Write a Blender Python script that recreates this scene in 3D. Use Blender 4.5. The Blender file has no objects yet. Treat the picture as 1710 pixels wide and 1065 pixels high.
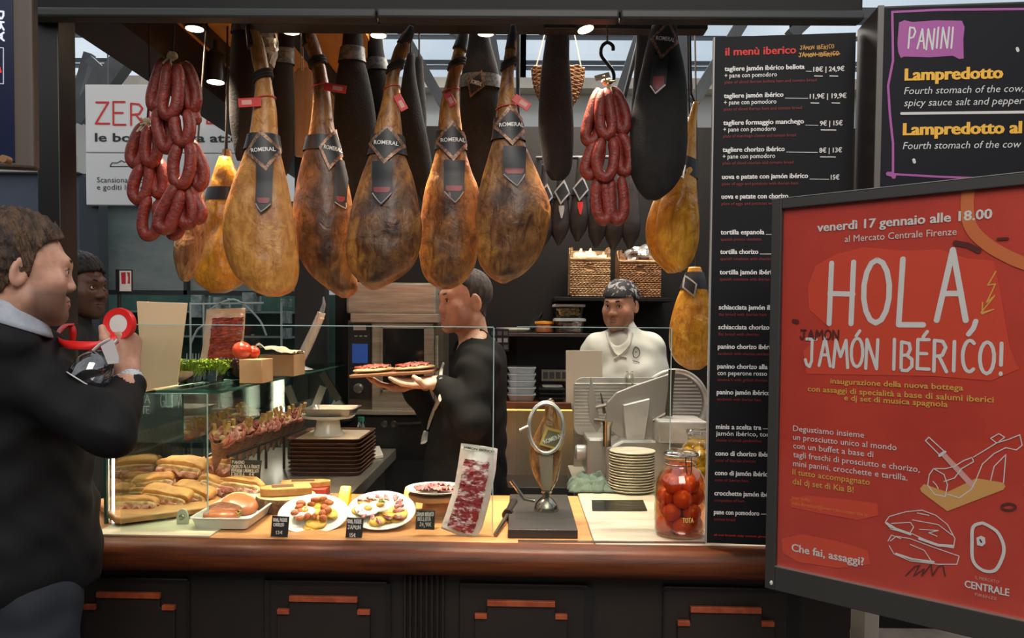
import bpy, bmesh, math, random
import numpy as np
from mathutils import Vector, Matrix, noise

scene = bpy.context.scene
COL = scene.collection
R = math.radians

# ---------------------------------------------------------------- camera
FPX = 1350.0                                   # focal length in pixels of the 1710 x 1065 frame
YAW, PITCH, ROLL, SHIFT = R(0.5), R(-2.0), R(0.45), 0.035
cam_d = bpy.data.cameras.new('camera')
cam = bpy.data.objects.new('camera', cam_d)
COL.objects.link(cam)
cam_d.sensor_width = 36.0
cam_d.lens = 36.0 * FPX / 1710.0
cam_d.shift_y = SHIFT
cam_d.clip_end = 100
CAMR = Matrix.Rotation(YAW, 3, 'Z') @ Matrix.Rotation(R(90) + PITCH, 3, 'X') @ Matrix.Rotation(ROLL, 3, 'Z')
cam.matrix_world = Matrix.Translation((0, 0, 1.6)) @ CAMR.to_4x4()
scene.camera = cam

# ---------------------------------------------------------------- world, large lights, exposure
scene.view_settings.view_transform = 'Standard'
scene.view_settings.look = 'None'
scene.view_settings.gamma = 1.0
scene.view_settings.use_curve_mapping = False
scene.view_settings.exposure = 0.0
wd = bpy.data.worlds.new('daylight')
scene.world = wd
wd.use_nodes = True
wn = wd.node_tree
wbg = wn.nodes['Background']
wbg.inputs['Strength'].default_value = 1.05
wtc = wn.nodes.new('ShaderNodeTexCoord')
wno = wn.nodes.new('ShaderNodeTexNoise')
wno.inputs['Scale'].default_value = 3.0
wno.inputs['Detail'].default_value = 5.0
wra = wn.nodes.new('ShaderNodeValToRGB')
wra.color_ramp.elements[0].position = 0.35
wra.color_ramp.elements[0].color = (0.58, 0.64, 0.71, 1)
wra.color_ramp.elements[1].position = 0.65
wra.color_ramp.elements[1].color = (0.95, 0.97, 1.0, 1)
wn.links.new(wtc.outputs['Generated'], wno.inputs['Vector'])
wn.links.new(wno.outputs['Fac'], wra.inputs['Fac'])
wn.links.new(wra.outputs['Color'], wbg.inputs['Color'])

def area_light(name, loc, target, size, power, col, sy=None):
    l = bpy.data.lights.new(name, 'AREA')
    l.energy = power
    l.color = col
    l.shape = 'RECTANGLE'
    l.size = size
    l.size_y = sy or size
    o = bpy.data.objects.new(name, l)
    COL.objects.link(o)
    o.location = loc
    d = Vector(target) - Vector(loc)
    o.rotation_euler = d.to_track_quat('-Z', 'Y').to_euler()
    return o

area_light('hall_lamp_light', (0.3, -1.2, 4.0), (0.1, 2.2, 1.4), 2.2, 95, (1.0, 0.92, 0.82))
area_light('kitchen_fill_light', (0.35, 3.5, 3.05), (0.3, 3.7, 1.0), 0.9, 62, (1.0, 0.88, 0.74))  # added fill, unseen above the fascia, brightens the kitchen
area_light('hall_daylight', (-1.6, 7.2, 5.4), (-1.2, 5.0, 1.4), 2.5, 150, (0.92, 0.96, 1.0))

# ---------------------------------------------------------------- pixel -> place helpers
def ray(px, py):
    d = Vector(((px - 855.0) / FPX, -(py - 532.5) / FPX + SHIFT * 1710.0 / FPX, -1.0))
    return CAMR @ d
EYE = Vector((0, 0, 1.6))
def P(px, py, Y):
    d = ray(px, py)
    return EYE + d * (Y / d.y)
def PZ(px, py, Z):
    d = ray(px, py)
    return EYE + d * ((Z - 1.6) / d.z)
def PX(px, py, X):
    d = ray(px, py)
    return EYE + d * (X / d.x)

class Plane:
    """a vertical sheet in the room: origin o, horizontal direction u, normal n towards the viewer"""
    def __init__(s, o, u):
        s.o = Vector(o); s.u = Vector((u[0], u[1], 0)).normalized()
        s.v = Vector((0, 0, 1)); s.n = s.u.cross(s.v)
    def at(s, px, py, off=0.0):
        d = ray(px, py)
        oo = s.o + s.n * off
        return EYE + d * ((oo - EYE).dot(s.n) / d.dot(s.n))
    def pt(s, a, b, off=0.0):
        return s.o + s.u * a + s.v * b + s.n * off
    def ab(s, px, py):
        q = s.at(px, py) - s.o
        return q.dot(s.u), q.dot(s.v)

def YP(Y):
    return Plane((0, Y, 0), (1, 0))

# ---------------------------------------------------------------- materials
def lin(c):
    return tuple(((x / 255.0) / 12.92 if x / 255.0 <= 0.04045 else ((x / 255.0 + 0.055) / 1.055) ** 2.4) for x in c) + (1.0,)
MATS = {}
def mat(name, col, rough=0.5, metal=0.0, col2=None, scale=8.0, lo=0.4, hi=0.6, stretch=(1, 1, 1), bump=0.0, bscale=None,
        coat=0.0, spec=0.5, sss=0.0, emit=0.0, detail=4.0, attr=None, acol=None, glow=None, sheen=0.0, trans=0.0):
    if name in MATS:
        return MATS[name]
    m = bpy.data.materials.new(name)
    m.use_nodes = True
    nt = m.node_tree
    b = nt.nodes['Principled BSDF']
    L = nt.links.new
    b.inputs['Roughness'].default_value = rough
    b.inputs['Metallic'].default_value = metal
    b.inputs['Specular IOR Level'].default_value = spec
    b.inputs['Coat Weight'].default_value = coat
    b.inputs['Coat Roughness'].default_value = 0.08
    b.inputs['Sheen Weight'].default_value = sheen
    if trans:
        b.inputs['Transmission Weight'].default_value = trans
    if sss:
        b.inputs['Subsurface Weight'].default_value = sss
        b.inputs['Subsurface Radius'].default_value = (0.012, 0.005, 0.003)
        b.inputs['Subsurface Scale'].default_value = 1.0
    c1 = lin(col)
    b.inputs['Base Color'].default_value = c1
    src = None
    tc = mp = None
    if col2 or bump:
        tc = nt.nodes.new('ShaderNodeTexCoord')
        mp = nt.nodes.new('ShaderNodeMapping')
        mp.inputs['Scale'].default_value = stretch
        L(tc.outputs['Object'], mp.inputs['Vector'])
    if col2:
        n = nt.nodes.new('ShaderNodeTexNoise')
        n.inputs['Scale'].default_value = scale
        n.inputs['Detail'].default_value = detail
        n.inputs['Roughness'].default_value = 0.6
        r = nt.nodes.new('ShaderNodeValToRGB')
        r.color_ramp.elements[0].position = lo
        r.color_ramp.elements[0].color = c1
        r.color_ramp.elements[1].position = hi
        r.color_ramp.elements[1].color = lin(col2)
        L(mp.outputs['Vector'], n.inputs['Vector'])
        L(n.outputs['Fac'], r.inputs['Fac'])
        src = r.outputs['Color']
    if attr:
        a = nt.nodes.new('ShaderNodeAttribute')
        a.attribute_name = attr
        x = nt.nodes.new('ShaderNodeMix')
        x.data_type = 'RGBA'
        L(a.outputs['Fac'], x.inputs['Factor'])
        if src:
            L(src, x.inputs['A'])
        else:
            x.inputs['A'].default_value = c1
        x.inputs['B'].default_value = lin(acol)
        src = x.outputs['Result']
    if src:
        L(src, b.inputs['Base Color'])
    if bump:
        n2 = nt.nodes.new('ShaderNodeTexNoise')
        n2.inputs['Scale'].default_value = bscale or scale * 3
        n2.inputs['Detail'].default_value = 5
        bp = nt.nodes.new('ShaderNodeBump')
        bp.inputs['Strength'].default_value = bump
        bp.inputs['Distance'].default_value = 0.01
        L(mp.outputs['Vector'], n2.inputs['Vector'])
        L(n2.outputs['Fac'], bp.inputs['Height'])
        L(bp.outputs['Normal'], b.inputs['Normal'])
    if emit:
        b.inputs['Emission Color'].default_value = lin(glow or col)
        b.inputs['Emission Strength'].default_value = emit
    MATS[name] = m
    return m

def glass(name, tint=(235, 245, 240), refl=0.06, rough=0.0, base=0.04):
    """thin clear sheet: see-through plus a mirror-like reflection that grows at grazing angles"""
    if name in MATS:
        return MATS[name]
    m = bpy.data.materials.new(name)
    m.use_nodes = True
    nt = m.node_tree
    nt.nodes.remove(nt.nodes['Principled BSDF'])
    out = nt.nodes['Material Output']
    t = nt.nodes.new('ShaderNodeBsdfTransparent')
    t.inputs['Color'].default_value = lin(tint)
    g = nt.nodes.new('ShaderNodeBsdfGlossy')
    g.inputs['Roughness'].default_value = rough
    g.inputs['Color'].default_value = (1, 1, 1, 1)
    lw = nt.nodes.new('ShaderNodeLayerWeight')
    lw.inputs['Blend'].default_value = 0.5
    mr = nt.nodes.new('ShaderNodeMapRange')
    mr.inputs['From Min'].default_value = 0.0
    mr.inputs['From Max'].default_value = 1.0
    mr.inputs['To Min'].default_value = base
    mr.inputs['To Max'].default_value = max(base, refl * 4)
    mx = nt.nodes.new('ShaderNodeMixShader')
    nt.links.new(lw.outputs['Fresnel'], mr.inputs['Value'])
    nt.links.new(mr.outputs['Result'], mx.inputs['Fac'])
    nt.links.new(t.outputs[0], mx.inputs[1])
    nt.links.new(g.outputs[0], mx.inputs[2])
    nt.links.new(mx.outputs[0], out.inputs['Surface'])
    MATS[name] = m
    return m

# ---------------------------------------------------------------- mesh builder (vertices in room coordinates)
class MB:
    def __init__(s):
        s.v = []; s.f = []; s.m = []; s.attr = None
    def add(s, vs, fs, mi=0):
        o = len(s.v)
        s.v.extend([tuple(q) for q in vs])
        s.f.extend([tuple(i + o for i in f) for f in fs])
        s.m.extend([mi] * len(fs))
        return s
    def box(s, lo, hi, mi=0):
        x0, y0, z0 = lo; x1, y1, z1 = hi
        vs = [(x0, y0, z0), (x1, y0, z0), (x1, y1, z0), (x0, y1, z0), (x0, y0, z1), (x1, y0, z1), (x1, y1, z1), (x0, y1, z1)]
        return s.add(vs, [(0, 3, 2, 1), (4, 5, 6, 7), (0, 1, 5, 4), (1, 2, 6, 5), (2, 3, 7, 6), (3, 0, 4, 7)], mi)
    def obox(s, c, ax, ay, az, mi=0):
        """box from its centre and three half-axis vectors"""
        c = Vector(c); ax = Vector(ax); ay = Vector(ay); az = Vector(az)
        vs = [c + ax * i + ay * j + az * k for k in (-1, 1) for i, j in ((-1, -1), (1, -1), (1, 1), (-1, 1))]
        return s.add(vs, [(0, 3, 2, 1), (4, 5, 6, 7), (0, 1, 5, 4), (1, 2, 6, 5), (2, 3, 7, 6), (3, 0, 4, 7)], mi)
    def quad(s, a, b, c, d, mi=0):
        return s.add([a, b, c, d], [(0, 1, 2, 3)], mi)
    def prism(s, poly, depth, mi=0):
        """poly: list of points in a plane; depth: vector"""
        n = len(poly); d = Vector(depth)
        p = [Vector(q) for q in poly]
        vs = p + [q + d for q in p]
        fs = [tuple(range(n))[::-1], tuple(range(n, 2 * n))] + [(i, (i + 1) % n, n + (i + 1) % n, n + i) for i in range(n)]
        return s.add(vs, fs, mi)
    def tube(s, pts, rad, seg=10, mi=0, caps=True, closed=False, flat=None):
        p = [Vector(q) for q in pts]; n = len(p)
        rr = rad if hasattr(rad, '__len__') else [rad] * n
        T = []
        for i in range(n):
            a = p[(i - 1) % n] if (closed or i > 0) else p[i]
            b = p[(i + 1) % n] if (closed or i < n - 1) else p[i]
            t = (b - a)
            T.append(t.normalized() if t.length > 1e-9 else Vector((0, 0, 1)))
        up = Vector((0, 0, 1)) if abs(T[0].z) < 0.9 else Vector((0, 1, 0))
        N = (up - T[0] * up.dot(T[0])).normalized()
        vs = []; fs = []
        for i in range(n):
            N = (N - T[i] * N.dot(T[i]))
            N = N.normalized() if N.length > 1e-6 else Vector((1, 0, 0))
            B = T[i].cross(N)
            for k in range(seg):
                a = 2 * math.pi * k / seg
                vs.append(p[i] + (N * math.cos(a) + B * math.sin(a) * (flat or 1.0)) * rr[i])
        m = n if closed else n - 1
        for i in range(m):
            for k in range(seg):
                j = (i + 1) % n
                fs.append((i * seg + k, i * seg + (k + 1) % seg, j * seg + (k + 1) % seg, j * seg + k))
        if caps and not closed:
            fs.append(tuple(range(seg))[::-1]); fs.append(tuple((n - 1) * seg + k for k in range(seg)))
        return s.add(vs, fs, mi)
    def cyl(s, a, b, r, r2=None, seg=20, mi=0):
        return s.tube([a, b], [r, r if r2 is None else r2], seg, mi)
    def lathe(s, prof, c=(0, 0, 0), axis=(0, 0, 1), seg=32, mi=0, sx=1.0, sy=1.0, capb=True, capt=True):
        """prof: list of (radius, height) along axis from c"""
        A = Vector(axis).normalized(); c = Vector(c)
        X = A.orthogonal().normalized() if abs(A.z) < 0.999 else Vector((1, 0, 0))
        Y = A.cross(X)
        vs = []; fs = []
        for r, h in prof:
            for k in range(seg):
                a = 2 * math.pi * k / seg
                vs.append(c + A * h + X * (r * math.cos(a) * sx) + Y * (r * math.sin(a) * sy))
        for i in range(len(prof) - 1):
            for k in range(seg):
                fs.append((i * seg + k, i * seg + (k + 1) % seg, (i + 1) * seg + (k + 1) % seg, (i + 1) * seg + k))
        if capb: fs.append(tuple(range(seg))[::-1])
        if capt: fs.append(tuple((len(prof) - 1) * seg + k for k in range(seg)))
        return s.add(vs, fs, mi)
    def ball(s, c, r, seg=16, rings=10, mi=0, M3=None, jit=0.0, jf=20.0):
        r = (r, r, r) if not hasattr(r, '__len__') else r
        c = Vector(c); vs = []; fs = []
        for i in range(rings + 1):
            th = math.pi * i / rings
            for k in range(seg):
                a = 2 * math.pi * k / seg
                q = Vector((r[0] * math.sin(th) * math.cos(a), r[1] * math.sin(th) * math.sin(a), r[2] * math.cos(th)))
                if jit: q = q * (1 + jit * noise.noise((q + c) * jf))
                if M3: q = M3 @ q
                vs.append(c + q)
        for i in range(rings):
            for k in range(seg):
                fs.append((i * seg + k, (i + 1) * seg + k, (i + 1) * seg + (k + 1) % seg, i * seg + (k + 1) % seg))
        return s.add(vs, fs, mi)
    def merge(s, o, f=None, mi=None):
        vs = [f(Vector(q)) for q in o.v] if f else o.v
        b = len(s.v)
        s.v.extend([tuple(q) for q in vs]); s.f.extend([tuple(i + b for i in q) for q in o.f])
        s.m.extend(o.m if mi is None else [mi] * len(o.f))
        return s

def arc_path(pts, sub=6):
    """Catmull-Rom through the points"""
    p = [Vector(q) for q in pts]; out = []
    for i in range(len(p) - 1):
        a = p[max(i - 1, 0)]; b = p[i]; c = p[i + 1]; d = p[min(i + 2, len(p) - 1)]
        for k in range(sub):
            t = k / sub
            out.append(0.5 * ((2 * b) + (c - a) * t + (2 * a - 5 * b + 4 * c - d) * t * t + (3 * b - a - 3 * c + d) * t ** 3))
    out.append(p[-1])
    return out

# ---------------------------------------------------------------- things, parts, labels
def world_of(o):
    s = Vector((0, 0, 0))
    while o is not None:
        s = s + o.location; o = o.parent
    return s
def root(name, label, cat, loc=(0, 0, 0), group=None):
    o = bpy.data.objects.new(name, None)
    COL.objects.link(o)
    o.location = Vector(loc)
    o.empty_display_size = 0.05
    o['label'] = label; o['category'] = cat
    if group: o['group'] = group
    return o
def part(name, mb, m, parent=None, smooth=True, base=None, label=None, bevel=0.0, ang=38, stuff=False, attrs=None):
    me = bpy.data.meshes.new(name)
    off = world_of(parent) if parent else (Vector(base) if base is not None else Vector((0, 0, 0)))
    me.from_pydata([tuple(Vector(q) - off) for q in mb.v], [], mb.f)
    ms = m if isinstance(m, (list, tuple)) else [m]
    for q in ms: me.materials.append(q)
    if len(ms) > 1: me.polygons.foreach_set('material_index', mb.m)
    at = attrs or mb.attr
    if at:
        for k, vals in at.items():
            a = me.attributes.new(k, 'FLOAT', 'POINT')
            a.data.foreach_set('value', list(vals))
    me.update()
    if smooth:
        me.shade_smooth()
        me.set_sharp_from_angle(angle=R(ang))
    o = bpy.data.objects.new(name, me)
    COL.objects.link(o)
    if parent: o.parent = parent
    else: o.location = off
    if label: o['label'] = label
    if stuff: o['kind'] = 'stuff'
    if bevel:
        b = o.modifiers.new('bevel', 'BEVEL')
        b.width = bevel; b.segments = 2; b.limit_method = 'ANGLE'; b.angle_limit = R(40)
    return o
def bottom(mb):
    a = np.array(mb.v); lo = a.min(0); hi = a.max(0)
    return Vector(((lo[0] + hi[0]) / 2, (lo[1] + hi[1]) / 2, lo[2]))
def solo(name, label, cat, mb, m, group=None, base=None, **k):
    o = part(name, mb, m, None, base=base if base is not None else bottom(mb), **k)
    o['label'] = label; o['category'] = cat
    if group: o['group'] = group
    return o
def struct(name, mb, m, parent=None, **k):
    o = part(name, mb, m, parent, **k)
    if parent is None: o['kind'] = 'structure'
    return o
def dup(o, delta, label=None, group=None, parent=None, rotz=None):
    c = o.copy(); COL.objects.link(c)
    if parent is not None: c.parent = parent
    else:
        c.location = o.location + Vector(delta)
        if rotz is not None: c.rotation_euler = (0, 0, rotz)
        if label: c['label'] = label
        if group: c['group'] = group
    for ch in list(o.children):
        dup(ch, (0, 0, 0), parent=c)
    return c

# ---------------------------------------------------------------- lettering
_tc = {}
def text_geo(s, bold=0.0):
    k = (s, bold)
    if k not in _tc:
        cu = bpy.data.curves.new('t', 'FONT')
        cu.body = s; cu.size = 1.0; cu.offset = bold; cu.resolution_u = 2
        ob = bpy.data.objects.new('t', cu)
        COL.objects.link(ob)
        dg = bpy.context.evaluated_depsgraph_get()
        me = bpy.data.meshes.new_from_object(ob.evaluated_get(dg))
        vs = [tuple(v.co) for v in me.vertices]; fs = [tuple(p.vertices) for p in me.polygons]
        bpy.data.objects.remove(ob); bpy.data.curves.remove(cu); bpy.data.meshes.remove(me)
        _tc[k] = (vs, fs)
    return _tc[k]
def text(mb, s, fmap, size, width=None, bold=0.0, shear=0.0, mi=0, align='L'):
    """fmap(a, b) -> room point; size = cap-height style font size; width stretches the line to fit"""
    vs, fs = text_geo(s, min(bold, .012))
    if not vs: return mb
    x0 = min(v[0] for v in vs); x1 = max(v[0] for v in vs)
    sx = size if width is None else width / (x1 - x0)
    o = 0.0 if align == 'L' else (-(x1 - x0) * sx / 2 if align == 'C' else -(x1 - x0) * sx)
    n = sheet_normal(fmap)
    d = max(0.0, bold - .012)
    for e in ((0,) if d <= 0 else (-d, 0, d)):
        lift = n * next_lift()
        mb.add([Vector(fmap((v[0] - x0 + v[1] * shear + e) * sx + o, v[1] * size)) + lift for v in vs], fs, mi)
    return mb
_lift = [0]
def next_lift():
    """ink layers never share one plane"""
    _lift[0] = (_lift[0] + 1) % 9
    return _lift[0] * 0.00005
def sheet_normal(fmap, a=0.0, b=0.0):
    o = Vector(fmap(a, b))
    n = (Vector(fmap(a + .001, b)) - o).cross(Vector(fmap(a, b + .001)) - o)
    return n.normalized() if n.length > 1e-12 else Vector((0, -1, 0))
def line_on(mb, pl, s, p0, p1, hpx, off=0.0012, bold=0.0, shear=0.0, mi=0):
    """one printed line on a sheet, its baseline from pixel p0 to pixel p1, cap height hpx"""
    a0, b0 = pl.ab(*p0); a1, b1 = pl.ab(*p1)
    _, bh = pl.ab(p0[0], p0[1] - hpx)
    size = (bh - b0) / 0.70
    return text(mb, s, lambda a, b: pl.pt(a0 + a, b0 + b, off), size, abs(a1 - a0), bold, shear, mi)

def stroke(mb, pts, w, fmap, mi=0):
    """a hand-drawn line: ribbon with round joints, pts in sheet units"""
    n = sheet_normal(fmap, *pts[0])
    for i in range(len(pts)):
        x, y = pts[i]
        lift = n * next_lift()
        mb.add([Vector(fmap(x + w / 2 * math.cos(k * math.pi / 6), y + w / 2 * math.sin(k * math.pi / 6))) + lift for k in range(12)], [tuple(range(12))], mi)
        if i:
            u, v = pts[i - 1]
            d = math.hypot(x - u, y - v)
            if d > 1e-9:
                nx, ny = -(y - v) / d * w / 2, (x - u) / d * w / 2
                lift = n * next_lift()
                mb.add([Vector(q) + lift for q in (fmap(u - nx, v - ny), fmap(x - nx, y - ny), fmap(x + nx, y + ny), fmap(u + nx, v + ny))], [(0, 1, 2, 3)], mi)
    return mb
def _el(cx, cy, rx, ry, a0=0, a1=360, n=14):
    return [(cx + rx * math.cos(R(a0 + (a1 - a0) * i / n)), cy + ry * math.sin(R(a0 + (a1 - a0) * i / n))) for i in range(n + 1)]
GL = {
 'A': [[(0, 0), (.5, 1), (1, 0)], [(.2, .38), (.82, .38)]], 'B': [[(0, 0), (0, 1), (.6, .95), (.7, .75), (.5, .55), (0, .52)], [(.4, .54), (.85, .4), (.85, .15), (.5, 0), (0, 0)]],
 'C': [_el(.55, .5, .5, .5, 55, 305)], 'D': [[(0, 0), (0, 1), (.5, .95), (.9, .6), (.85, .3), (.5, .02), (0, 0)]],
 'E': [[(.85, 1), (0, 1), (0, 0), (.9, 0)], [(0, .52), (.7, .52)]], 'F': [[(.85, 1), (0, 1), (0, 0)], [(0, .52), (.7, .52)]],
 'G': [_el(.55, .5, .5, .5, 55, 330), [(.6, .42), (1, .42), (1, .05)]], 'H': [[(0, 0), (0.05, 1)], [(.9, 0), (.95, 1)], [(0, .5), (.95, .48)]],
 'I': [[(.5, 0), (.5, 1)]], 'J': [[(.1, 1), (.95, 1)], [(.6, 1), (.58, .2), (.4, 0), (.12, .08), (0, .25)]],
 'K': [[(0, 0), (0, 1)], [(.85, 1), (0, .45), (.9, 0)]], 'L': [[(.1, 1), (0, 0), (.9, 0)]], 'M': [[(0, 0), (.15, 1), (.5, .4), (.85, 1), (1, 0)]],
 'N': [[(0, 0), (0.05, 1), (.9, 0), (.95, 1)]], 'O': [_el(.5, .5, .5, .5, 90, 450)], 'P': [[(0, 0), (0, 1), (.6, .97), (.85, .78), (.6, .52), (0, .48)]],
 'Q': [_el(.5, .5, .5, .5, 90, 450), [(.6, .3), (1, -.05)]], 'R': [[(0, 0), (0, 1), (.6, .97), (.85, .78), (.6, .52), (0, .48)], [(.35, .5), (.95, 0)]],
 'S': [[(.9, .88), (.5, 1), (.1, .85), (.15, .6), (.8, .42), (.9, .18), (.5, 0), (.05, .12)]], 'T': [[(0, 1), (1, 1)], [(.5, 1), (.5, 0)]],
 'U': [[(0, 1), (.05, .2), (.4, 0), (.8, .15), (.9, 1)]], 'V': [[(0, 1), (.5, 0), (1, 1)]], 'W': [[(0, 1), (.25, 0), (.5, .7), (.75, 0), (1, 1)]],
 'Z': [[(.05, 1), (.95, 1), (0, 0), (1, 0)]], '!': [[(.5, 1), (.5, .3)], [(.5, .04), (.5, 0)]], ',': [[(.6, .15), (.3, -.3)]],
 '0': [_el(.5, .5, .42, .5, 90, 450)], '1': [[(.25, .75), (.55, 1), (.55, 0)]], '2': [[(.1, .8), (.5, 1), (.85, .75), (0, 0), (.95, 0)]],
 '3': [[(.1, .95), (.7, .95), (.4, .58), (.85, .35), (.5, 0), (.05, .1)]], '4': [[(.7, 0), (.7, 1), (0, .35), (.95, .35)]],
 '5': [[(.9, 1), (.2, 1), (.15, .55), (.7, .55), (.85, .25), (.5, 0), (.05, .08)]], '6': [[(.8, .95), (.2, .5), (.1, .2), (.45, 0), (.85, .2), (.6, .5), (.2, .38)]],
 '9': [[(.8, .6), (.4, .5), (.15, .75), (.5, 1), (.85, .75), (.6, 0)]], '€': [_el(.6, .5, .45, .5, 60, 300), [(0, .6), (.7, .6)], [(0, .42), (.6, .42)]],
}
ACC = {'Ó': 'O', 'É': 'E', 'À': 'A'}
def hand(mb, s, fmap, x0, y0, x1, h, w, gap=0.28, mi=0, rng=None, slant=0.0, wob=0.0):
    """hand-lettered capitals between x0 and x1 (sheet units), height h, pen width w"""
    wd_ = [0.45 if c in 'I!,1' else (0.5 if c == ' ' else (1.15 if c in 'MW' else 0.9)) for c in s]
    tot = sum(wd_) + gap * (len(s) - 1)
    k = (x1 - x0) / tot; x = x0
    rg = rng or random.Random(len(s))
    for c, cw in zip(s, wd_):
        g = ACC.get(c, c)
        if g in GL:
            dy = wob * h * (rg.random() - .5); ss = 1 + wob * (rg.random() - .5)
            for pl in GL[g]:
                stroke(mb, [(x + (px * cw if c not in 'I!,1' else (px - .1) * cw) * k + slant * py * h, y0 + dy + py * h * ss) for px, py in pl], w, fmap, mi)
            if c in 'ÓÉ': stroke(mb, [(x + .4 * cw * k, y0 + h * 1.12), (x + .7 * cw * k, y0 + h * 1.3)], w, fmap, mi)
            if c == 'À': stroke(mb, [(x + .3 * cw * k, y0 + h * 1.3), (x + .6 * cw * k, y0 + h * 1.12)], w, fmap, mi)
        x += (cw + gap) * k
    return mb
def hand_on(mb, pl, s, p0, p1, hpx, wpx, off=0.0012, **k):
    a0, b0 = pl.ab(*p0); a1, b1 = pl.ab(*p1)
    _, bh = pl.ab(p0[0], p0[1] - hpx)
    sc = abs(bh - b0) / hpx
    return hand(mb, s, lambda a, b: pl.pt(a, b, off), a0, b0, a1, bh - b0, wpx * sc, **k)
def pen_on(mb, pl, pts, wpx, off=0.0012, mi=0):
    q = [pl.ab(*p) for p in pts]
    sc = abs(pl.ab(pts[0][0], pts[0][1] - 10)[1] - q[0][1]) / 10
    return stroke(mb, q, wpx * sc, lambda a, b: pl.pt(a, b, off), mi)
def fill_on(mb, pl, pts, off=0.001, mi=0):
    return mb.add([pl.at(x, y, off) for x, y in pts], [tuple(range(len(pts)))], mi)

# ---------------------------------------------------------------- distance fields for bodies, heads, hands, food
def seg_d(p, a, b, ra, rb):
    a = np.array(a, dtype=np.float32); b = np.array(b, dtype=np.float32)
    ba = b - a
    t = np.clip(((p - a) @ ba) / max(float(ba @ ba), 1e-12), 0, 1)
    return np.linalg.norm(p - a - t[..., None] * ba, axis=-1) - (ra + (rb - ra) * t)
def ell_d(p, c, r, M3=None):
    q = p - np.array(c, dtype=np.float32)
    if M3 is not None: q = q @ np.array(M3, dtype=np.float32)
    r = np.array(r, dtype=np.float32)
    k0 = np.linalg.norm(q / r, axis=-1); k1 = np.linalg.norm(q / (r * r), axis=-1)
    return k0 * (k0 - 1) / np.maximum(k1, 1e-9)
def smin(a, b, k):
    if k <= 0: return np.minimum(a, b)
    h = np.maximum(k - np.abs(a - b), 0) / k
    return np.minimum(a, b) - h * h * k * 0.25
def smax(a, b, k):
    return -smin(-a, -b, k)
class SDF:
    """list of ('c', a, b, ra, rb, k) capsules and ('e', c, r, k[, M]) ellipsoids; sign -1 carves"""
    def __init__(s): s.it = []
    def cap(s, a, b, ra, rb=None, k=0.02, sg=1):
        s.it.append(('c', tuple(a), tuple(b), ra, ra if rb is None else rb, k, sg)); return s
    def ell(s, c, r, k=0.02, M3=None, sg=1):
        r = (r, r, r) if not hasattr(r, '__len__') else r
        s.it.append(('e', tuple(c), tuple(r), k, M3, sg)); return s
    def path(s, pts, rads, k=0.02):
        for i in range(len(pts) - 1):
            s.cap(pts[i], pts[i + 1], rads[i], rads[i + 1], k)
        return s
    def __call__(s, p):
        d = None
        for q in s.it:
            if q[0] == 'c': e = seg_d(p, q[1], q[2], q[3], q[4]); k = q[5]; sg = q[6]
            else: e = ell_d(p, q[1], q[2], q[4]); k = q[3]; sg = q[5]
            if d is None: d = e
            elif sg > 0: d = smin(d, e, k)
            else: d = smax(d, -e, k)
        return d
    def bounds(s, pad):
        lo = []; hi = []
        for q in s.it:
            if q[-1] < 0: continue
            if q[0] == 'c':
                r = max(q[3], q[4])
                for a in (q[1], q[2]): lo.append([x - r for x in a]); hi.append([x + r for x in a])
            else:
                r = max(q[2]) if q[4] is not None else None
                lo.append([x - (r or y) for x, y in zip(q[1], q[2])]); hi.append([x + (r or y) for x, y in zip(q[1], q[2])])
        return np.min(lo, 0) - pad, np.max(hi, 0) + pad
def surf(f, lo, hi, h):
    """surface nets: the zero set of f as vertices and quads"""
    lo = np.array(lo, dtype=np.float32)
    n = np.ceil((np.array(hi) - lo) / h).astype(int) + 2
    g = np.stack(np.meshgrid(*[lo[i] + h * np.arange(n[i], dtype=np.float32) for i in range(3)], indexing='ij'), -1)
    v = f(g)
    c = tuple(n - 1)
    S = np.zeros(c + (3,), np.float32); N = np.zeros(c, np.float32)
    for ax in range(3):
        o1, o2 = [a for a in range(3) if a != ax]
        for i in (0, 1):
            for j in (0, 1):
                off = [0, 0, 0]; off[o1] = i; off[o2] = j
                s0 = tuple(slice(off[a], off[a] + c[a]) for a in range(3))
                of2 = list(off); of2[ax] = 1
                s1 = tuple(slice(of2[a], of2[a] + c[a]) for a in range(3))
                a_, b_ = v[s0], v[s1]
                m = (a_ < 0) != (b_ < 0)
                t = np.where(m, a_ / np.where(m, a_ - b_, 1), 0)
                for d in range(3):
                    S[..., d] += m * (t if d == ax else off[d])
                N += m
    act = N > 0
    idx = -np.ones(c, int); idx[act] = np.arange(act.sum())
    ii = np.argwhere(act)
    V = lo + h * (ii + S[act] / N[act][:, None])
    F = []
    for ax in range(3):
        o1, o2 = [(1, 2), (2, 0), (0, 1)][ax]
        sl0 = [slice(None)] * 3; sl1 = [slice(None)] * 3
        sl0[ax] = slice(0, n[ax] - 1); sl1[ax] = slice(1, n[ax])
        a_, b_ = v[tuple(sl0)], v[tuple(sl1)]
        m = (a_ < 0) != (b_ < 0)
        e = np.argwhere(m)
        e = e[(e[:, o1] > 0) & (e[:, o2] > 0) & (e[:, o1] < n[o1] - 1) & (e[:, o2] < n[o2] - 1)]
        if not len(e): continue
        q = []
        for d1, d2 in ((-1, -1), (0, -1), (0, 0), (-1, 0)):
            w = e.copy(); w[:, o1] += d1; w[:, o2] += d2
            q.append(idx[w[:, 0], w[:, 1], w[:, 2]])
        q = np.stack(q, 1)
        flip = a_[e[:, 0], e[:, 1], e[:, 2]] > 0
        q[flip] = q[flip][:, ::-1]
        F.append(q)
    F = np.concatenate(F)
    return V, F
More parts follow.
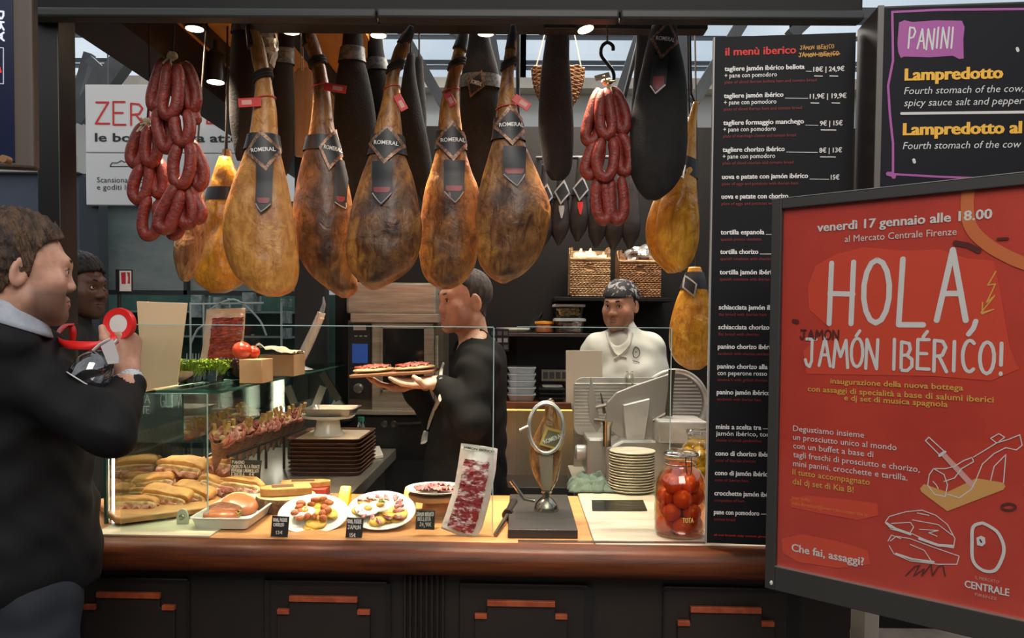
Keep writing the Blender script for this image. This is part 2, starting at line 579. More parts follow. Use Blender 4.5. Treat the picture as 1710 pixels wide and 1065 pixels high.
def sdf_mb(f, h, pad=0.012, lo=None, hi=None, M=None, mb=None):
    if lo is None: lo, hi = f.bounds(pad)
    V, F = surf(f, lo, hi, h)
    if M is not None:
        A = np.array(M.to_3x3()); t = np.array(M.translation)
        V = V @ A.T + t
    mb = mb or MB()
    return mb.add(V.tolist(), F.tolist())
def cast(f, px, py, t0=0.5, t1=6.0, iM=None):
    """first point where the ray through a pixel meets the distance field f (to sew things on a body)"""
    d = ray(px, py); d = d.normalized(); t = t0
    for _ in range(200):
        q = EYE + d * t
        w = iM @ q if iM else q
        e = float(f(np.array([[w.x, w.y, w.z]], np.float32))[0])
        if e < 0.0006: return q
        t += max(e * 0.8, 0.0005)
        if t > t1: return None
    return EYE + d * t
# ================================================================ the hall
M_floor = mat('floor_stone', (120, 112, 104), 0.35, col2=(96, 90, 84), scale=5)
struct('floor', MB().box((-9, -6, -0.05), (9, 11, 0.0)), M_floor)
M_beige = mat('hall_plaster', (206, 196, 180), 0.8, col2=(188, 180, 166), scale=2)
M_greyw = mat('hall_grey_panel', (184, 184, 180), 0.7)
YF = 9.0
zs = P(900, 158, YF).z
struct('wall_back', MB().box((-9, YF, 0), (9, YF + .2, zs)), M_greyw)
struct('wall_front', MB().box((-9, -5.2, 0), (9, -5, 4.2)), mat('hall_brown', (70, 62, 56), 0.8, col2=(58, 52, 48), scale=1.5))
struct('wall_right', MB().box((8.8, -5, 0), (9, 9, 4.2)), MATS['hall_brown'])
struct('wall_east', MB().box((-9, -5, 0), (-8.8, 9, 4.2)), MATS['hall_brown'])
struct('trim_1', MB().box((-9, YF - .25, zs), (9, YF + .2, P(900, 141, YF).z)), M_beige)
M_steel = mat('painted_steel', (72, 78, 84), 0.5)
M_black = mat('black_steel', (30, 28, 27), 0.45)
M_sky_glass = glass('roof_glass', (240, 245, 248), 0.01, base=0.01)
zt = P(900, 141, YF).z
for n, (a, b) in enumerate(((-9, -3), (-3, 0), (0, 3), (3, 9))):
    w = struct('window_%d' % (n + 1), MB().box((a + .04, YF, zt), (b - .04, YF + .01, 7.5)), M_sky_glass)
    fr = MB()
    for x in (a, b): fr.box((x - .05, YF - .06, zt), (x + .05, YF + .06, 7.5))
    for py in (104, 113, 62): fr.box((a, YF - .05, P(900, py + 2, YF).z), (b, YF + .05, P(900, py - 1, YF).z))
    part('window_frame', fr, M_steel, w)
def bar(mb, a, b, w, h=None):
    a = Vector(a); b = Vector(b); d = (b - a)
    s = d.cross(Vector((0, 1, 0))).normalized(); t = d.cross(s).normalized()
    mb.obox((a + b) / 2, d / 2, s * w / 2, t * (h or w) / 2)
    return mb
M_truss = mat('truss_steel', (64, 66, 68), 0.5, col2=(80, 82, 84), scale=3)
TR = [((664, 40), (742, 178), 16, 6.0), ((742, 40), (770, 60), 14, 6.3), ((818, 30), (838, 150), 10, 6.5), ((1070, 45), (1032, 160), 12, 5.5),
      ((1250, 20), (1158, 170), 20, 5.0), ((1138, 20), (1146, 150), 18, 5.4), ((1320, 60), (1352, 30), 20, 5.0), ((560, 40), (590, 110), 12, 6.0),
      ((132, 200), (236, 60), 28, 4.9), ((128, 205), (168, 110), 13, 5.6), ((150, 100), (215, 160), 14, 5.8), ((100, 260), (150, 90), 14, 6.6)]
for n, (a, b, w, Y) in enumerate(TR):
    struct('trim_%d' % (n + 10), bar(MB(), P(a[0], a[1], Y), P(b[0], b[1], Y), w * Y / FPX), M_truss)
struct('trim_2', MB().box((-9, 8.2, P(900, 27, 8.2).z), (9, 8.4, P(900, 10, 8.2).z)), M_truss)
# slate blue partition of the next stall, its dark edge and the pale capping
M_blue = mat('slate_blue_paint', (74, 84, 100), 0.6, col2=(68, 78, 94), scale=3)
a = P(-260, 285, 4.6); b = P(150, 290, 4.6)
struct('wall_left', MB().box((a.x, 4.6, 0), (b.x, 4.7, b.z)), M_blue)
struct('trim_3', MB().box((a.x, 4.55, b.z), (b.x - .04, 4.75, P(100, 262, 4.6).z)), mat('pale_capping', (168, 166, 160), 0.6))
a = P(140, 300, 4.55)
struct('trim_4', MB().box((a.x, 4.5, 0), (P(172, 300, 4.55).x, 4.6, a.z)), mat('dark_blue_frame', (52, 58, 66), 0.5))

# the next stall seen past the hams: a misty window, shelves, cabinets
M_mist = mat('misty_window', (176, 184, 180), 0.25, col2=(128, 148, 142), scale=2.2, stretch=(1, 1, 2.5), lo=.35, hi=.7)
w = struct('window_7', MB().box((P(172, 0, 5).x, 5.0, P(0, 486, 5).z), (P(545, 0, 5).x, 5.03, P(0, 335, 5).z)), M_mist)
fr = MB()
for y in (338, 486): fr.box((P(172, 0, 5).x, 4.95, P(0, y + 5, 5).z), (P(545, 0, 5).x, 5.02, P(0, y - 3, 5).z))
for x in (173, 312, 470): fr.box((P(x - 3, 0, 5).x, 4.95, P(0, 490, 5).z), (P(x + 3, 0, 5).x, 5.02, P(0, 335, 5).z))
part('window_frame', fr, mat('dark_window_frame', (60, 64, 64), 0.5), w)
r = root('display_fridge', 'tall green tinted display fridge of the stall beyond the hams', 'fridge', P(300, 640, 5.3).xy.to_3d())
M_teal = mat('fridge_green', (62, 92, 82), 0.35, col2=(92, 120, 108), scale=3, stretch=(1, 1, .4))
part('body', MB().box((P(168, 0, 5.4).x, 5.4, 0), (P(560, 0, 5.4).x, 5.9, P(0, 488, 5.4).z)), M_teal, r)
sh = MB()
for y in (520, 560, 600): sh.box((P(170, 0, 5.35).x, 5.2, P(0, y, 5.35).z), (P(540, 0, 5.35).x, 5.4, P(0, y - 3, 5.35).z))
part('shelf', sh, mat('pale_shelf', (170, 182, 176), 0.4), r)
# white wire rack with white fittings
r = root('wire_rack', 'white wire rack behind the glass shelf, in front of the green fridge', 'rack', PZ(360, 640, 1.0))
wr = MB()
Yk = 4.7
for x in (318, 340, 362, 384, 470, 500): wr.tube([Vector((P(x, 640, Yk).x, Yk, .001)), P(x, 505, Yk)], .006, 6)
for pts in ([(318, 575), (330, 550), (345, 542)], [(340, 545), (365, 590)], [(345, 520), (390, 500), (430, 530), (445, 560)], [(318, 620), (500, 620)], [(318, 508), (440, 506)]):
    wr.tube(arc_path([P(x, y, Yk) for x, y in pts]), .006, 6)
for x in range(312, 336, 5): wr.tube([P(x, 590, Yk), P(x, 640, Yk)], .003, 5)
part('frame', wr, mat('white_wire', (200, 206, 200), 0.4), r)
for n, (x0, y0, x1, y1) in enumerate(((318, 494, 352, 530), (356, 498, 384, 522), (404, 490, 437, 520), (468, 500, 488, 512), (468, 520, 488, 540), (468, 548, 488, 566))):
    solo('carton', ['white carton behind the cream menu card', 'pale carton with a dark label behind the vacuum pack', 'white box under the yellow hams',
                    'topmost pale packet beside the black pillar', 'middle pale packet beside the black pillar', 'lowest pale packet beside the black pillar'][n], 'carton',
         MB().box(tuple(min(p, q) for p, q in zip(P(x0, y1, 4.9), P(x1, y0, 5.05))), tuple(max(p, q) for p, q in zip(P(x0, y1, 4.9), P(x1, y0, 5.05)))),
         mat('pale_carton', (176, 190, 184), 0.5, col2=(120, 140, 136), scale=14), bevel=.004)
# chalkboard with the neighbour's lettering, seen through the case
ch = root('chalk_board', 'long dark chalkboard with hand lettering seen through the glass case', 'sign', P(350, 700, 4.55))
part('panel', MB().box((P(180, 0, 4.55).x, 4.52, P(0, 735, 4.55).z), (P(545, 0, 4.55).x, 4.56, P(0, 640, 4.55).z)), mat('chalk_grey', (120, 120, 112), 0.7, col2=(104, 106, 100), scale=4), ch)
t = MB(); pl = YP(4.515)
hand_on(t, pl, 'GLI ARTIGIANI', (268, 679), (368, 679), 22, 2.6, wob=.1)
hand_on(t, pl, 'KIA', (226, 672), (250, 672), 13, 2); hand_on(t, pl, 'LITE', (226, 690), (250, 690), 12, 2)
hand_on(t, pl, 'PICCOLI', (404, 650), (460, 646), 13, 2); hand_on(t, pl, 'POSTI', (408, 674), (440, 674), 13, 2)
part('lettering', t, mat('chalk_white', (240, 238, 230), 0.8), ch)

# ================================================================ the stall shell
M_dark = mat('stall_back_panel', (19, 16, 15), 0.6, col2=(15, 13, 12), scale=3, spec=.25)
YB = 4.3
bx0 = P(560, 0, YB).x; bz1 = P(1000, 212, YB).z
struct('wall_stall', MB().box((bx0, YB, 0), (2.4, YB + .1, bz1)), M_dark)
M_marble_w = mat('marble_splashback', (168, 158, 150), 0.3, col2=(132, 124, 118), scale=3.5, lo=.42, hi=.66, stretch=(1, 1, .6), detail=7)
struct('wall_splashback', MB().box((P(770, 0, YB).x, YB - .02, 0.4), (2.0, YB - .001, P(900, 676, YB).z)), M_marble_w)
# black pillar at the rear corner
struct('trim_5', MB().box((P(496, 0, 4.25).x, 4.2, 0), (P(546, 0, 4.25).x, 4.3, P(0, 70, 4.25).z)), M_black)
# fascia beam above the hams with a lighter grey lower flange
fz = P(855, 41, 2.235).z
fx0, fx1 = P(48, 30, 2.2).x, P(1442, 30, 2.2).x
fm = MB().box((fx0 + .02, 2.205, fz + .02), (fx1, 2.24, fz + .9))
struct('trim_6', fm, mat('fascia_charcoal', (30, 29, 29), 0.6, col2=(25, 24, 24), scale=2, spec=.25), bevel=.004)
fl = MB().box((fx0 - .01, 2.19, fz), (P(628, 30, 2.2).x, 2.242, fz + .026)).box((P(630, 30, 2.2).x, 2.19, fz + .001), (P(1034, 0, 2.2).x, 2.242, fz + .027)).box((P(1036, 30, 2.2).x, 2.19, fz + .001), (fx1, 2.242, fz + .027))
struct('trim_7', fl, mat('flange_grey', (50, 53, 54), 0.45, spec=.35), bevel=.006)
# post
struct('trim_8', MB().box((P(82, 300, 2.3).x, 2.243, 0), (P(119, 300, 2.3).x, 2.33, fz + .2)), M_black, bevel=.003)
# left canopy: warm timber soffit with dark beams
M_timber = mat('orange_timber', (232, 158, 72), 0.5, col2=(214, 138, 58), scale=3, stretch=(6, .6, 6))
cx0 = P(120, 60, 2.4).x
struct('ceiling', MB().box((cx0 - .1, 2.3, fz + .27), (cx0 + .74, 5.2, fz + .31)), M_timber)
dk = MB().box((cx0 - .12, 2.3, fz + .115), (cx0 + .07, 5.2, fz + .27)).box((cx0 + .13, 2.3, fz + .23), (cx0 + .175, 5.2, fz + .27)).box((cx0 + .48, 2.3, fz + .21), (cx0 + .52, 5.2, fz + .27))
struct('trim_9', dk, mat('soffit_dark', (40, 34, 30), 0.6))

# ================================================================ the counter
ZC = 1.0
M_rim = mat('counter_wood', (112, 54, 20), 0.45, col2=(62, 29, 11), scale=3, stretch=(1, 12, 14), lo=.32, hi=.68, spec=.3, bump=.08, bscale=30)
M_cabin = mat('counter_dark_paint', (40, 31, 26), 0.55, col2=(33, 26, 22), scale=3, bump=.04, bscale=40)
M_copper = mat('copper_ledge', (176, 84, 48), 0.5, col2=(150, 66, 36), scale=30)
M_oak = mat('pale_oak', (206, 150, 94), 0.4, col2=(184, 126, 74), scale=3, stretch=(1, 9, 9), lo=.3, hi=.7)
M_marble = mat('pale_marble', (204, 194, 174), 0.3, col2=(170, 158, 136), scale=5, lo=.45, hi=.68, stretch=(.7, 2.5, 1), detail=7)
XL = P(110, 900, 2.25).x; XR = P(1416, 900, 2.25).x
ctr = root('service_counter', 'dark panelled serving counter with a rounded brown wooden edge', 'counter', ((XL + XR) / 2, 2.6, 0))
# the front runs a touch closer at its far end: a shear of the front line
def sk(q):
    q = Vector(q)
    w = max(0.0, min(1.0, (2.62 - q.y) / .3))
    return Vector((q.x, q.y - 0.022 * (q.x - XL) * w, q.z))
def skm(mb):
    mb.v = [tuple(sk(q)) for q in mb.v]; return mb
prof = [(2.32, .998), (2.205, .998), (2.188, .995), (2.178, .986), (2.172, .966), (2.172, .95), (2.182, .932), (2.2, .922), (2.23, .918), (2.32, .918)]
rim = MB(); NS = 24
for i in range(NS + 1):
    x = XL + (XR - XL) * i / NS
    rim.v += [(x, y + .003 * noise.noise(Vector((x * 3, z * 9, 1))), z + .002 * noise.noise(Vector((x * 4, y * 9, 3)))) for y, z in prof]
k = len(prof)
for i in range(NS):
    for j in range(k): rim.f.append((i * k + j, i * k + (j + 1) % k, (i + 1) * k + (j + 1) % k, (i + 1) * k + j))
rim.f += [tuple(range(k))[::-1], tuple(NS * k + j for j in range(k))]; rim.m = [0] * len(rim.f)
part('rim', skm(rim), M_rim, ctr, label='rounded brown wooden counter edge')
part('body', skm(MB().box((XL, 2.27, 0), (XR, 2.6, .918))), M_cabin, ctr)
pf = YP(2.268)
def fx(x): return pf.at(x, 980).x
def sheet_box(mb, x0, y0, x1, y1, Y, d, mi=0):
    a_ = P(x0, y1, Y); b_ = P(x1, y0, Y)
    return mb.box((min(a_.x, b_.x), Y - d, min(a_.z, b_.z)), (max(a_.x, b_.x), Y, max(a_.z, b_.z)), mi)
for n, (o0, o1, u0, u1, l0, l1, r0, r1, yu, yl) in enumerate((
        (120, 318, 165, 271, 144, 163, 275, 296, 991, 1011), (446, 650, 487, 600, 467, 487, 600, 621, 995, 1016),
        (766, 980, 814, 926, 794, 814, 926, 946, 1000, 1021), (1096, 1312, 1147, 1262, 1126, 1146, 1262, 1283, 1008, 1030))):
    yo = 962 + n * 3
    d = part('door_panel', skm(sheet_box(MB(), o0, yo, o1, 1420, 2.272, .014)), M_cabin, ctr, bevel=.004)
    gr = MB()
    for (x0, y0, x1, y1) in ((o0, yo, o1, yo + 3), (o0, yo, o0 + 3, 1400), (o1 - 3, yo, o1, 1400)): sheet_box(gr, x0 + 6, y0 + 6, x1 - 6 if x1 == o1 and x0 == o0 else x1 + (6 if x0 == o0 else -6), y1 + 6, 2.259, .0015)
    part('groove', skm(gr), mat('groove_black', (20, 16, 14), .6), d)
    Yp = 2.257
    poly = [P(x, y, Yp) for x, y in ((l0, yl), (u0, yl), (u0, yu), (u1, yu), (u1, yl), (r1, yl), (r1, 1380), (l0, 1380))]
    part('inset', skm(MB().prism(poly, (0, -.012, 0))), M_cabin, d, smooth=False, bevel=.002)
    for (x0, x1, y) in ((u0, u1, yu), (l0, l1, yl), (r0, r1, yl)):
        part('ledge', skm(sheet_box(MB(), x0, y - 4, x1, y + 4, Yp - .006, .014)), M_copper, d, smooth=False, bevel=.0015, label='thin reddish copper ledge')
flu = MB()
for x in range(676, 740, 9): flu.box((fx(x), 2.255, .1), (fx(x + 5), 2.275, .905))
part('fluting', skm(flu), M_cabin, ctr, smooth=False, bevel=.003)
xw = P(990, 880, 2.3).x
part('oak_worktop', skm(MB().box((P(440, 850, 2.5).x - .55, 2.26, .95), (xw - .002, 2.86, ZC))), M_oak, ctr, bevel=.003, label='pale oak worktop')
part('marble_worktop', skm(MB().box((xw, 2.262, .95), (XR, 3.50, ZC))), M_marble, ctr, bevel=.003, label='pale veined marble worktop')
wl = P(630, 800, 3.4).x
part('case_worktop', MB().box((XL + .05, 2.862, .95), (wl, 3.93, ZC)), mat('wing_steel', (150, 142, 130), 0.3, metal=.6), ctr, bevel=.003)
part('wing_body', MB().box((XL + .05, 2.87, 0), (wl - .05, 3.9, .95)).box((xw + .05, 2.87, 0), (XR, 3.46, .95)), M_cabin, ctr)
part('case_floor', skm(MB().box((P(150, 890, 2.25).x, 2.26, ZC), (P(350, 890, 2.25).x, 2.45, ZC + .004))), mat('pale_sill', (206, 196, 168), .35), ctr)

# ================================================================ glass of the counter
M_gl = glass('counter_glass', (246, 250, 248), 0.05, base=0.018)
M_gl2 = glass('case_side_glass', (230, 240, 236), 0.09, base=0.12)
M_gl3 = glass('added_mirror_glass', (222, 226, 218), 0.16, rough=.03, base=0.42)
M_edge = mat('glass_edge', (176, 204, 194), 0.15, spec=.8)
M_edge_d = mat('green_glass_edge', (48, 92, 80), 0.15, spec=.8)
def pane(name, label, lo, hi, gm, edges, em=M_edge, t=.0035):
    """a sheet of glass with its visible polished edges as strips"""
    r_ = root(name, label, 'glass', ((lo[0] + hi[0]) / 2, (lo[1] + hi[1]) / 2, lo[2]))
    part('sheet', MB().box(lo, hi), gm, r_, smooth=False)
    for e in edges:
        l = list(lo); h = list(hi); ax, sd = 'xyz'.index(e[0]), e[1]
        if sd == '+': l[ax] = hi[ax]; h[ax] = hi[ax] + t
        else: h[ax] = lo[ax]; l[ax] = lo[ax] - t
        part('polished_edge', MB().box(l, h), em, r_, smooth=False)
    return r_
YG = 2.285
pane('sneeze_guard', 'long clear guard pane standing before the plates of food', (P(200, 700, YG).x, YG, ZC + .001), (P(823, 700, YG).x, YG + .006, P(600, 545, YG).z), M_gl, ('z+', 'x+'), t=.0025)
YG2 = 2.40
pane('sneeze_guard', 'clear guard pane before the ham stand and slicer', (P(862, 700, YG2).x, YG2, ZC + .0265), (P(1119, 700, YG2).x, YG2 + .006, P(1000, 547, YG2).z), M_gl, ('z+', 'x+'), t=.002)
rl = MB().box((P(865, 900, 2.235).x, 2.232, ZC), (P(1178, 900, 2.235).x, 2.244, ZC + .004))
solo('glass_rail', 'thin bright metal rail along the front of the marble worktop', 'rail', rl, mat('bright_rail', (220, 216, 206), 0.2, metal=1), base=bottom(rl))
gx0 = P(186, 880, 2.40).x; gx1 = P(347, 880, 2.40).x; zsf = P(360, 656, 2.42).z
pane('case_glass', 'upright green-edged side glass of the food case', (gx0 - .008, 2.385, ZC + .004), (gx0, 4.3, zsf), M_gl2, ('y-',), M_edge_d, .012)
pane('case_glass', 'front glass of the food case before the stuffed breads', (gx0 + .001, 2.395, ZC + .004), (gx1, 2.401, zsf - .002), M_gl, ('x+', 'z+'), t=.0025)
xm_ = gx0 + .125
pane('case_glass', 'added mirror pane under the shelf that reflects the row of paper cones', (xm_, 2.62, 1.215), (xm_ + .004, 4.2, zsf - .0005), M_gl3, ('y-',), M_edge_d, .003)  # invented divider, put in to give the cones a mirrored second row
pane('glass_shelf', 'green-edged glass shelf carrying greens, tomatoes and boxes', (gx0, 2.41, zsf), (P(368, 655, 2.42).x, 4.3, zsf + .008), glass('shelf_glass', (214, 232, 226), .08, base=.05), ('x+', 'y-'), M_edge_d, .004)
cl = root('glass_clip', 'frosted square clip with a steel bolt holding the front case glass', 'clip', P(307, 878, 2.39))
cq = MB(); c0 = P(306, 862, 2.392); cq.prism([c0 + Vector((.017 * math.cos(k * math.pi / 8) * 1, 0, .024 * math.sin(k * math.pi / 8))) if 0 < k < 8 else c0 + Vector((.017 * (1 if k == 0 else -1), 0, 0)) for k in range(9)] + [c0 + Vector((-.017, 0, -.027)), c0 + Vector((.017, 0, -.027))], (0, -.008, 0))
part('plate', cq, mat('frosted_clip', (208, 210, 186), .3), cl)
part('bolt', MB().lathe([(.0085, 0), (.0085, .004), (.006, .006)], c0 + Vector((0, -.008, 0)), (0, -1, 0), 16), mat('steel_bolt', (170, 165, 150), .25, metal=1), cl)

# light tubes of the case
def lamp_tube(label, a, b, r, e, power):
    r_ = root('light_tube', label, 'light', b)
    part('tube', MB().cyl(a, b, r, seg=12), mat('tube_glow', (255, 250, 238), .4, emit=9.0, glow=(255, 248, 232)), r_)
    part('cap', MB().cyl(Vector(b) + Vector((0, 0, -.01)), b, r * 1.15, seg=12).cyl(a, Vector(a) + Vector((0, 0, .01)), r * 1.15, seg=12), M_steel, r_)
    return r_
lamp_tube('short bright upright light tube behind the row of paper cones', P(466, 632, 3.9), P(466, 694, 3.9), .026, 6, 0)
kb = root('case_fill_bar', 'slim added fill light bar under the outer edge of the glass shelf', 'light', (gx0 + .02, 3.0, zsf - .02))  # added bar and area light to brighten the breads in the case
part('housing', MB().box((gx0 + .012, 2.46, zsf - .008), (gx0 + .034, 4.0, zsf - .001)), M_steel, kb, smooth=False)
part('diffuser', MB().box((gx0 + .014, 2.47, zsf - .011), (gx0 + .032, 3.99, zsf - .0085)), mat('bar_glow', (255, 240, 214), .5, emit=4.0, glow=(255, 232, 196)), kb, smooth=False)
kl = bpy.data.lights.new('case', 'AREA'); kl.energy = 6; kl.color = (1, .82, .62); kl.shape = 'RECTANGLE'; kl.size = .03; kl.size_y = 1.4
ko = bpy.data.objects.new('case_fill_light', kl); COL.objects.link(ko); ko.parent = kb; ko.location = (.012, .1, .004); ko.rotation_euler = (0, R(28), 0)
lamp_tube('thin upright light strip along the case side glass', P(189, 735, 2.43), P(189, 876, 2.43), .004, 6, 0)
# ================================================================ boards and posters
M_w = mat('print_white', (226, 224, 220), 0.6)
M_red = mat('print_red', (206, 38, 34), 0.6)
M_red2 = mat('print_dull_red', (140, 34, 32), 0.6)
M_gold = mat('print_gold', (226, 180, 84), 0.6)

# ---- price menu leaning on the counter edge
mo = P(1188, 600, 2.20)
pm = Plane((mo.x, 2.20, 0), (1, -0.11))
M_mb = mat('menu_black', (20, 20, 24), 0.6, spec=.2)
mn = root('menu_board', 'tall black menu board with white and red price lines by the red poster', 'sign', pm.at(1230, 905))
q = [pm.at(1197, 62), pm.at(1427, 60), pm.at(1412, 914), pm.at(1178, 906)]
zt_ = q[0].z; zb_ = q[3].z; a0 = pm.ab(1187, 500)[0]; a1 = pm.ab(1424, 300)[0]
part('panel', MB().prism([pm.pt(a0, zb_), pm.pt(a1, zb_), pm.pt(a1, zt_), pm.pt(a0, zt_)], -pm.n * .02), M_mb, mn, smooth=False)
ed = MB().prism([pm.pt(a0 - .004, zb_), pm.pt(a0, zb_), pm.pt(a0, zt_), pm.pt(a0 - .004, zt_)], -pm.n * .02)
part('edge', ed, mat('menu_edge', (150, 146, 140), .4), mn, smooth=False, label='pale edge of the black board')
tw, tr, tg, ts = MB(), MB(), MB(), MB()
line_on(tr, pm, 'il menù iberico', (1211, 93), (1329, 93), 13, bold=.03)
def mx(y): return 1210 - (y - 115) * 18 / 745.0
MENU = [('tagliere jamón ibérico bellota', 119, 1343, '18€ | 24,9€', 1358, '+ pane con pomodoro', 'plate of sliced iberian bellota ham and tomato bread'),
        ('tagliere jamón ibérico', 164, 1308, '11,9€ | 19,9€', 1352, '+ pane con pomodoro', 'plate of sliced iberian ham and tomato bread'),
        ('tagliere formaggio manchego', 209, 1342, '9€ | 15€', 1369, '+ pane con pomodoro', 'plate of manchego cheese and tomato bread'),
        ('tagliere chorizo ibérico', 254, 1310, '8€ | 13€', 1368, '+ pane con pomodoro', 'plate of sliced chorizo and tomato bread'),
        ('uova e patate con jamón ibérico', 299, 1349, '15€', 1387, None, 'plate of eggs and potatoes with iberian ham'),
        ('uova e patate con chorizo', 332, 0, '13€', 1386, None, 'plate of eggs and potatoes with chorizo'),
        ('tortilla espanola', 391.5, 1276, '', 0, None, 'spanish potato omelette'), ('tortilla chorizo', 424, 1266, '', 0, None, 'spanish omelette with chorizo'),
        ('tortilla jamón ibérico', 458, 0, '', 0, None, 'spanish omelette with iberian ham'),
        ('schiacciata jamón ibérico', 516.6, 0, '', 0, None, 'flat bread with iberian ham'), ('schiacciata chorizo ibérico', 549.5, 0, '', 0, None, 'flat bread with chorizo'),
        ('panino chorizo ibérico', 582, 0, '', 0, None, 'sandwich with chorizo and bread'),
        ('panino chorizo alla brace', 615, 0, '', 0, 'con peperone rosso', 'sandwich with grilled chorizo and pepper'),
        ('panino jamón ibérico', 658, 0, '', 0, None, 'sandwich with iberian ham'), ('minis a scelta tra', 715.7, 1271, '', 0, 'jamón ibérico, tortilla', 'choice of small sandwiches'),
        ('cono di chorizo ibérico', 760, 0, '', 0, None, 'cone of iberian chorizo'), ('cono di jamón ibérico', 792.7, 0, '', 0, None, 'cone of iberian ham'),
        ('crocchette jamón ibérico', 826.5, 0, '', 0, None, 'croquettes of ham'), ('pane con pomodoro', 858, 0, '', 0, None, 'tomato bread')]
for s, y, x1, pr, px, s2, en in MENU:
    x0 = mx(y)
    x1 = x1 or x0 + 4.45 * len(s)
    line_on(tw, pm, s, (x0, y), (x1, y), 8, bold=.035)
    yy = y + 10.5
    if s2:
        line_on(tw, pm, s2, (x0, y + 11), (x0 + 4.6 * len(s2), y + 11), 7.5, bold=.01); yy += 10.5
    line_on(ts, pm, en, (x0, yy), (min(x0 + 2.95 * len(en), 1378), yy), 5)
    if pr:
        pw = 4.7 * len(pr)
        line_on(tw, pm, pr, (px, y + 1), (px + pw, y + 1), 8, bold=.03)
        pen_on(tw, pm, [(x1 + 3, y), (px - 3, y + .5)], .8)
        if '|' in pr:
            for xx in (px + 2, px + pw - 24): pen_on(tw, pm, [(xx, y + 8), (xx + 13, y + 8.3)], 1.6)
    elif x1 < 1280: pen_on(tw, pm, [(x1 + 3, y), (x1 + 30, y)], .8)
line_on(tr, pm, 'all our breads may contain gluten', (1192, 894), (1282, 894), 3.5)
hand_on(tg, pm, 'JAMON IBERICO', (1336, 83), (1392, 83), 6, 1.2, wob=.3); hand_on(tg, pm, 'JAMON IBERICO', (1334, 95), (1400, 95), 6, 1.6, wob=.3)
pen_on(tg, pm, [(1340, 92), (1402, 90)], 2)
part('small_red_lettering', ts, M_red2, mn, smooth=False); part('white_lettering', tw, M_w, mn, smooth=False); part('red_lettering', tr, M_red, mn, smooth=False); part('yellow_lettering', tg, mat('marker_yellow', (190, 140, 60), .6), mn, smooth=False)

# ---- sandwich sign of the next stall
so = P(1463, 160, 2.02)
ps = Plane((so.x, 2.02, 0), (1, -0.10))
sn = root('sandwich_sign', 'dark box sign with a magenta patch reading panini above the red poster', 'sign', so)
b0 = ps.ab(1463, 11)[1]; b1 = ps.ab(1470, 330)[1]
part('box', MB().prism([ps.pt(0, b1), ps.pt(1.1, b1), ps.pt(1.1, b0), ps.pt(0, b0)], -ps.n * .16), mat('sign_brown', (46, 36, 33), .5), sn, smooth=False)
part('face', MB().prism([ps.pt(.012, b1 + .01, .001), ps.pt(1.08, b1 + .01, .001), ps.pt(1.08, b0 - .006, .001), ps.pt(.012, b0 - .006, .001)], ps.n * .004), mat('sign_navy', (21, 21, 28), .6, spec=.2), sn, smooth=False)
part('edge_strip', MB().prism([ps.pt(-.002, b1, .001), ps.pt(.012, b1, .001), ps.pt(.012, b0, .001), ps.pt(-.002, b0, .001)], ps.n * .006), mat('sign_strip', (96, 90, 86), .4), sn, smooth=False)
def s7(l): return [(1420 + x / 3.328, y / 3.328) for x, y in l]
tm, tw, ty = MB(), MB(), MB()
fill_on(tm, ps, s7([(270, 125), (300, 112), (345, 122), (470, 113), (620, 115), (635, 150), (628, 220), (630, 325), (605, 328), (570, 310), (440, 318), (300, 314), (280, 322), (266, 290), (262, 240)]), .006)
pen_on(tm, ps, s7([(1700, 30), (965, 55), (480, 60), (228, 72), (232, 340), (205, 480), (215, 640), (232, 800), (232, 960), (205, 968)]), 4, .006)
pen_on(tm, ps, s7([(235, 970), (500, 985), (1200, 1010)]), 3.5, .006)
pen_on(tm, ps, s7([(205, 968), (236, 975), (236, 985)]), 7, .006)
hand_on(tw, ps, 'PANINI', (1515, 83), (1590, 83), 33, 3, off=.0065, slant=.06, wob=.12)
line_on(ty, ps, 'Lampredotto', (1510, 135.5), (1672, 135), 20, .006, bold=.05)
line_on(ty, ps, 'Lampredotto al piatto', (1507, 226.5), (1790, 226), 20, .006, bold=.05)
line_on(tw, ps, 'Fourth stomach of the cow, with green', (1508, 158.6), (1790, 158), 12, .006, shear=.2)
line_on(tw, ps, 'spicy sauce salt and pepper', (1508, 178.5), (1706, 178), 12, .006, shear=.2)
line_on(tw, ps, 'Fourth stomach of the cow with broth', (1506, 250), (1784, 249), 12, .006, shear=.2)
pen_on(tw, ps, [(1504, 190.5), (1900, 186)], 4.5, .006)
for x, y in ((922, 280), (349, 897)): pen_on(tw, ps, s7([(x - 2, y - 6), (x + 2, y + 6)]), 5, .006)
part('magenta_paint', tm, mat('print_magenta', (160, 80, 150), .6), sn, smooth=False)
part('white_lettering', tw, mat('print_grey_white', (200, 200, 198), .6), sn, smooth=False); part('yellow_lettering', ty, mat('print_yellow', (232, 176, 60), .6), sn, smooth=False)

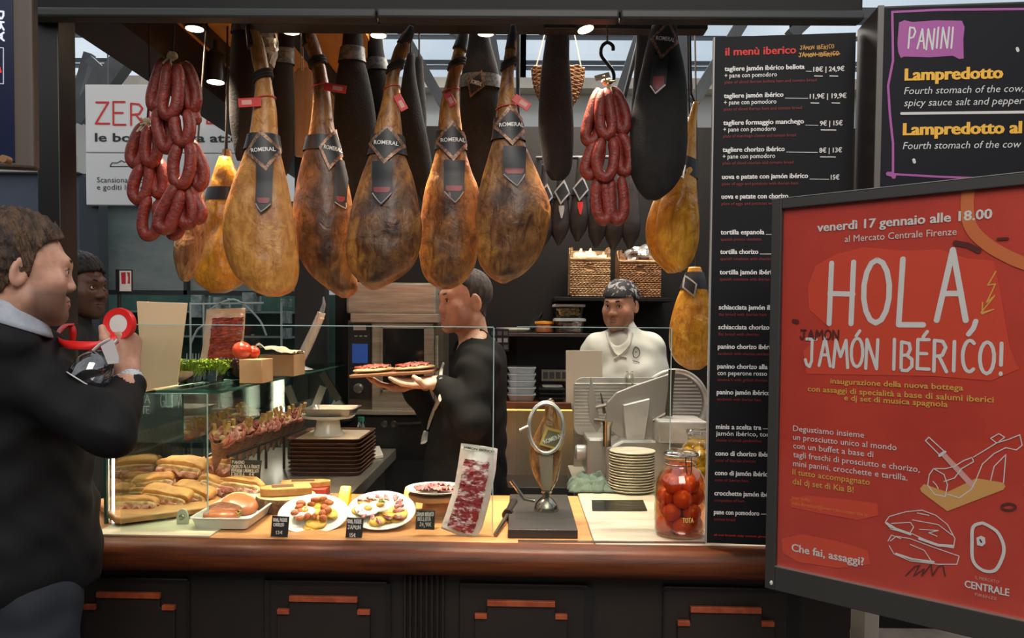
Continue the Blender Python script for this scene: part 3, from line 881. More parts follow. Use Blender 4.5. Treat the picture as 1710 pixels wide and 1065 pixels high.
# ---- red event poster in a steel stand
A = P(1302, 650, 1.86); B = P(1710, 650, 1.86 * .823)
pp = Plane(A, (B.x - A.x, B.y - A.y))
st = root('poster_stand', 'large red event poster in a grey steel stand with hand lettering', 'poster', (0.86, 1.68, 0))
pz0 = pp.ab(1297, 945)[1]; pz1 = pp.ab(1308, 349)[1]; PW = .62
M_fr = mat('stand_grey', (58, 56, 54), .5, metal=.2)
M_pr = mat('poster_red', (204, 68, 50), .5, col2=(194, 62, 46), scale=6)
part('print', MB().prism([pp.pt(0, pz0, -.004), pp.pt(PW, pz0, -.004), pp.pt(PW, pz1, -.004), pp.pt(0, pz1, -.004)], -pp.n * .006), M_pr, st, smooth=False)
fw = .024; fr = MB()
ft = pp.ab(1300, 333)[1] - pz1; fb = pz0 - pp.ab(1300, 985)[1]
for (x0, x1, y0, y1) in ((-fw, 0, pz0 - fb, pz1 + ft), (PW, PW + fw, pz0 - fb, pz1 + ft), (0, PW, pz1, pz1 + ft), (0, PW, pz0 - fb, pz0)):
    fr.prism([pp.pt(x0, y0, .008), pp.pt(x1, y0, .008), pp.pt(x1, y1, .008), pp.pt(x0, y1, .008)], -pp.n * .032)
part('frame', fr, M_fr, st, smooth=False, bevel=.002)
lip = MB()
for (x0, x1, y0, y1) in ((0, PW, pz0, pz0 + .002), (-fw, PW + fw, pz1 + ft, pz1 + ft + .0015)):
    lip.prism([pp.pt(x0, y0, .009), pp.pt(x1, y0, .009), pp.pt(x1, y1, .009), pp.pt(x0, y1, .009)], -pp.n * .014)
part('bright_lip', lip, mat('bright_aluminium', (196, 192, 184), .3, metal=.9), st, smooth=False)
part('bolt', MB().ball(pp.at(1288, 973, .009), (.004, .004, .006), 10, 6), mat('bolt_white', (200, 196, 188), .3), st)
pc = pp.pt(.30, 0, -.02); pc.z = 0
part('pole', MB().cyl(pc, pc + Vector((0, 0, pz0 - fb)), .016), mat('pole_grey', (80, 80, 82), .35, metal=.5), st)
part('base_plate', MB().lathe([(.24, 0), (.24, .012), (.02, .02)], pc, seg=40), M_fr, st)
def c8(l): return [(1270 + x / 2.598, 270 + y / 2.598) for x, y in l]
def c9(l): return [(1270 + x / 2.566, 650 + y / 2.566) for x, y in l]
tb, tw, tg, td, tt = MB(), MB(), MB(), MB(), MB()
fill_on(tb, pp, c8([(240, 450), (330, 400), (450, 370), (620, 385), (780, 380), (900, 420), (1010, 430), (1040, 560), (1060, 680), (1080, 800), (1120, 900), (1000, 950), (760, 930), (480, 925), (200, 920), (185, 820), (300, 720), (210, 640), (205, 540)]), -.0030)
fill_on(tb, pp, c9([(125, 470), (200, 455), (360, 470), (500, 488), (505, 540), (420, 560), (250, 530), (130, 505)]), -.0030)
fill_on(tb, pp, c9([(90, 640), (180, 620), (330, 650), (460, 690), (470, 750), (330, 765), (160, 740), (95, 700)]), -.0030)
OF = -.0022
line_on(tw, pp, 'venerdì 17 gennaio alle 18.00', (1364, 386.6), (1656, 366), 14.5, OF, bold=.03)
line_on(tw, pp, 'al Mercato Centrale Firenze', (1410, 404), (1597, 389), 11, OF)
hand_on(tw, pp, 'HOLA', (1384, 538), (1612, 541), 104, 8.5, off=OF, gap=.34, slant=.0, wob=.08)
pen_on(tw, pp, [(1629, 536), (1625, 548), (1617, 558)], 8, OF)
hand_on(tw, pp, 'JAMÓN IBÉRICO!', (1344, 610), (1678, 622), 45, 5, off=OF, gap=.25, wob=.1)
hand_on(td, pp, 'JAMON', (1336, 566), (1400, 563), 15, 3, off=OF)
line_on(tg, pp, 'inaugurazione della nuova bottega', (1386, 640), (1608, 649), 9, OF, bold=.02)
line_on(tg, pp, 'con assaggi di specialità a base di salumi iberici', (1348, 653), (1659, 665), 9, OF, bold=.02)
line_on(tg, pp, 'e dj set di musica spagnola', (1409, 668), (1582, 677), 9, OF, bold=.02)
for s, x1, y in (('Degustiamo insieme', 443, 178), ('un prosciutto unico al mondo', 583, 215), ('con un buffet a base di', 483, 252), ('tagli freschi di prosciutto e chorizo,', 682, 290), ('mini panini, crocchette e tartilla.', 630, 328)):
    line_on(tw, pp, s, c9([(138, y)])[0], c9([(x1, y)])[0], 9.5, OF, bold=.005)
for s, x1, y in (('Il tutto accompagnato', 468, 365), ('dal dj set di Kia B!', 398, 405)):
    line_on(tg, pp, s, c9([(135, y)])[0], c9([(x1, y)])[0], 9.5, OF, bold=.01)
to = MB()
line_on(to, pp, 'per info:', c9([(133, 470)])[0], c9([(213, 470)])[0], 6, OF)
line_on(to, pp, 'info.firenze@mercatocentrale.it', c9([(133, 494)])[0], c9([(460, 494)])[0], 6, OF)
line_on(tw, pp, 'Che fai, assaggi?', c9([(131, 692)])[0], c9([(443, 692)])[0], 12.5, OF, bold=.025)
line_on(tw, pp, 'CENTRALE', c9([(873, 848)])[0], c9([(1065, 848)])[0], 12, OF, bold=.03)
line_on(tt, pp, 'IL MERCATO', c9([(918, 812)])[0], c9([(1022, 812)])[0], 5, OF)
line_on(tt, pp, 'FIRENZE', c9([(918, 885)])[0], c9([(1012, 885)])[0], 5, OF)
pen_on(tw, pp, c9(arc_path([(x, y, 0) for x, y in ((950, 573), (910, 590), (905, 660), (910, 735), (950, 775), (1000, 778), (1030, 735), (1042, 680), (1020, 620), (985, 590), (950, 573))], 4) and [(v.x, v.y) for v in arc_path([(x, y, 0) for x, y in ((950, 573), (910, 590), (905, 660), (910, 735), (950, 775), (1000, 778), (1030, 735), (1042, 680), (1020, 620), (985, 590), (950, 573))], 4)]), 5.2, OF)
fill_on(tw, pp, c9([(925, 635), (945, 627), (962, 635), (964, 660), (950, 672), (928, 668)]), OF)
pen_on(td, pp, c9([(940, 645), (946, 655)]), 2.5, OF + .0004)
# drawing of a ham on a board with a knife
tn = MB()
fill_on(tn, pp, c9([(683, 425), (700, 405), (800, 440), (925, 380), (1040, 400), (1050, 415), (1040, 430), (800, 522), (690, 440)]), OF - .0002)
for l in ([(722, 365), (740, 340), (790, 340), (830, 330), (870, 305), (905, 292), (912, 310), (860, 340), (830, 380), (785, 395)],
          [(722, 365), (715, 410), (745, 450), (790, 460), (800, 410), (785, 365), (740, 340)], [(912, 290), (970, 255), (1010, 230), (1060, 215), (1110, 195), (1120, 240), (1095, 260), (1050, 250)],
          [(1010, 230), (985, 210), (1020, 190), (1045, 205), (1020, 225)], [(925, 380), (950, 320), (1000, 275), (1050, 250)], [(1040, 400), (1050, 280), (1000, 330), (985, 390)], [(800, 450), (850, 465), (900, 430), (925, 385)], [(738, 395), (752, 410), (760, 425)]):
    pen_on(tw, pp, c9(l), 1.6, OF)
fill_on(tt, pp, c9([(775, 285), (795, 275), (915, 400), (918, 425), (890, 410)]), OF)
pen_on(tw, pp, c9([(720, 205), (705, 220), (765, 280), (785, 265), (720, 205)]), 1.8, OF); pen_on(tw, pp, c9([(765, 285), (790, 268)]), 4, OF)
# drawing of a filled bread
for l in ([(533, 570), (550, 545), (620, 525), (690, 518), (750, 540), (800, 580), (832, 640), (825, 680), (760, 670), (650, 620), (560, 600), (533, 570)], [(555, 650), (580, 630), (640, 640), (720, 670), (850, 715), (840, 750), (760, 750), (640, 735), (570, 705), (550, 670)],
          [(560, 575), (640, 570), (655, 590), (640, 615)], [(650, 560), (760, 580), (820, 625)], [(680, 600), (760, 605), (720, 615), (755, 630)], [(640, 665), (700, 690), (730, 735)], [(545, 650), (560, 625), (600, 640)], [(620, 720), (700, 740)], [(670, 530), (720, 540)]):
    pen_on(tw, pp, c9(l), 1.5, OF)
pen_on(tw, pp, c9([(540, 575), (580, 600), (640, 620)]), 4.5, OF); pen_on(tw, pp, c9([(680, 640), (760, 668), (820, 672)]), 4.5, OF); pen_on(tw, pp, c9([(580, 705), (650, 728), (740, 740)]), 3.5, OF)
pen_on(td, pp, c9(_el(1062, 505, 30, 14)), 4, OF); pen_on(td, pp, c9([(620, 800), (660, 760), (680, 755), (655, 800), (700, 770), (690, 800), (730, 750), (735, 800), (760, 760), (780, 755), (790, 800)]), 2, OF)
pen_on(td, pp, c8([(845, 352), (900, 362), (945, 385)]), 9, OF); pen_on(td, pp, c8([(1030, 335), (1070, 333)]), 5, OF); pen_on(td, pp, c8([(142, 690), (158, 694)]), 7, OF)
sw = MB(); pen_on(sw, pp, c8([(v.x, v.y) for v in arc_path([(900, 130, 0), (895, 200, 0), (915, 290, 0), (1000, 370, 0), (1143, 440, 0), (1300, 470, 0)], 6)]), 20, OF - .0003)
pen_on(tg, pp, c8([(1020, 475), (985, 535), (1018, 530), (980, 610), (1015, 580), (955, 655), (1010, 640), (960, 660), (962, 610)]), 2, OF)
part('brush_patch', tb, mat('print_bright_red', (220, 78, 52), .5), st, smooth=False)
part('white_lettering', tw, M_w, st, smooth=False); part('gold_lettering', tg, M_gold, st, smooth=False)
part('dark_marks', td, mat('print_dark_marks', (96, 36, 30), .6), st, smooth=False); part('orange_lettering', to, mat('print_orange', (240, 140, 60), .6), st, smooth=False)
part('pale_drawing', tt, mat('print_pale_pink', (226, 170, 160), .6), st, smooth=False); part('tan_drawing', tn, mat('print_tan', (222, 168, 96), .6), st, smooth=False)
part('brush_swoosh', sw, mat('print_swoosh', (216, 120, 66), .6), st, smooth=False)
part('clear_cover', MB().prism([pp.pt(0, pz0, .001), pp.pt(PW, pz0, .001), pp.pt(PW, pz1, .001), pp.pt(0, pz1, .001)], -pp.n * .002), glass('poster_cover', (250, 250, 250), .04, base=.02), st, smooth=False)

# pale end panel seen past the poster stand
e = MB().box((P(1420, 1040, 2.5).x, 2.4, 0), (P(1444, 1040, 2.5).x, 2.5, .84))
solo('end_panel', 'pale panel edge standing past the counter end under the poster', 'panel', e, mat('pale_panel', (190, 178, 164), .5), bevel=.002)

# ---- menu screen of the stall on the near side
po = P(24, 150, 1.75); pl2 = Plane((po.x, 1.75, 0), (1, .25))
sc = root('wall_screen', 'dark menu screen in a brown frame hanging beside the black post', 'screen', pl2.at(24, 275))
s0 = pl2.ab(20, 270)[1]; s1 = pl2.ab(20, -60)[1]
a22 = pl2.ab(24, 150)[0]; a60 = pl2.ab(60, 150)[0]
part('frame', MB().prism([pl2.pt(a22 - .5, s0 - .012), pl2.pt(a60 - .005, s0 - .012), pl2.pt(a60 - .005, s1), pl2.pt(a22 - .5, s1)], -pl2.n * .04), mat('screen_frame_brown', (78, 66, 58), .5), sc, smooth=False, bevel=.006)
part('display', MB().prism([pl2.pt(a22 - .48, s0, .001), pl2.pt(a22, s0, .001), pl2.pt(a22, s1 - .01, .001), pl2.pt(a22 - .48, s1 - .01, .001)], pl2.n * .003), mat('screen_navy', (20, 26, 46), .2, emit=.25, glow=(16, 26, 58)), sc, smooth=False)
t = MB(); t2 = MB()
def vert(s, x, y0, y1, h):      # lettering turned a quarter
    a, b = pl2.ab(x, y0); _, b2 = pl2.ab(x, y1); ah = pl2.ab(x + h, y0)[0] - a
    return hand(t, s, lambda u, v: pl2.pt(a + ah - v, b - u, .0045), 0, 0, b - b2, ah, .004)
vert('DRA', -2, 20, 68, 9)
pen_on(t, pl2, [(-8, 80), (7, 81), (7, 141), (-8, 140)], 1, .0045)
pen_on(t2, pl2, [(0, 114), (2, 121)], 4, .0045)
part('white_lettering', t, mat('screen_white', (200, 205, 220), .4, emit=.6), sc, smooth=False); part('red_mark', t2, mat('screen_red', (200, 40, 40), .4, emit=.5), sc, smooth=False)
lt = MB().cyl(P(15, 268, 1.7), P(15, 268, 1.7) + Vector((0, -.02, 0)), .008)
part('knob', lt, mat('wood_knob', (140, 100, 66), .5), sc)

# ---- white hanging sign behind the sausages
pz = YP(4.45)
zs_ = root('hanging_sign', 'white two-part sign with red hand lettering behind the sausages', 'sign', P(270, 340, 4.45))
for y0, y1 in ((140, 253), (255, 341)):
    part('panel', MB().box((P(140, 0, 4.45).x, 4.452, P(0, y1, 4.45).z), (P(432, 0, 4.45).x, 4.49, P(0, y0, 4.45).z)), mat('sign_white', (222, 224, 224), .55), zs_, bevel=.003)
tr, tk = MB(), MB()
hand_on(tr, pz, 'ZERO FILE', (160, 206), (398, 206), 36, 3.2, wob=.15)
line_on(tk, pz, 'le bontà, senza attesa', (159, 236), (424, 236), 14, bold=.025)
line_on(tk, pz, 'Scansiona il codice', (162, 304.5), (262, 304), 9); line_on(tk, pz, 'e goditi le specialità', (162, 316.5), (272, 316), 9)
pen_on(tk, pz, [(184, 277), (187, 272), (196, 272), (203, 268), (208, 271), (216, 267), (224, 273), (236, 270), (246, 277), (184, 278)], 1.4)
part('red_lettering', tr, mat('sign_red', (206, 52, 46), .6), zs_, smooth=False); part('black_lettering', tk, mat('sign_black', (40, 42, 46), .6), zs_, smooth=False)
wr = MB()
for x in (180, 400): wr.cyl(P(x, 140, 4.47), P(x, 60, 4.47), .004, seg=6)
part('wire', wr, M_steel, zs_)
# ================================================================ hams on the rail
rz = P(855, 50, 2.5).z
rail = MB().box((P(425, 45, 2.5).x, 2.46, rz), (P(908, 45, 2.5).x, 2.54, rz + .035)).box((P(900, 45, 2.56).x, 2.54, rz + .02), (P(1180, 45, 2.56).x, 2.6, rz + .05))
def back_rail(Y, xa, xb, lab):
    a_, b_ = P(xa, 30, Y), P(xb, 30, Y)
    m_ = MB().box((a_.x, Y - .012, b_.z - .01), (b_.x, Y + .012, b_.z + .015))
    for e in (a_, b_): m_.box((e.x - .012, 2.3, b_.z - .004), (e.x + .012, Y, b_.z + .02))
    solo('hanging_rail', lab, 'rail', m_, M_black)
back_rail(2.64, 330, 436, 'short rail behind the first ham'); back_rail(2.72, 905, 1178, 'rail over the tall sack and the yellow hams'); back_rail(2.88, 455, 1160, 'rail over the sacks between the last hams')
back_rail(3.0, 340, 720, 'rail over the broadest black sack'); back_rail(3.16, 360, 680, 'rail over the sack behind the broad dark ham'); back_rail(3.3, 690, 1190, 'rearmost rail over the small black sack')
solo('hanging_rail', 'black steel rail under the fascia from which the hams hang', 'rail', rail, M_black, bevel=.003)

def ham_mat(name, gold, tan, dark, rough=.42, streak=True):
    m = bpy.data.materials.new(name); m.use_nodes = True
    nt = m.node_tree; b = nt.nodes['Principled BSDF']; L = nt.links.new
    tc = nt.nodes.new('ShaderNodeTexCoord')
    def noi(scale, det, lo, hi, c0, c1):
        n = nt.nodes.new('ShaderNodeTexNoise'); n.inputs['Scale'].default_value = scale; n.inputs['Detail'].default_value = det; n.inputs['Roughness'].default_value = .62; n.inputs['Distortion'].default_value = .6
        L(tc.outputs['Object'], n.inputs['Vector'])
        r = nt.nodes.new('ShaderNodeValToRGB'); r.color_ramp.elements[0].position = lo; r.color_ramp.elements[1].position = hi
        r.color_ramp.elements[0].color = lin(c0); r.color_ramp.elements[1].color = lin(c1)
        L(n.outputs['Fac'], r.inputs['Fac']); return n, r
    n1, r1 = noi(9, 6, .35, .62, gold, tan)
    n2, r2 = noi(11, 8, .42, .74, dark, (122, 82, 48))
    a = nt.nodes.new('ShaderNodeAttribute'); a.attribute_name = 'lean'
    n3 = nt.nodes.new('ShaderNodeTexNoise'); n3.inputs['Scale'].default_value = 13; n3.inputs['Detail'].default_value = 6
    L(tc.outputs['Object'], n3.inputs['Vector'])
    ad = nt.nodes.new('ShaderNodeMath'); ad.operation = 'MULTIPLY_ADD'; ad.inputs[1].default_value = 1.6; ad.inputs[2].default_value = -.8
    L(n3.outputs['Fac'], ad.inputs[0])
    a2 = nt.nodes.new('ShaderNodeMath'); a2.operation = 'ADD'; a2.use_clamp = True
    L(a.outputs['Fac'], a2.inputs[0]); L(ad.outputs[0], a2.inputs[1])
    mu = nt.nodes.new('ShaderNodeMath'); mu.operation = 'MULTIPLY'; mu.use_clamp = True
    sc_ = nt.nodes.new('ShaderNodeMath'); sc_.operation = 'MULTIPLY'; sc_.inputs[1].default_value = 2.2; sc_.use_clamp = True
    L(a.outputs['Fac'], sc_.inputs[0]); L(sc_.outputs[0], mu.inputs[0]); L(a2.outputs[0], mu.inputs[1])
    x = nt.nodes.new('ShaderNodeMix'); x.data_type = 'RGBA'
    L(mu.outputs[0], x.inputs['Factor']); L(r1.outputs['Color'], x.inputs['A']); L(r2.outputs['Color'], x.inputs['B'])
    mp = nt.nodes.new('ShaderNodeMapping'); mp.inputs['Scale'].default_value = (1, 1, .38); mp.inputs['Rotation'].default_value = (0, .25, 0)
    L(tc.outputs['Object'], mp.inputs['Vector'])
    n5 = nt.nodes.new('ShaderNodeTexNoise'); n5.inputs['Scale'].default_value = 34; n5.inputs['Detail'].default_value = 7; n5.inputs['Roughness'].default_value = .7; n5.inputs['Distortion'].default_value = 1.4
    L(mp.outputs['Vector'], n5.inputs['Vector'])
    r5 = nt.nodes.new('ShaderNodeValToRGB'); r5.color_ramp.elements[0].position = .36; r5.color_ramp.elements[1].position = .58
    r5.color_ramp.elements[0].color = lin((150, 118, 96)) if streak else lin((206, 186, 166)); r5.color_ramp.elements[1].color = (1, 1, 1, 1)
    L(n5.outputs['Fac'], r5.inputs['Fac'])
    xm = nt.nodes.new('ShaderNodeMix'); xm.data_type = 'RGBA'; xm.blend_type = 'MULTIPLY'; xm.inputs['Factor'].default_value = 1.0
    L(x.outputs['Result'], xm.inputs['A']); L(r5.outputs['Color'], xm.inputs['B'])
    L(xm.outputs['Result'], b.inputs['Base Color'])
    b.inputs['Roughness'].default_value = rough; b.inputs['Coat Weight'].default_value = .12; b.inputs['Coat Roughness'].default_value = .3
    bp = nt.nodes.new('ShaderNodeBump'); bp.inputs['Strength'].default_value = .6; bp.inputs['Distance'].default_value = .008
    n4 = nt.nodes.new('ShaderNodeTexNoise'); n4.inputs['Scale'].default_value = 26; n4.inputs['Detail'].default_value = 8; n4.inputs['Distortion'].default_value = .8
    L(tc.outputs['Object'], n4.inputs['Vector']); L(n4.outputs['Fac'], bp.inputs['Height']); L(bp.outputs['Normal'], b.inputs['Normal'])
    return m

def loft(rows, Y, tb=.62, seg=44, sub=6, jit=1.0, seed=0, lean=0.0, lean_c=(.1, .72), ts=.95):
    """a hanging joint: silhouette rows (pixel y, left x, right x) at depth Y, rounded front and back"""
    C = []
    for y, xl, xr in rows:
        a = P(xl, y, Y); b = P(xr, y, Y)
        C.append(((a.x + b.x) / 2, (b.x - a.x) / 2, (a.z + b.z) / 2))
    S = arc_path(C, sub)
    hwm = max(s.y for s in S)
    mb = MB(); att = []; prof = []
    n = len(S)
    for i, s in enumerate(S):
        cx, hw, z = s.x, max(s.y, .002), s.z
        f = ts + (tb - ts) * min(1, max(0, (hw / hwm - .4) / .35))
        th = hw * f
        if i > n - sub * 2: th = max(th, hw * .62)
        prof.append((z, cx, hw, th))
        for k in range(seg):
            a = 2 * math.pi * k / seg
            ca, sa = math.cos(a), math.sin(a)
            q = Vector((cx + hw * ca, Y - th * sa, z))
            nn = noise.noise(q * 9 + Vector((seed, 0, 0))) * .10 + noise.noise(q * 24 + Vector((0, seed, 0))) * .05
            d = nn * min(hw, .07) * jit * (abs(sa) ** .7 if sa > 0 else .3)
            if sa > 0: d += (abs(noise.noise(Vector((q.x * 13 + seed, q.z * 6, 2.5)))) - .22) * .16 * min(hw, .09) * jit * sa
            q += Vector((ca * d * .3, -sa * d, 0))
            mb.v.append(tuple(q))
            t = i / (n - 1)
            u = ca * (1 if sa > -.2 else 0)
            w = 0.0
            if sa > 0:
                du = (u - lean_c[0]) / .95; dt = (t - lean_c[1]) / .36
                w = max(0.0, 1 - (du * du + dt * dt)) ** .6
            att.append(w * lean)
    for i in range(n - 1):
        for k in range(seg):
            mb.f.append((i * seg + k, (i + 1) * seg + k, (i + 1) * seg + (k + 1) % seg, i * seg + (k + 1) % seg))
    mb.f.append(tuple(range(seg))); mb.f.append(tuple((n - 1) * seg + k for k in range(seg))[::-1])
    mb.m = [0] * len(mb.f)
    mb.attr = {'lean': att}
    zz = np.array([p[0] for p in prof])[::-1]; cc = np.array([p[1] for p in prof])[::-1]; hh = np.array([p[2] for p in prof])[::-1]; tt = np.array([p[3] for p in prof])[::-1]
    def front(x, z, off=.004):
        c = np.interp(z, zz, cc); h = np.interp(z, zz, hh); th = np.interp(z, zz, tt)
        u = max(-.985, min(.985, (x - c) / h))
        return Vector((c + u * h * (1 + off / h), Y - th * math.sqrt(1 - u * u) - off, z))
    def ring(z, grow=.004):
        c = np.interp(z, zz, cc); h = np.interp(z, zz, hh); th = np.interp(z, zz, tt)
        return c, h + grow, th + grow
    return mb, front, ring

M_hgold = ham_mat('ham_golden', (214, 156, 76), (186, 126, 56), (140, 92, 48), streak=False)
M_hbrown = ham_mat('ham_brown', (206, 146, 66), (138, 86, 40), (62, 40, 27))
M_hdark = ham_mat('ham_dark_brown', (196, 136, 60), (116, 74, 38), (52, 35, 26))
M_hyel = ham_mat('ham_yellow', (238, 180, 62), (206, 138, 38), (160, 98, 32), .28, streak=False)
M_hoof = mat('hoof_black', (34, 27, 24), .45, col2=(60, 46, 36), scale=20)
M_rope = mat('rope_dark', (42, 34, 30), .8)
M_band = mat('label_band', (36, 36, 40), .4)
M_copp = mat('label_copper', (150, 112, 84), .35, metal=.25, col2=(88, 60, 44), scale=120)
M_lblk = mat('label_black', (22, 23, 27), .45)
M_ltxt = mat('label_silver_text', (220, 216, 208), .4)
M_tagr = mat('tag_red', (206, 50, 44), .4)
M_lred = mat('label_red', (128, 34, 34), .4)

def drape_diamond(front, cx, cy, hw, hh, Y, rot=0.0, off=.006, n=10, sq=1.0):
    c = P(cx, cy, Y); k = Y / FPX; mb = MB()
    for i in range(n + 1):
        for j in range(n + 1):
            s = -1 + 2 * i / n; t = -1 + 2 * j / n
            x = (s + t) / 2 * hw * k; z = (s - t) / 2 * hh * k
            x, z = x * math.cos(rot) - z * math.sin(rot), x * math.sin(rot) + z * math.cos(rot)
            mb.v.append(tuple(front(c.x + x * sq, c.z + z, off)))
    for i in range(n):
        for j in range(n):
            a = i * (n + 1) + j
            mb.f.append((a, a + n + 1, a + n + 2, a + 1)); mb.m.append(0)
    return mb
def drape_poly(front, pts, Y, off=.005, rows=10):
    """a strip draped on the joint: pts = [(y, xl, xr), ...]"""
    mb = MB(); ys = [p[0] for p in pts]
    m = 7
    R_ = rows
    for i in range(R_ + 1):
        y = ys[0] + (ys[-1] - ys[0]) * i / R_
        xl = np.interp(y, ys, [p[1] for p in pts]); xr = np.interp(y, ys, [p[2] for p in pts])
        for j in range(m):
            q = P(xl + (xr - xl) * j / (m - 1), y, Y)
            mb.v.append(tuple(front(q.x, q.z, off)))
    for i in range(R_):
        for j in range(m - 1):
            a = i * m + j
            mb.f.append((a, a + m, a + m + 1, a + 1)); mb.m.append(0)
    return mb
def emblem(th, front, Y, cx, cy, hw, hh, rot=0.0, sq=1.0, txt='ROMERAL', small=False, mats=None):
    d = part('diamond_label', drape_diamond(front, cx, cy, hw, hh, Y, rot, .010, sq=sq), (mats or {}).get('rim', M_copp), th)
    part('label_face', drape_diamond(front, cx, cy, hw * .76, hh * .76, Y, rot, .0114, sq=sq), (mats or {}).get('face', M_lblk), d)
    if txt:
        t = MB(); c = P(cx, cy, Y); k = Y / FPX
        text(t, txt, lambda a, b: front(c.x + (a * math.cos(rot) - b * math.sin(rot)) * sq, c.z + a * math.sin(rot) + b * math.cos(rot) - .004, .0128), 9.5 * k, hw * 1.22 * k, bold=.02, align='C')
        part('lettering', t, M_ltxt, d, smooth=False)
    return d
def ring_tube(ring, z, r, Y, grow=.004, tilt=0.0, seg=26, n=1):
    mb = MB()
    for j in range(n):
        c, h, th = ring(z + j * r * 1.7, grow)
        mb.tube([Vector((c + h * math.cos(2 * math.pi * k / seg), Y - th * math.sin(2 * math.pi * k / seg), z + j * r * 1.7 + tilt * math.cos(2 * math.pi * k / seg))) for k in range(seg)], r, 8, closed=True)
    return mb
def band_mb(ring, front, Y, y0, y1, tilt=0.0, seg=36, grow=.006):
    z0, z1 = P(855, y1, Y).z, P(855, y0, Y).z
    mb = MB(); nz = 5
    for j in range(nz + 1):
        z = z0 + (z1 - z0) * j / nz
        c, h, th = ring(z, grow)
        for k in range(seg):
            a = 2 * math.pi * k / seg
            mb.v.append((c + h * math.cos(a), Y - th * math.sin(a), z + tilt * math.cos(a)))
    for j in range(nz):
        for k in range(seg):
            mb.f.append((j * seg + k, j * seg + (k + 1) % seg, (j + 1) * seg + (k + 1) % seg, (j + 1) * seg + k)); mb.m.append(0)
    return mb
def cord_to_rail(th, x, y, Y, m=None, name='hanging_cord', top=None):
    a = P(x, y, Y); zt = top if top is not None else rz + .005
    mb = MB().tube(arc_path([a, a + Vector((.004, .004, .02)), Vector((a.x + .002, a.y, zt))], 5), .0035, 7)
    return part(name, mb, m or M_rope, th)

def ham(label, rows, Y, m, lean, lean_c, dia, ribbon, band, rope, hoof, tag, seed, tb=.62, group='cured hams hanging in the front row', txt='ROMERAL', mats=None, toplift=0):
    mb, front, ring = loft(rows, Y, tb, seed=seed, lean=lean, lean_c=lean_c)
    th = root('cured_ham', label, 'ham', P((rows[-1][1] + rows[-1][2]) / 2, rows[-1][0], Y), group)
    part('meat', mb, m, th, ang=180)
    if hoof:
        hb = MB(); pts = [P(x, y, Y) for x, y, r in hoof]; rs = [r * Y / FPX for x, y, r in hoof]
        hp = arc_path(pts, 4); hr = list(np.interp(np.linspace(0, 1, len(hp)), np.linspace(0, 1, len(rs)), rs))
        hb.tube(hp, hr, 14)
        part('hoof', hb, M_hoof, th, ang=180)
        cord_to_rail(th, hoof[0][0], hoof[0][1] + 3, Y)
    if rope:
        z = P(855, rope, Y).z
        part('rope', ring_tube(ring, z, .0048, Y, .003, .01, n=3), M_rope, th)
    if band: part('neck_band', band_mb(ring, front, Y, band[0], band[1], band[2] if len(band) > 2 else 0.0), M_band, th)
    if ribbon:
        y0, x0, x1, y1, xt = ribbon
        yk = y1 - (x1 - x0) * .62
        rb = part('ribbon', drape_poly(front, [(y0, x0, x1), (yk, x0, x1), (y1, xt - 1, xt + 1)], Y, .009, 14), (mats or {}).get('rib', M_lblk), th)
        hh = yk - 4
        part('red_print', drape_poly(front, [(hh - 7, x0 + 3, x1 - 3), (hh - 1, x0 + 3, x1 - 3), (hh + 2, x0 + 6, x1 - 6)], Y, .0104, 5), M_lred, rb)
        part('silver_edge', MB().tube([front(P(x, y, Y).x, P(x, y, Y).z, .0100) for x, y in ((x0 + 1, yk - 1), ((x0 + xt) / 2, (yk + y1) / 2 - 1), (xt, y1 - 2), ((x1 + xt) / 2, (yk + y1) / 2 - 1), (x1 - 1, yk - 1))], .0018, 6), (mats or {}).get('edge', mat('label_silver', (190, 180, 172), .35, metal=.3)), rb)
    if dia: emblem(th, front, Y, *dia, txt=txt, mats=mats)
    if tag:
        (xa, ya), (xb, yb), w, knot = tag
        tb_ = MB(); a = front(*[P(xa, ya, Y).x, P(xa, ya, Y).z], .01); b = P(xb, yb, a.y - .004); a = P(xa, ya, a.y)
        dv = (b - a); up = Vector((0, -1, 0)).cross(dv).normalized() * w * Y / FPX / 2
        tb_.obox((a + b) / 2, dv / 2, (0, .0015, 0), up)
        tg_ = part('red_tag', tb_, M_tagr, th, smooth=False, bevel=.0012)
        part('tag_label', MB().obox((a + b) / 2 + dv * .12 + Vector((0, -.002, 0)), dv * .22, (0, .0008, 0), up * .5), mat('tag_pale', (220, 160, 150), .5), tg_, smooth=False)
        z = P(855, knot, Y).z
        part('tag_string', ring_tube(ring, z, .0016, Y, .003, .006), M_tagr, th)
    return th, front, ring

H1 = [(52, 414, 433), (75, 418, 441), (96, 420, 446), (134, 427, 453), (182, 423, 461), (230, 416, 464), (268, 405, 471), (311, 388, 481), (359, 374, 489), (407, 374, 496), (445, 385, 499), (470, 402, 496), (486, 424, 487), (495, 446, 468)]
H2 = [(48, 506, 523), (72, 508, 533), (110, 520, 543), (158, 523, 552), (206, 519, 557), (249, 510, 567), (287, 500, 577), (335, 491, 587), (383, 490, 591), (421, 497, 592), (455, 516, 594), (479, 543, 598), (491, 560, 592), (497, 570, 582)]
H3 = [(55, 672, 688), (72, 664, 685), (86, 657, 682), (125, 646, 667), (168, 638, 667), (215, 626, 671), (259, 617, 677), (297, 603, 690), (345, 588, 700), (383, 581, 705), (421, 578, 700), (448, 583, 686), (466, 596, 663), (479, 610, 640), (484, 619, 628)]
H4 = [(55, 766, 782), (82, 758, 777), (105, 752, 775), (134, 745, 767), (172, 736, 767), (211, 732, 771), (249, 729, 777), (287, 719, 788), (316, 710, 799), (359, 703, 801), (407, 700, 798), (440, 702, 794), (462, 709, 783), (476, 722, 768), (483, 738, 752)]
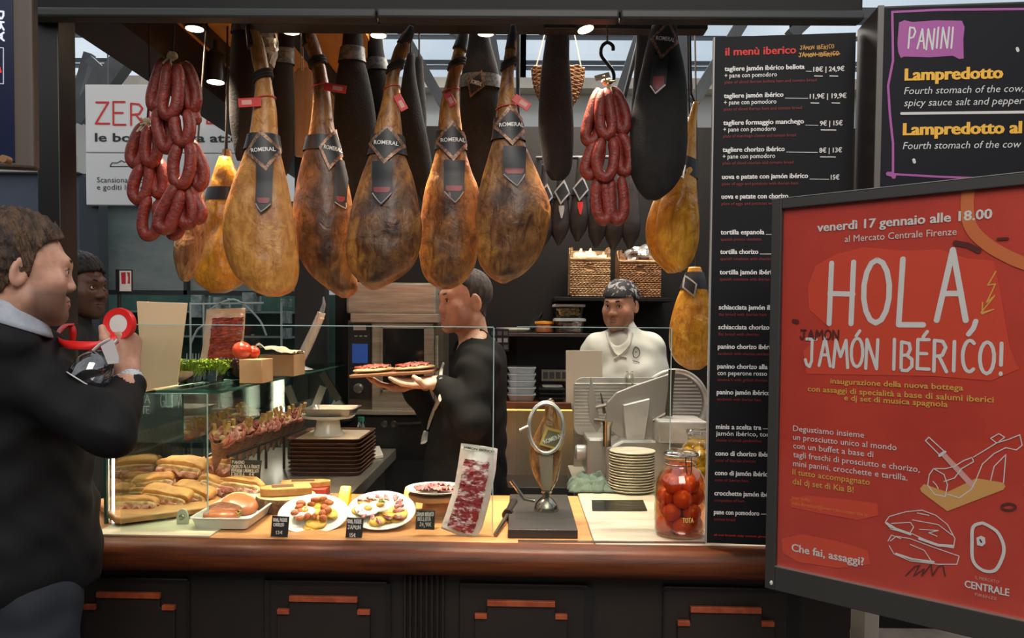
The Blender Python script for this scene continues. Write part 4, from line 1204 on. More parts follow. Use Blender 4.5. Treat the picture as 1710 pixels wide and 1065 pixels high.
H5 = [(53, 849, 864), (86, 843, 863), (120, 838, 858), (158, 833, 860), (196, 828, 867), (230, 824, 873), (259, 816, 885), (297, 805, 902), (335, 797, 917), (364, 794, 919), (407, 796, 909), (436, 799, 894), (457, 812, 874), (468, 826, 854), (473, 836, 845)]
ham('smooth golden ham, first of the front row, tag turned towards the sausages', H1, 2.44, M_hgold, .25, (.5, .55), (447, 257, 25, 34, R(8)), (275, 438, 461, 361, 447), (229, 254), 134, [(416, 42, 6), (420, 58, 9), (424, 80, 11)], ((436, 170), (398, 172), 15, 168), 1)
ham('dark brown ham turned sideways, its diamond label seen edge-on', H2, 2.58, M_hdark, 1.0, (-.05, .66), (557, 254, 27, 36, R(-6), .66), (270, 563, 580, 354, 579), (231, 255), 110, [(512, 42, 6), (512, 56, 9), (516, 76, 11)], ((541, 144), (578, 150), 13, 146), 2, tb=.7)
ham('broad dark ham, third of the front row, red tag hanging below its rope', H3, 2.44, M_hdark, .9, (.15, .72), (649, 246, 26, 34, R(-4)), (275, 629, 659, 348, 643), (229, 262), 118, [(688, 44, 5), (682, 58, 9), (672, 76, 11)], ((662, 158), (676, 184), 13, 148), 3)
ham('brown ham with golden rim hanging above the server in black', H4, 2.58, M_hbrown, .85, (.05, .75), (757, 240, 25, 34, R(3)), (272, 745, 775, 345, 762), (222, 252), 112, [(776, 44, 6), (774, 58, 9), (767, 84, 12)], ((746, 155), (757, 176), 13, 152), 4)
ham('widest brown ham, last of the front row, with a red and white tag', H5, 2.44, M_hdark, .8, (.05, .74), (853, 215, 25, 34, R(4)), (250, 842, 875, 319, 863), (200, 236), 112, [(857, 42, 5), (856, 58, 8), (853, 84, 10)], ((858, 162), (884, 180), 14, 180), 5)

# ---- joints in black sacks behind them
M_sack = mat('black_sack_cloth', (27, 24, 23), .9, col2=(21, 19, 18), scale=30, bump=.25, bscale=160)
M_sackb = mat('sack_band_grey', (104, 106, 106), .5, col2=(70, 72, 74), scale=60, lo=.5, hi=.52)
def sack(label, rows, Y, band=None, dia=None, ribbon=None, seed=0, group='hams in black sacks'):
    mb, front, ring = loft(rows, Y, .7, 30, 5, .5, seed)
    th = root('sacked_ham', label, 'ham', P((rows[-1][1] + rows[-1][2]) / 2, rows[-1][0], Y), group)
    part('sack', mb, M_sack, th, ang=180)
    x = (rows[0][1] + rows[0][2]) / 2
    part('hanging_cord', MB().tube([P(x, rows[0][0] + 3, Y), P(x, 34, Y)], .004, 6), M_rope, th)
    if band: part('paper_band', band_mb(ring, front, Y, band[0], band[1]), M_sackb, th)
    if ribbon:
        y0, x0, x1, y1, xt = ribbon; yk = y1 - (x1 - x0) * .6
        rb = part('ribbon', drape_poly(front, [(y0, x0, x1), (yk, x0 - 6, x1 - 6), (y1, xt - 1, xt + 1)], Y, .005), M_lblk, th)
        part('silver_edge', MB().tube([front(P(x, y, Y).x, P(x, y, Y).z, .0062) for x, y in ((x0 - 5, yk - 1), (xt, y1 - 2), (x1 - 7, yk - 1))], .0025, 6), M_ltxt, rb)
        part('red_print', drape_poly(front, [(yk - 16, x0, x1 - 8), (yk, x0 - 2, x1 - 9), (yk + 6, x0 + 2, x1 - 13)], Y, .0062, 5), M_lred, rb)
    if dia: emblem(th, front, Y, *dia)
    return th
sack('narrow black sacked ham hanging past the smooth golden ham', [(30, 392, 426), (60, 388, 430), (90, 385, 433), (150, 383, 431), (200, 384, 428), (230, 388, 424), (255, 392, 412), (268, 396, 405)], 2.64, (38, 58), seed=11)
sack('slim black sacked ham beside the hanging wooden board', [(40, 466, 490), (70, 464, 491), (88, 461, 489), (130, 455, 490), (200, 455, 492), (250, 460, 490), (280, 466, 484), (294, 471, 478)], 2.88, (84, 110), seed=12)
sack('broadest black sacked ham between two brown hams, with a paper band', [(40, 574, 604), (70, 572, 606), (100, 568, 608), (130, 562, 616), (190, 558, 627), (250, 557, 629), (290, 565, 626), (312, 578, 614), (322, 590, 602)], 3.0, (82, 106), seed=13)
sack('black sacked ham half hidden behind the broad dark ham', [(48, 616, 638), (80, 614, 640), (115, 614, 648), (170, 612, 668), (230, 620, 680), (280, 630, 682), (310, 644, 668)], 3.16, (100, 120), seed=14)
sack('thin black sacked ham in the gap beside the ham with golden rim', [(90, 680, 692), (130, 672, 695), (190, 666, 706), (250, 672, 718), (300, 684, 724), (326, 698, 718), (336, 704, 712)], 3.0, seed=15)
sack('small black sacked ham hanging furthest behind the rail', [(96, 694, 706), (130, 690, 708), (180, 690, 712), (220, 696, 712)], 3.3, seed=18)
sack('black sacked ham between the last two brown hams', [(40, 786, 812), (80, 780, 822), (130, 770, 834), (200, 768, 836), (260, 776, 828), (296, 786, 814), (312, 794, 806)], 2.88, (128, 150), (797, 148, 13, 24, R(-20)), seed=16)
sack('tall black sacked ham hanging before the wicker fan basket', [(40, 914, 949), (60, 912, 951), (100, 906, 951), (150, 901, 955), (210, 899, 958), (255, 904, 957), (285, 911, 953), (300, 920, 942)], 2.72, seed=17)
sack('large black sacked ham with a tilted diamond label by the yellow ham', [(44, 1088, 1130), (75, 1080, 1134), (110, 1072, 1142), (150, 1063, 1147), (200, 1054, 1148), (250, 1050, 1147), (285, 1052, 1141), (312, 1062, 1126), (328, 1074, 1108), (334, 1082, 1098)], 2.50, None, (1106, 76, 20, 33, R(-10)), (100, 1088, 1112, 167, 1090), seed=19)
sack('dark sacked ham in shade behind the large labelled sack', [(40, 1062, 1086), (80, 1062, 1084), (130, 1058, 1080), (190, 1054, 1078), (240, 1056, 1076), (262, 1060, 1070)], 2.88, seed=20)

# ---- small dark joints in a row on the rear rail
M_pata = mat('dark_joint', (44, 40, 40), .4, col2=(62, 54, 50), scale=12, bump=.2)
M_silver = mat('foil_silver', (196, 192, 186), .3, metal=.5)
rr = P(950, 262, 3.55)
solo('rear_rail', 'thin steel rail holding the row of small dark hams', 'rail', MB().cyl(P(895, 264, 3.55), P(1075, 262, 3.55), .008).cyl(P(900, 264, 3.55), P(900, 264, 4.3), .006).cyl(P(1070, 262, 3.55), P(1070, 262, 4.3), .006), M_steel)
WH = ['first', 'second', 'third', 'fourth', 'fifth', 'sixth']
for n, (dx, dy, s, lab) in enumerate(((-28, 6, 1, 'small dark ham half hidden by the widest brown ham'), (0, 0, 1, 'small dark ham with a silver diamond label under the tall sack'), (31, -6, 1, 'small dark ham with silver diamond and red print beside the sausages'),
                                      (62, 4, 1, 'small dark ham showing past the hanging sausages'), (90, 8, .9, 'small dark ham in shade above the garlic basket'), (118, 6, .9, 'small dark ham in shade above the foil basket'))):
    x = 937 + dx; y = dy
    rows = [(268 + y, x - 4, x + 4), (290 + y, x - 6, x + 7), (315 + y, x - 9, x + 10), (340 + y, x - 14, x + 13), (370 + y, x - 17, x + 15), (390 + y, x - 16, x + 11), (403 + y, x - 10, x + 3), (410 + y, x - 7, x - 2)]
    mb, front, ring = loft(rows, 3.55, .8, 26, 5, 1.2, 30 + n)
    th = root('small_ham', lab, 'ham', P(x, 410, 3.55), 'small dark hams in a row')
    part('meat', mb, M_pata, th, ang=180)
    part('hanging_cord', MB().tube([P(x, 270 + y, 3.55), P(x - 2, 262, 3.55)], .004, 6), M_rope, th)
    if n < 4:
        part('neck_band', band_mb(ring, front, 3.55, 318 + y, 332 + y), M_band, th)
        emblem(th, front, 3.55, x + 1, 323 + y, 10, 21, R(-6), txt=None, mats={'rim': M_silver})
        part('silver_point', drape_poly(front, [(345 + y, x - 4, x + 4), (352 + y, x - 4, x + 4), (366 + y, x - 1, x + 1)], 3.55), M_silver if n != 2 else M_tagr, th)

# ---- yellow fatty hams
def yham(label, rows, Y, band, cordpts, seed, lean=.3, m=None, tb=.7, dia=None, tilt=0):
    mb, front, ring = loft(rows, Y, tb, 44, 6, 1.9, seed, lean, (.2, .65))
    th = root('yellow_ham', label, 'ham', P((rows[-1][1] + rows[-1][2]) / 2, rows[-1][0], Y))
    part('meat', mb, m or M_hyel, th, ang=180)
    part('hanging_cord', MB().tube(arc_path([P(x, y, Y) for x, y in cordpts], 5), .0035, 8), M_rope, th)
    if band:
        part('neck_band', band_mb(ring, front, Y, band[0], band[1], tilt), M_band, th)
        if dia: emblem(th, front, Y, *dia, txt=None, mats={'rim': M_silver})
    return th
yham('glossy yellow ham hanging highest by the menu board', [(170, 1158, 1167), (206, 1147, 1163), (249, 1134, 1162), (287, 1122, 1162), (326, 1106, 1164), (364, 1097, 1168), (400, 1096, 1167), (428, 1106, 1160), (446, 1118, 1148), (454, 1126, 1138)], 2.72, (262, 292), [(1162, 174), (1156, 160), (1154, 145), (1152, 32)], 41, dia=(1131, 284, 11, 19, R(20)), tilt=-.012)
yham('yellow ham half hidden behind the highest yellow ham', [(196, 1148, 1155), (230, 1140, 1152), (280, 1122, 1145), (320, 1098, 1135), (364, 1081, 1125), (400, 1079, 1128), (430, 1090, 1132), (450, 1108, 1135), (456, 1115, 1128)], 2.88, (268, 296), [(1152, 200), (1150, 150), (1148, 32)], 42, tilt=-.01)
yham('yellow ham hanging lowest, behind the guard glass', [(446, 1150, 1170), (470, 1142, 1178), (500, 1130, 1184), (535, 1120, 1188), (575, 1118, 1192), (600, 1126, 1188), (612, 1140, 1176), (617, 1150, 1168)], 3.3, (452, 480), [(1160, 450), (1162, 430), (1164, 300), (1160, 32)], 43, dia=(1150, 478, 10, 20, R(15)))
# shreds of paper hung with the yellow hams
yham('yellow ham beyond the sausages, widest at the bottom', [(262, 366, 384), (300, 354, 400), (345, 342, 408), (395, 330, 414), (440, 322, 414), (468, 326, 408), (482, 342, 392), (489, 352, 376)], 3.0, (318, 340), [(375, 266), (378, 200), (380, 32)], 44, m=M_hyel)
yham('golden ham shank behind the widest yellow ham', [(250, 372, 386), (290, 366, 392), (330, 362, 396), (380, 350, 404), (420, 350, 412), (440, 360, 400)], 3.16, (306, 326), [(379, 254), (380, 32)], 45, m=M_hgold)
yham('greyish cured ham under the hanging sausages', [(300, 318, 338), (340, 308, 342), (385, 296, 342), (420, 290, 338), (448, 294, 328), (464, 300, 320), (470, 306, 314)], 2.64, None, [(328, 304), (330, 240), (346, 32)], 46, m=ham_mat('ham_greyish', (186, 146, 96), (150, 110, 76), (110, 84, 66)))
# ================================================================ sausages, lamps, things hung behind
M_cho = mat('chorizo_skin', (142, 50, 36), .48, col2=(98, 32, 26), scale=60, lo=.35, hi=.7, bump=.35, bscale=120, coat=.04)
M_str = mat('pale_string', (206, 190, 160), .8)
def sausage_mb(pts, r, Y):
    q = arc_path(pts, 7); n = len(q)
    rr = [r * (min(1.0, .45 + .55 * math.sin(min(1, min(i, n - 1 - i) / 4.0) * math.pi / 2))) * (1 + .07 * noise.noise(q[i] * 40)) for i in range(n)]
    return MB().tube(q, rr, 14)
def chorizo(label, links, Y, rpx, tie, cords, group='hanging chorizo bunches', hook=None):
    th = root('chorizo_bunch', label, 'sausage', P(tie[0], tie[1], Y), group)
    for k, (pts, dy) in enumerate(links):
        part('sausage', sausage_mb([P(x, y, Y + dy) for x, y in pts], rpx * Y / FPX, Y), M_cho, th, ang=180)
    t = MB(); rg = random.Random(len(links))
    for k in range(7):
        a = P(tie[0] + rg.uniform(-6, 6), tie[1] + rg.uniform(0, 6), Y - .01)
        t.tube([a, a + Vector((rg.uniform(-.02, .02), -.012, rg.uniform(-.035, .02)))], .003, 5)
    t.ball(P(tie[0], tie[1], Y), (.016, .016, .012), 10, 6)
    part('string_knot', t, M_str, th)
    c = MB()
    for l in cords: c.tube([P(x, y, Y + .01) for x, y in l], .003, 6)
    part('hanging_cord', c, M_rope, th)
    return th
YA = 2.42
LA = [([(274, 98), (262, 130), (253, 165), (258, 178), (270, 160), (279, 128), (282, 104)], 0), ([(281, 106), (275, 150), (271, 180), (281, 193), (294, 180), (298, 145), (297, 108)], -.03), ([(301, 106), (308, 140), (314, 172), (323, 180), (328, 160), (320, 128), (308, 104)], .01),
      ([(318, 176), (324, 192), (331, 207)], .02), ([(298, 150), (301, 172), (308, 185), (318, 182)], .035),
      ([(266, 178), (262, 205), (268, 232), (276, 248), (288, 240), (292, 212), (288, 190)], .0), ([(291, 190), (293, 215), (300, 236), (312, 234), (317, 210), (312, 184)], -.025), ([(276, 185), (282, 215), (280, 240)], .03),
      ([(300, 238), (290, 268), (291, 298), (302, 308), (313, 296), (319, 264), (316, 236)], -.02), ([(317, 234), (330, 258), (340, 284), (338, 305), (328, 310), (324, 285)], .015),
      ([(296, 306), (280, 334), (266, 362), (266, 378), (281, 381), (294, 352), (303, 318)], -.02), ([(304, 312), (300, 346), (305, 370), (318, 372), (322, 348), (312, 312)], .0), ([(314, 306), (326, 330), (337, 352), (332, 366), (322, 352), (312, 330)], .012), ([(284, 378), (288, 392), (298, 386), (300, 362)], .03)]
chorizo('long bunch of chorizo loops hanging beneath the soffit lamp', LA, YA, 10, (288, 93), [[(288, 93), (290, 60), (292, -72)]])
LB = [([(240, 206), (226, 232), (218, 260), (226, 274), (238, 262), (244, 232), (246, 210)], 0), ([(248, 210), (243, 240), (245, 266), (256, 270), (264, 248), (264, 220), (258, 206)], -.015),
      ([(238, 272), (226, 298), (222, 322), (232, 335), (244, 322), (250, 292), (248, 270)], 0), ([(252, 268), (256, 300), (262, 322), (272, 318), (272, 290), (264, 266)], .01), ([(262, 262), (272, 282), (284, 290)], .02),
      ([(248, 326), (240, 354), (238, 380), (246, 394), (260, 386), (264, 362), (262, 336)], 0), ([(266, 330), (272, 352), (280, 372)], .02)]
chorizo('shorter bunch of chorizo loops in front of the white sign', LB, YA + .12, 9.5, (246, 203), [[(246, 203), (250, 150), (248, -60)]])
YC = 2.5
LC = [([(1000, 148), (986, 190), (978, 226), (986, 237), (998, 225), (1003, 190), (1006, 150)], 0), ([(1006, 150), (1001, 190), (1004, 216), (1014, 226), (1022, 212), (1018, 180), (1012, 148)], -.02), ([(1015, 146), (1026, 180), (1032, 210), (1041, 218), (1046, 202), (1038, 172), (1022, 146)], .0), ([(996, 160), (986, 200), (990, 220)], .025),
      ([(995, 230), (982, 262), (977, 284), (986, 292), (998, 276), (1003, 248), (1003, 228)], 0), ([(1006, 230), (996, 264), (1000, 288), (1012, 296), (1022, 284), (1026, 254), (1022, 230)], -.02), ([(1026, 226), (1032, 258), (1036, 282), (1046, 286), (1052, 268), (1046, 240), (1034, 222)], .0),
      ([(999, 294), (995, 325), (998, 354), (1007, 368), (1016, 358), (1012, 325), (1010, 298)], 0), ([(1020, 296), (1020, 330), (1022, 356), (1031, 368), (1041, 356), (1041, 325), (1036, 294)], 0), ([(1010, 296), (1017, 330), (1018, 356)], .02)]
cr = chorizo('bunch of chorizo loops on a black steel hook beside the wicker fan basket', LC, YC, 9.3, (1013, 136), [[(1014, 72), (1014, 38)]])
hk = arc_path([P(x, y, YC - .005) for x, y in ((1024, 84), (1023, 76), (1014, 71), (1005, 78), (1004, 92), (1014, 106), (1023, 118), (1025, 130), (1019, 138), (1012, 134))], 5)
part('hook', MB().tube(hk, .0055, 8), mat('hook_black', (28, 28, 30), .35, metal=.6), cr)
tg = MB().obox(P(1006, 128, YC - .02), Vector((.022, 0, .006)), (0, .001, 0), Vector((-.003, 0, .008)))
part('paper_tag', tg, M_str, cr)

# ---- spot lamps; each builder makes its own light
M_lens = mat('lamp_lens', (255, 236, 200), .4, emit=14.0, glow=(255, 226, 180))
def spot(label, px, py, Y, wpx, aim, power, tilt=(0, 0), ang=56, lit=True, col=(1.0, .78, .57)):
    r = wpx * Y / FPX / 2
    c = P(px, py, Y)
    d = (Vector((tilt[0], tilt[1], -1))).normalized()
    th = root('spot_lamp', label, 'lamp', c, 'spot lamps under the canopy')
    part('housing', MB().lathe([(r * 1.1, 0), (r * 1.1, .10), (r * .6, .115)], c, -d, 24), M_black, th)
    part('lens', MB().lathe([(r, -.002), (r, .004)], c, -d, 24), M_lens if lit else M_black, th)
    part('stem', MB().cyl(c - d * .11, Vector((c.x - d.x * .11, c.y - d.y * .11, max(c.z + .12, fz + .22))), .008, seg=8), M_black, th)
    if lit:
        l = bpy.data.lights.new('spot', 'SPOT'); l.energy = power; l.color = col; l.spot_size = R(ang); l.spot_blend = .6; l.shadow_soft_size = .03
        o = bpy.data.objects.new('spot_light', l); COL.objects.link(o); o.parent = th
        o.location = d * .012
        o.rotation_euler = (Vector(aim) - c).to_track_quat('-Z', 'Y').to_euler()
    return th
spot('lit spot lamp on the soffit above the long chorizo bunch', 325, 48, 2.62, 28, (-.8, 2.45, 1.0), 105)
spot('lit spot lamp hanging lowest beside the orange soffit', 360, 137, 3.0, 27, (-.85, 2.9, 1.0), 60)
spot('lit spot lamp behind the hook of the smooth golden ham', 486, 53, 2.70, 27, (-.55, 2.3, 1.0), 120)
spot('lit spot lamp behind the broad dark ham', 632, 59, 2.74, 25, (-.35, 2.4, 1.0), 140)
spot('lit spot lamp beside the widest brown ham', 811, 56, 2.74, 26, (0.0, 2.4, 1.0), 130)
spot('lit spot lamp tilted above the chorizo on the steel hook', 978, 49, 2.52, 26, (.3, 2.4, 1.0), 110, tilt=(.25, -.1))
spot('unlit spot lamp beside the menu board', 1152, 44, 2.62, 24, (.5, 2.5, 1), 0, lit=False)

# ---- wooden board on a string
th = root('hanging_board', 'pale wooden board hung on a string between two sacked hams', 'board', P(506, 262, 2.95))
bm_ = MB().prism([P(x, y, 2.95) for x, y in ((491, 122), (497, 113), (513, 112), (521, 122), (521, 258), (516, 264), (492, 260))], (0, .018, 0))
part('board', bm_, mat('board_pale', (176, 146, 116), .6, col2=(158, 128, 98), scale=3, stretch=(14, 1, 1.2)), th, bevel=.002)
part('string', MB().tube([P(504, 118, 2.945), P(501, 30, 2.99)], .0025, 6).tube([P(507, 118, 2.945), P(504, 30, 2.99)], .002, 6).ball(P(503, 96, 2.945), .006, 8, 6), M_str, th)
# crumpled clear bag on the rail
bg = MB(); 
for i in range(13):
    for k in range(16):
        a = 2 * math.pi * k / 16; t = i / 12
        x = 448 + math.cos(a) * (8 + 9 * math.sin(t * math.pi) + 3 * noise.noise(Vector((k * .9, i * .7, 2))))
        q = P(x, 44 + 66 * t, 2.7); q.y += math.sin(a) * .03 + .02 * noise.noise(Vector((k * 1.3, i * .8, 5))); bg.v.append(tuple(q))
for i in range(12):
    for k in range(16): bg.f.append((i * 16 + k, (i + 1) * 16 + k, (i + 1) * 16 + (k + 1) % 16, i * 16 + (k + 1) % 16)); bg.m.append(0)
solo('plastic_bag', 'crumpled grey plastic bag hanging behind the smooth golden ham', 'bag', bg, mat('bag_film', (168, 166, 160), .25, col2=(120, 116, 108), scale=18, bump=.4, bscale=30))

# ---- wicker
M_wick = mat('wicker', (170, 122, 78), .75, col2=(104, 68, 40), scale=30, stretch=(1, 1, 3), lo=.35, hi=.65, bump=.7, bscale=90)
M_wick2 = mat('wicker_pale', (196, 160, 116), .75, col2=(130, 92, 58), scale=34, stretch=(.5, .5, 3), lo=.35, hi=.65, bump=.7, bscale=90)
def woven(mb, fn, rows, wrap, h=.0026):
    """coil rows of basketwork following fn(t, a)"""
    for i in range(rows):
        t = (i + .5) / rows
        mb.tube([fn(t, a) + Vector((0, 0, h * .5 * math.sin(k * math.pi))) for k, a in enumerate(np.linspace(0, 1, wrap))], h * (1 + .15 * ((i % 3) - 1)), 6)
    return mb
fan = root('wicker_basket', 'round wicker basket hung on two cords behind the tall sack', 'basket', P(932, 184, 3.4))
fb = MB(); prof_ = [(43, 116), (42, 130), (39, 146), (33, 162), (24, 176), (12, 184)]
for i, (hw, y) in enumerate(prof_):
    pass
fcx = P(932, 116, 3.4)
pr = [(hw * 3.4 / FPX, P(932, y, 3.4).z - fcx.z) for hw, y in prof_][::-1]
fb.lathe(pr, fcx, (0, 0, 1), 40, sy=.55, capt=False)
for i in range(24):
    t = i / 23; r = np.interp(t, np.linspace(0, 1, len(pr)), [p[0] for p in pr]); z = np.interp(t, np.linspace(0, 1, len(pr)), [p[1] for p in pr])
    fb.tube([fcx + Vector((r * 1.01 * math.cos(a), r * .56 * math.sin(a), z + .004 * math.sin(a * 10 + i * 3.14))) for a in np.linspace(0, 2 * math.pi, 49)[:-1]], .0035, 6, closed=True)
part('weave', fb, M_wick, fan)
part('cord', MB().tube([P(893, 120, 3.4), P(915, 36, 3.4)], .0025, 6).tube([P(972, 120, 3.4), P(955, 36, 3.4)], .0025, 6), M_str, fan)
solo('rear_bar', 'steel bar above the wicker fan basket', 'rail', MB().cyl(P(860, 38, 3.4), P(1080, 36, 3.4), .012).cyl(P(865, 38, 3.4), Vector((P(865, 38, 3.4).x, YB + .04, bz1 - .01)), .010).cyl(P(1075, 36, 3.4), Vector((P(1075, 36, 3.4).x, YB + .04, bz1 - .01)), .010), M_steel)

def square_basket(label, x0, x1, y0, y1, Y, dep, m):
    a = P(x0, y1, Y); b = P(x1, y0, Y)
    th = root('wicker_basket', label, 'basket', (( a.x + b.x) / 2, Y + dep / 2, a.z), 'square wicker baskets')
    w, h, t = b.x - a.x, b.z - a.z, .012
    z0 = a.z
    bx = MB()
    # front with a hand slot, sides, back, base
    sl = (a.x + w * .40, a.x + w * .58, z0 + h * .74, z0 + h * .9)
    bx.box((a.x, Y, z0), (sl[0], Y + t, z0 + h)).box((sl[1], Y, z0), (b.x, Y + t, z0 + h)).box((sl[0], Y, z0), (sl[1], Y + t, sl[2])).box((sl[0], Y, sl[3]), (sl[1], Y + t, z0 + h))
    bx.box((a.x, Y, z0), (a.x + t, Y + dep, z0 + h * 1.32)).box((b.x - t, Y, z0), (b.x, Y + dep, z0 + h * 1.32)).box((a.x, Y + dep - t, z0), (b.x, Y + dep, z0 + h * 1.32)).box((a.x, Y, z0), (b.x, Y + dep, z0 + t))
    n = 17
    for i in range(n):
        z = z0 + h * (i + .5) / n
        if sl[2] - .002 < z < sl[3] + .002: segs = ((a.x, sl[0]), (sl[1], b.x))
        else: segs = ((a.x, b.x),)
        for s0, s1 in segs:
            m_ = max(6, int(40 * (s1 - s0) / w))
            bx.tube([Vector((s0 + (s1 - s0) * k / m_, Y - .003 + .0022 * math.sin(k * 1.7 + i * 3.14), z + .0022 * math.sin(k * 1.7 + i))) for k in range(m_ + 1)], h / n * .42, 6)
    part('weave', bx, m, th)
    rm = MB().tube([Vector((a.x, Y - .002, z0 + h)), Vector((b.x, Y - .002, z0 + h))], .008, 8).tube([Vector((a.x + .004, Y, z0 + h)), Vector((a.x + .004, Y + dep * .5, z0 + h * 1.32))], .008, 8).tube([Vector((b.x - .004, Y, z0 + h)), Vector((b.x - .004, Y + dep * .5, z0 + h * 1.32))], .008, 8)
    part('rim', rm, M_wick2, th)
    return a, b
YK = 4.02
zb = P(980, 496, YK).z
wsf = MB().box((P(930, 0, YK).x, YK - .03, zb - .02), (P(1130, 0, YK).x, YB, zb - .001))
solo('wall_shelf', 'black shelf under the two square wicker baskets', 'shelf', wsf, M_dark, bevel=.002)
a1, b1 = square_basket('square wicker basket holding garlic bulbs', 952, 1019, 433, 495, YK, .2, M_wick2)
a2, b2 = square_basket('square wicker basket holding a foil bundle, above the cook in white', 1034, 1104, 437, 496, YK, .2, M_wick)
M_gar = mat('garlic_skin', (226, 204, 176), .6, col2=(208, 180, 150), scale=14)
for n, (x, y, r, dy, lab) in enumerate(((969, 432, 15, .05, 'largest garlic bulb in the wicker basket'), (988, 432, 11, .06, 'garlic bulb in the middle of the wicker basket'), (1007, 433, 11, .05, 'garlic bulb by the far rim of the wicker basket'), (985, 427, 11, .12, 'garlic bulb at the back of the wicker basket'))):
    g = MB(); c = P(x, y, YK + dy + .02); s = r * (YK + dy) / FPX
    for k in range(7):
        a = 2 * math.pi * k / 7
        g.ball(c + Vector((math.cos(a) * s * .45, math.sin(a) * s * .45, -s * .1)), (s * .58, s * .58, s * .8), 10, 7)
    o = solo('garlic_bulb', lab, 'garlic', g, M_gar, 'garlic bulbs in the basket')
    part('stalk', MB().tube([c + Vector((0, 0, s * .4)), c + Vector((.004, 0, s * 1.15))], [s * .3, s * .12], 8), M_gar, o)
fo = MB().ball(P(1072, 428, YK + .1), (.075, .06, .055), 26, 18, jit=.5, jf=26)
solo('foil_bundle', 'crumpled foil bundle in the second wicker basket', 'foil', fo, mat('foil', (214, 206, 196), .25, metal=.85, col2=(240, 236, 230), scale=20, bump=.6, bscale=40), ang=20)
# ================================================================ food and things on the counter
rng = random.Random(7)
M_bread = mat('bread_crust', (226, 162, 90), .6, col2=(166, 88, 38), scale=16, lo=.42, hi=.72, bump=.35, bscale=45)
M_crumb = mat('bread_crumb', (232, 196, 146), .8, col2=(196, 148, 94), scale=40, bump=.6, bscale=70)
M_pros = mat('cured_slices', (196, 112, 92), .35, col2=(232, 178, 158), scale=28, lo=.42, hi=.62, coat=.2)
def xform(M, mb):
    mb.v = [tuple(M @ Vector(q)) for q in mb.v]; return mb
def slab(w, d, h, e=2.6, dome=.6, jit=.006, seed=0, seg=36, rings=8, rip=0.0, pw=.55, cut=None):
    """a baked slab: super-ellipse outline, domed top, slightly irregular; cut = flat front face at that share of the depth"""
    mb = MB()
    for i in range(rings + 1):
        ph = -math.pi / 2 + math.pi * i / rings
        rr = max(.02, math.cos(ph)) ** pw; z = math.sin(ph) * h / 2
        if z < 0: z *= (1 - dome * .5)
        for k in range(seg):
            a = 2 * math.pi * k / seg
            ca, sa = math.cos(a), math.sin(a)
            f = (abs(ca) ** e + abs(sa) ** e) ** (-1 / e)
            q = Vector((ca * f * rr * w / 2, sa * f * rr * d / 2, z))
            nn = noise.noise(q * 22 + Vector((seed * 7.3, 0, 0)))
            q += Vector((ca, sa, .6)) * nn * jit
            if rip: q += Vector((ca, sa, 0)) * rip * noise.noise(Vector((ca * 6, sa * 6, seed))) + Vector((0, 0, rip * .8 * math.sin(a * 11 + seed) * rr))
            if cut is not None and q.y < cut * d: q.y = cut * d + (q.y - cut * d) * .06 + .003 * noise.noise(Vector((q.x * 30, q.z * 60, seed)))
            mb.v.append(tuple(q))
    for i in range(rings):
        for k in range(seg): mb.f.append((i * seg + k, i * seg + (k + 1) % seg, (i + 1) * seg + (k + 1) % seg, (i + 1) * seg + k))
    mb.f.append(tuple(range(seg))[::-1]); mb.f.append(tuple(rings * seg + k for k in range(seg)))
    mb.m = [0] * len(mb.f)
    return mb
def MAT(loc, yaw=0, tx=0, ty=0):
    return Matrix.Translation(loc) @ Matrix.Rotation(R(yaw), 4, 'Z') @ Matrix.Rotation(R(ty), 4, 'Y') @ Matrix.Rotation(R(tx), 4, 'X')

# ---- bread board and the pile of stuffed breads
f0 = PZ(194, 866, 1.03); f1 = PZ(352, 846, 1.03); uu = (f1 - f0).normalized(); vv = Vector((-uu.y, uu.x, 0))
bb = MB(); dep = .33; L_ = (f1 - f0).length + .07
poly = [f0 + uu * .012, f0 + uu * L_, f0 + uu * L_ + vv * dep, f0 + vv * dep + uu * .02, f0 + vv * (dep - .03), f0 + vv * .02]
bb.prism([p + Vector((0, 0, -.018)) for p in poly], (0, 0, .018))
brd = solo('bread_board', 'long wooden board under the pile of stuffed breads', 'board', bb, M_oak, bevel=.004)
solo('board_riser', 'dark block raising the bread board', 'block', MB().obox(f0 + uu * .16 + vv * .15 + Vector((0, 0, -.0225)), uu * .13, vv * .12, (0, 0, .0045)), M_dark)
BR = [(226, 846, 2.50, .145, .11, 8, -6, 0, 'lowest of the stuffed breads, at the near end of the board'), (277, 834, 2.56, .16, .12, -8, 10, 8, 'stuffed bread showing its open crumb at the front of the pile'),
      (322, 826, 2.62, .14, .11, -14, 5, 14, 'stuffed bread wedged under the large top one'), (258, 809, 2.66, .14, .12, 12, 5, -8, 'stuffed bread with ham sticking out at the outer side of the pile'),
      (303, 784, 2.72, .165, .14, -6, 8, 6, 'large puffed bread at the top of the pile'), (362, 779, 2.86, .14, .12, 4, 0, 8, 'stuffed bread at the back beside the black price sign'),
      (354, 812, 2.70, .11, .13, 30, 4, 24, 'tilted stuffed bread with ham folds in the middle of the pile'), (402, 815, 2.70, .15, .12, -4, 4, 6, 'stuffed bread below the black price sign'),
      (246, 829, 2.62, .12, .1, 0, 0, 0, 'flat stuffed bread underneath the outer side of the pile'), (306, 810, 2.74, .15, .12, 0, 0, 0, 'stuffed bread inside the pile under the puffed one')]
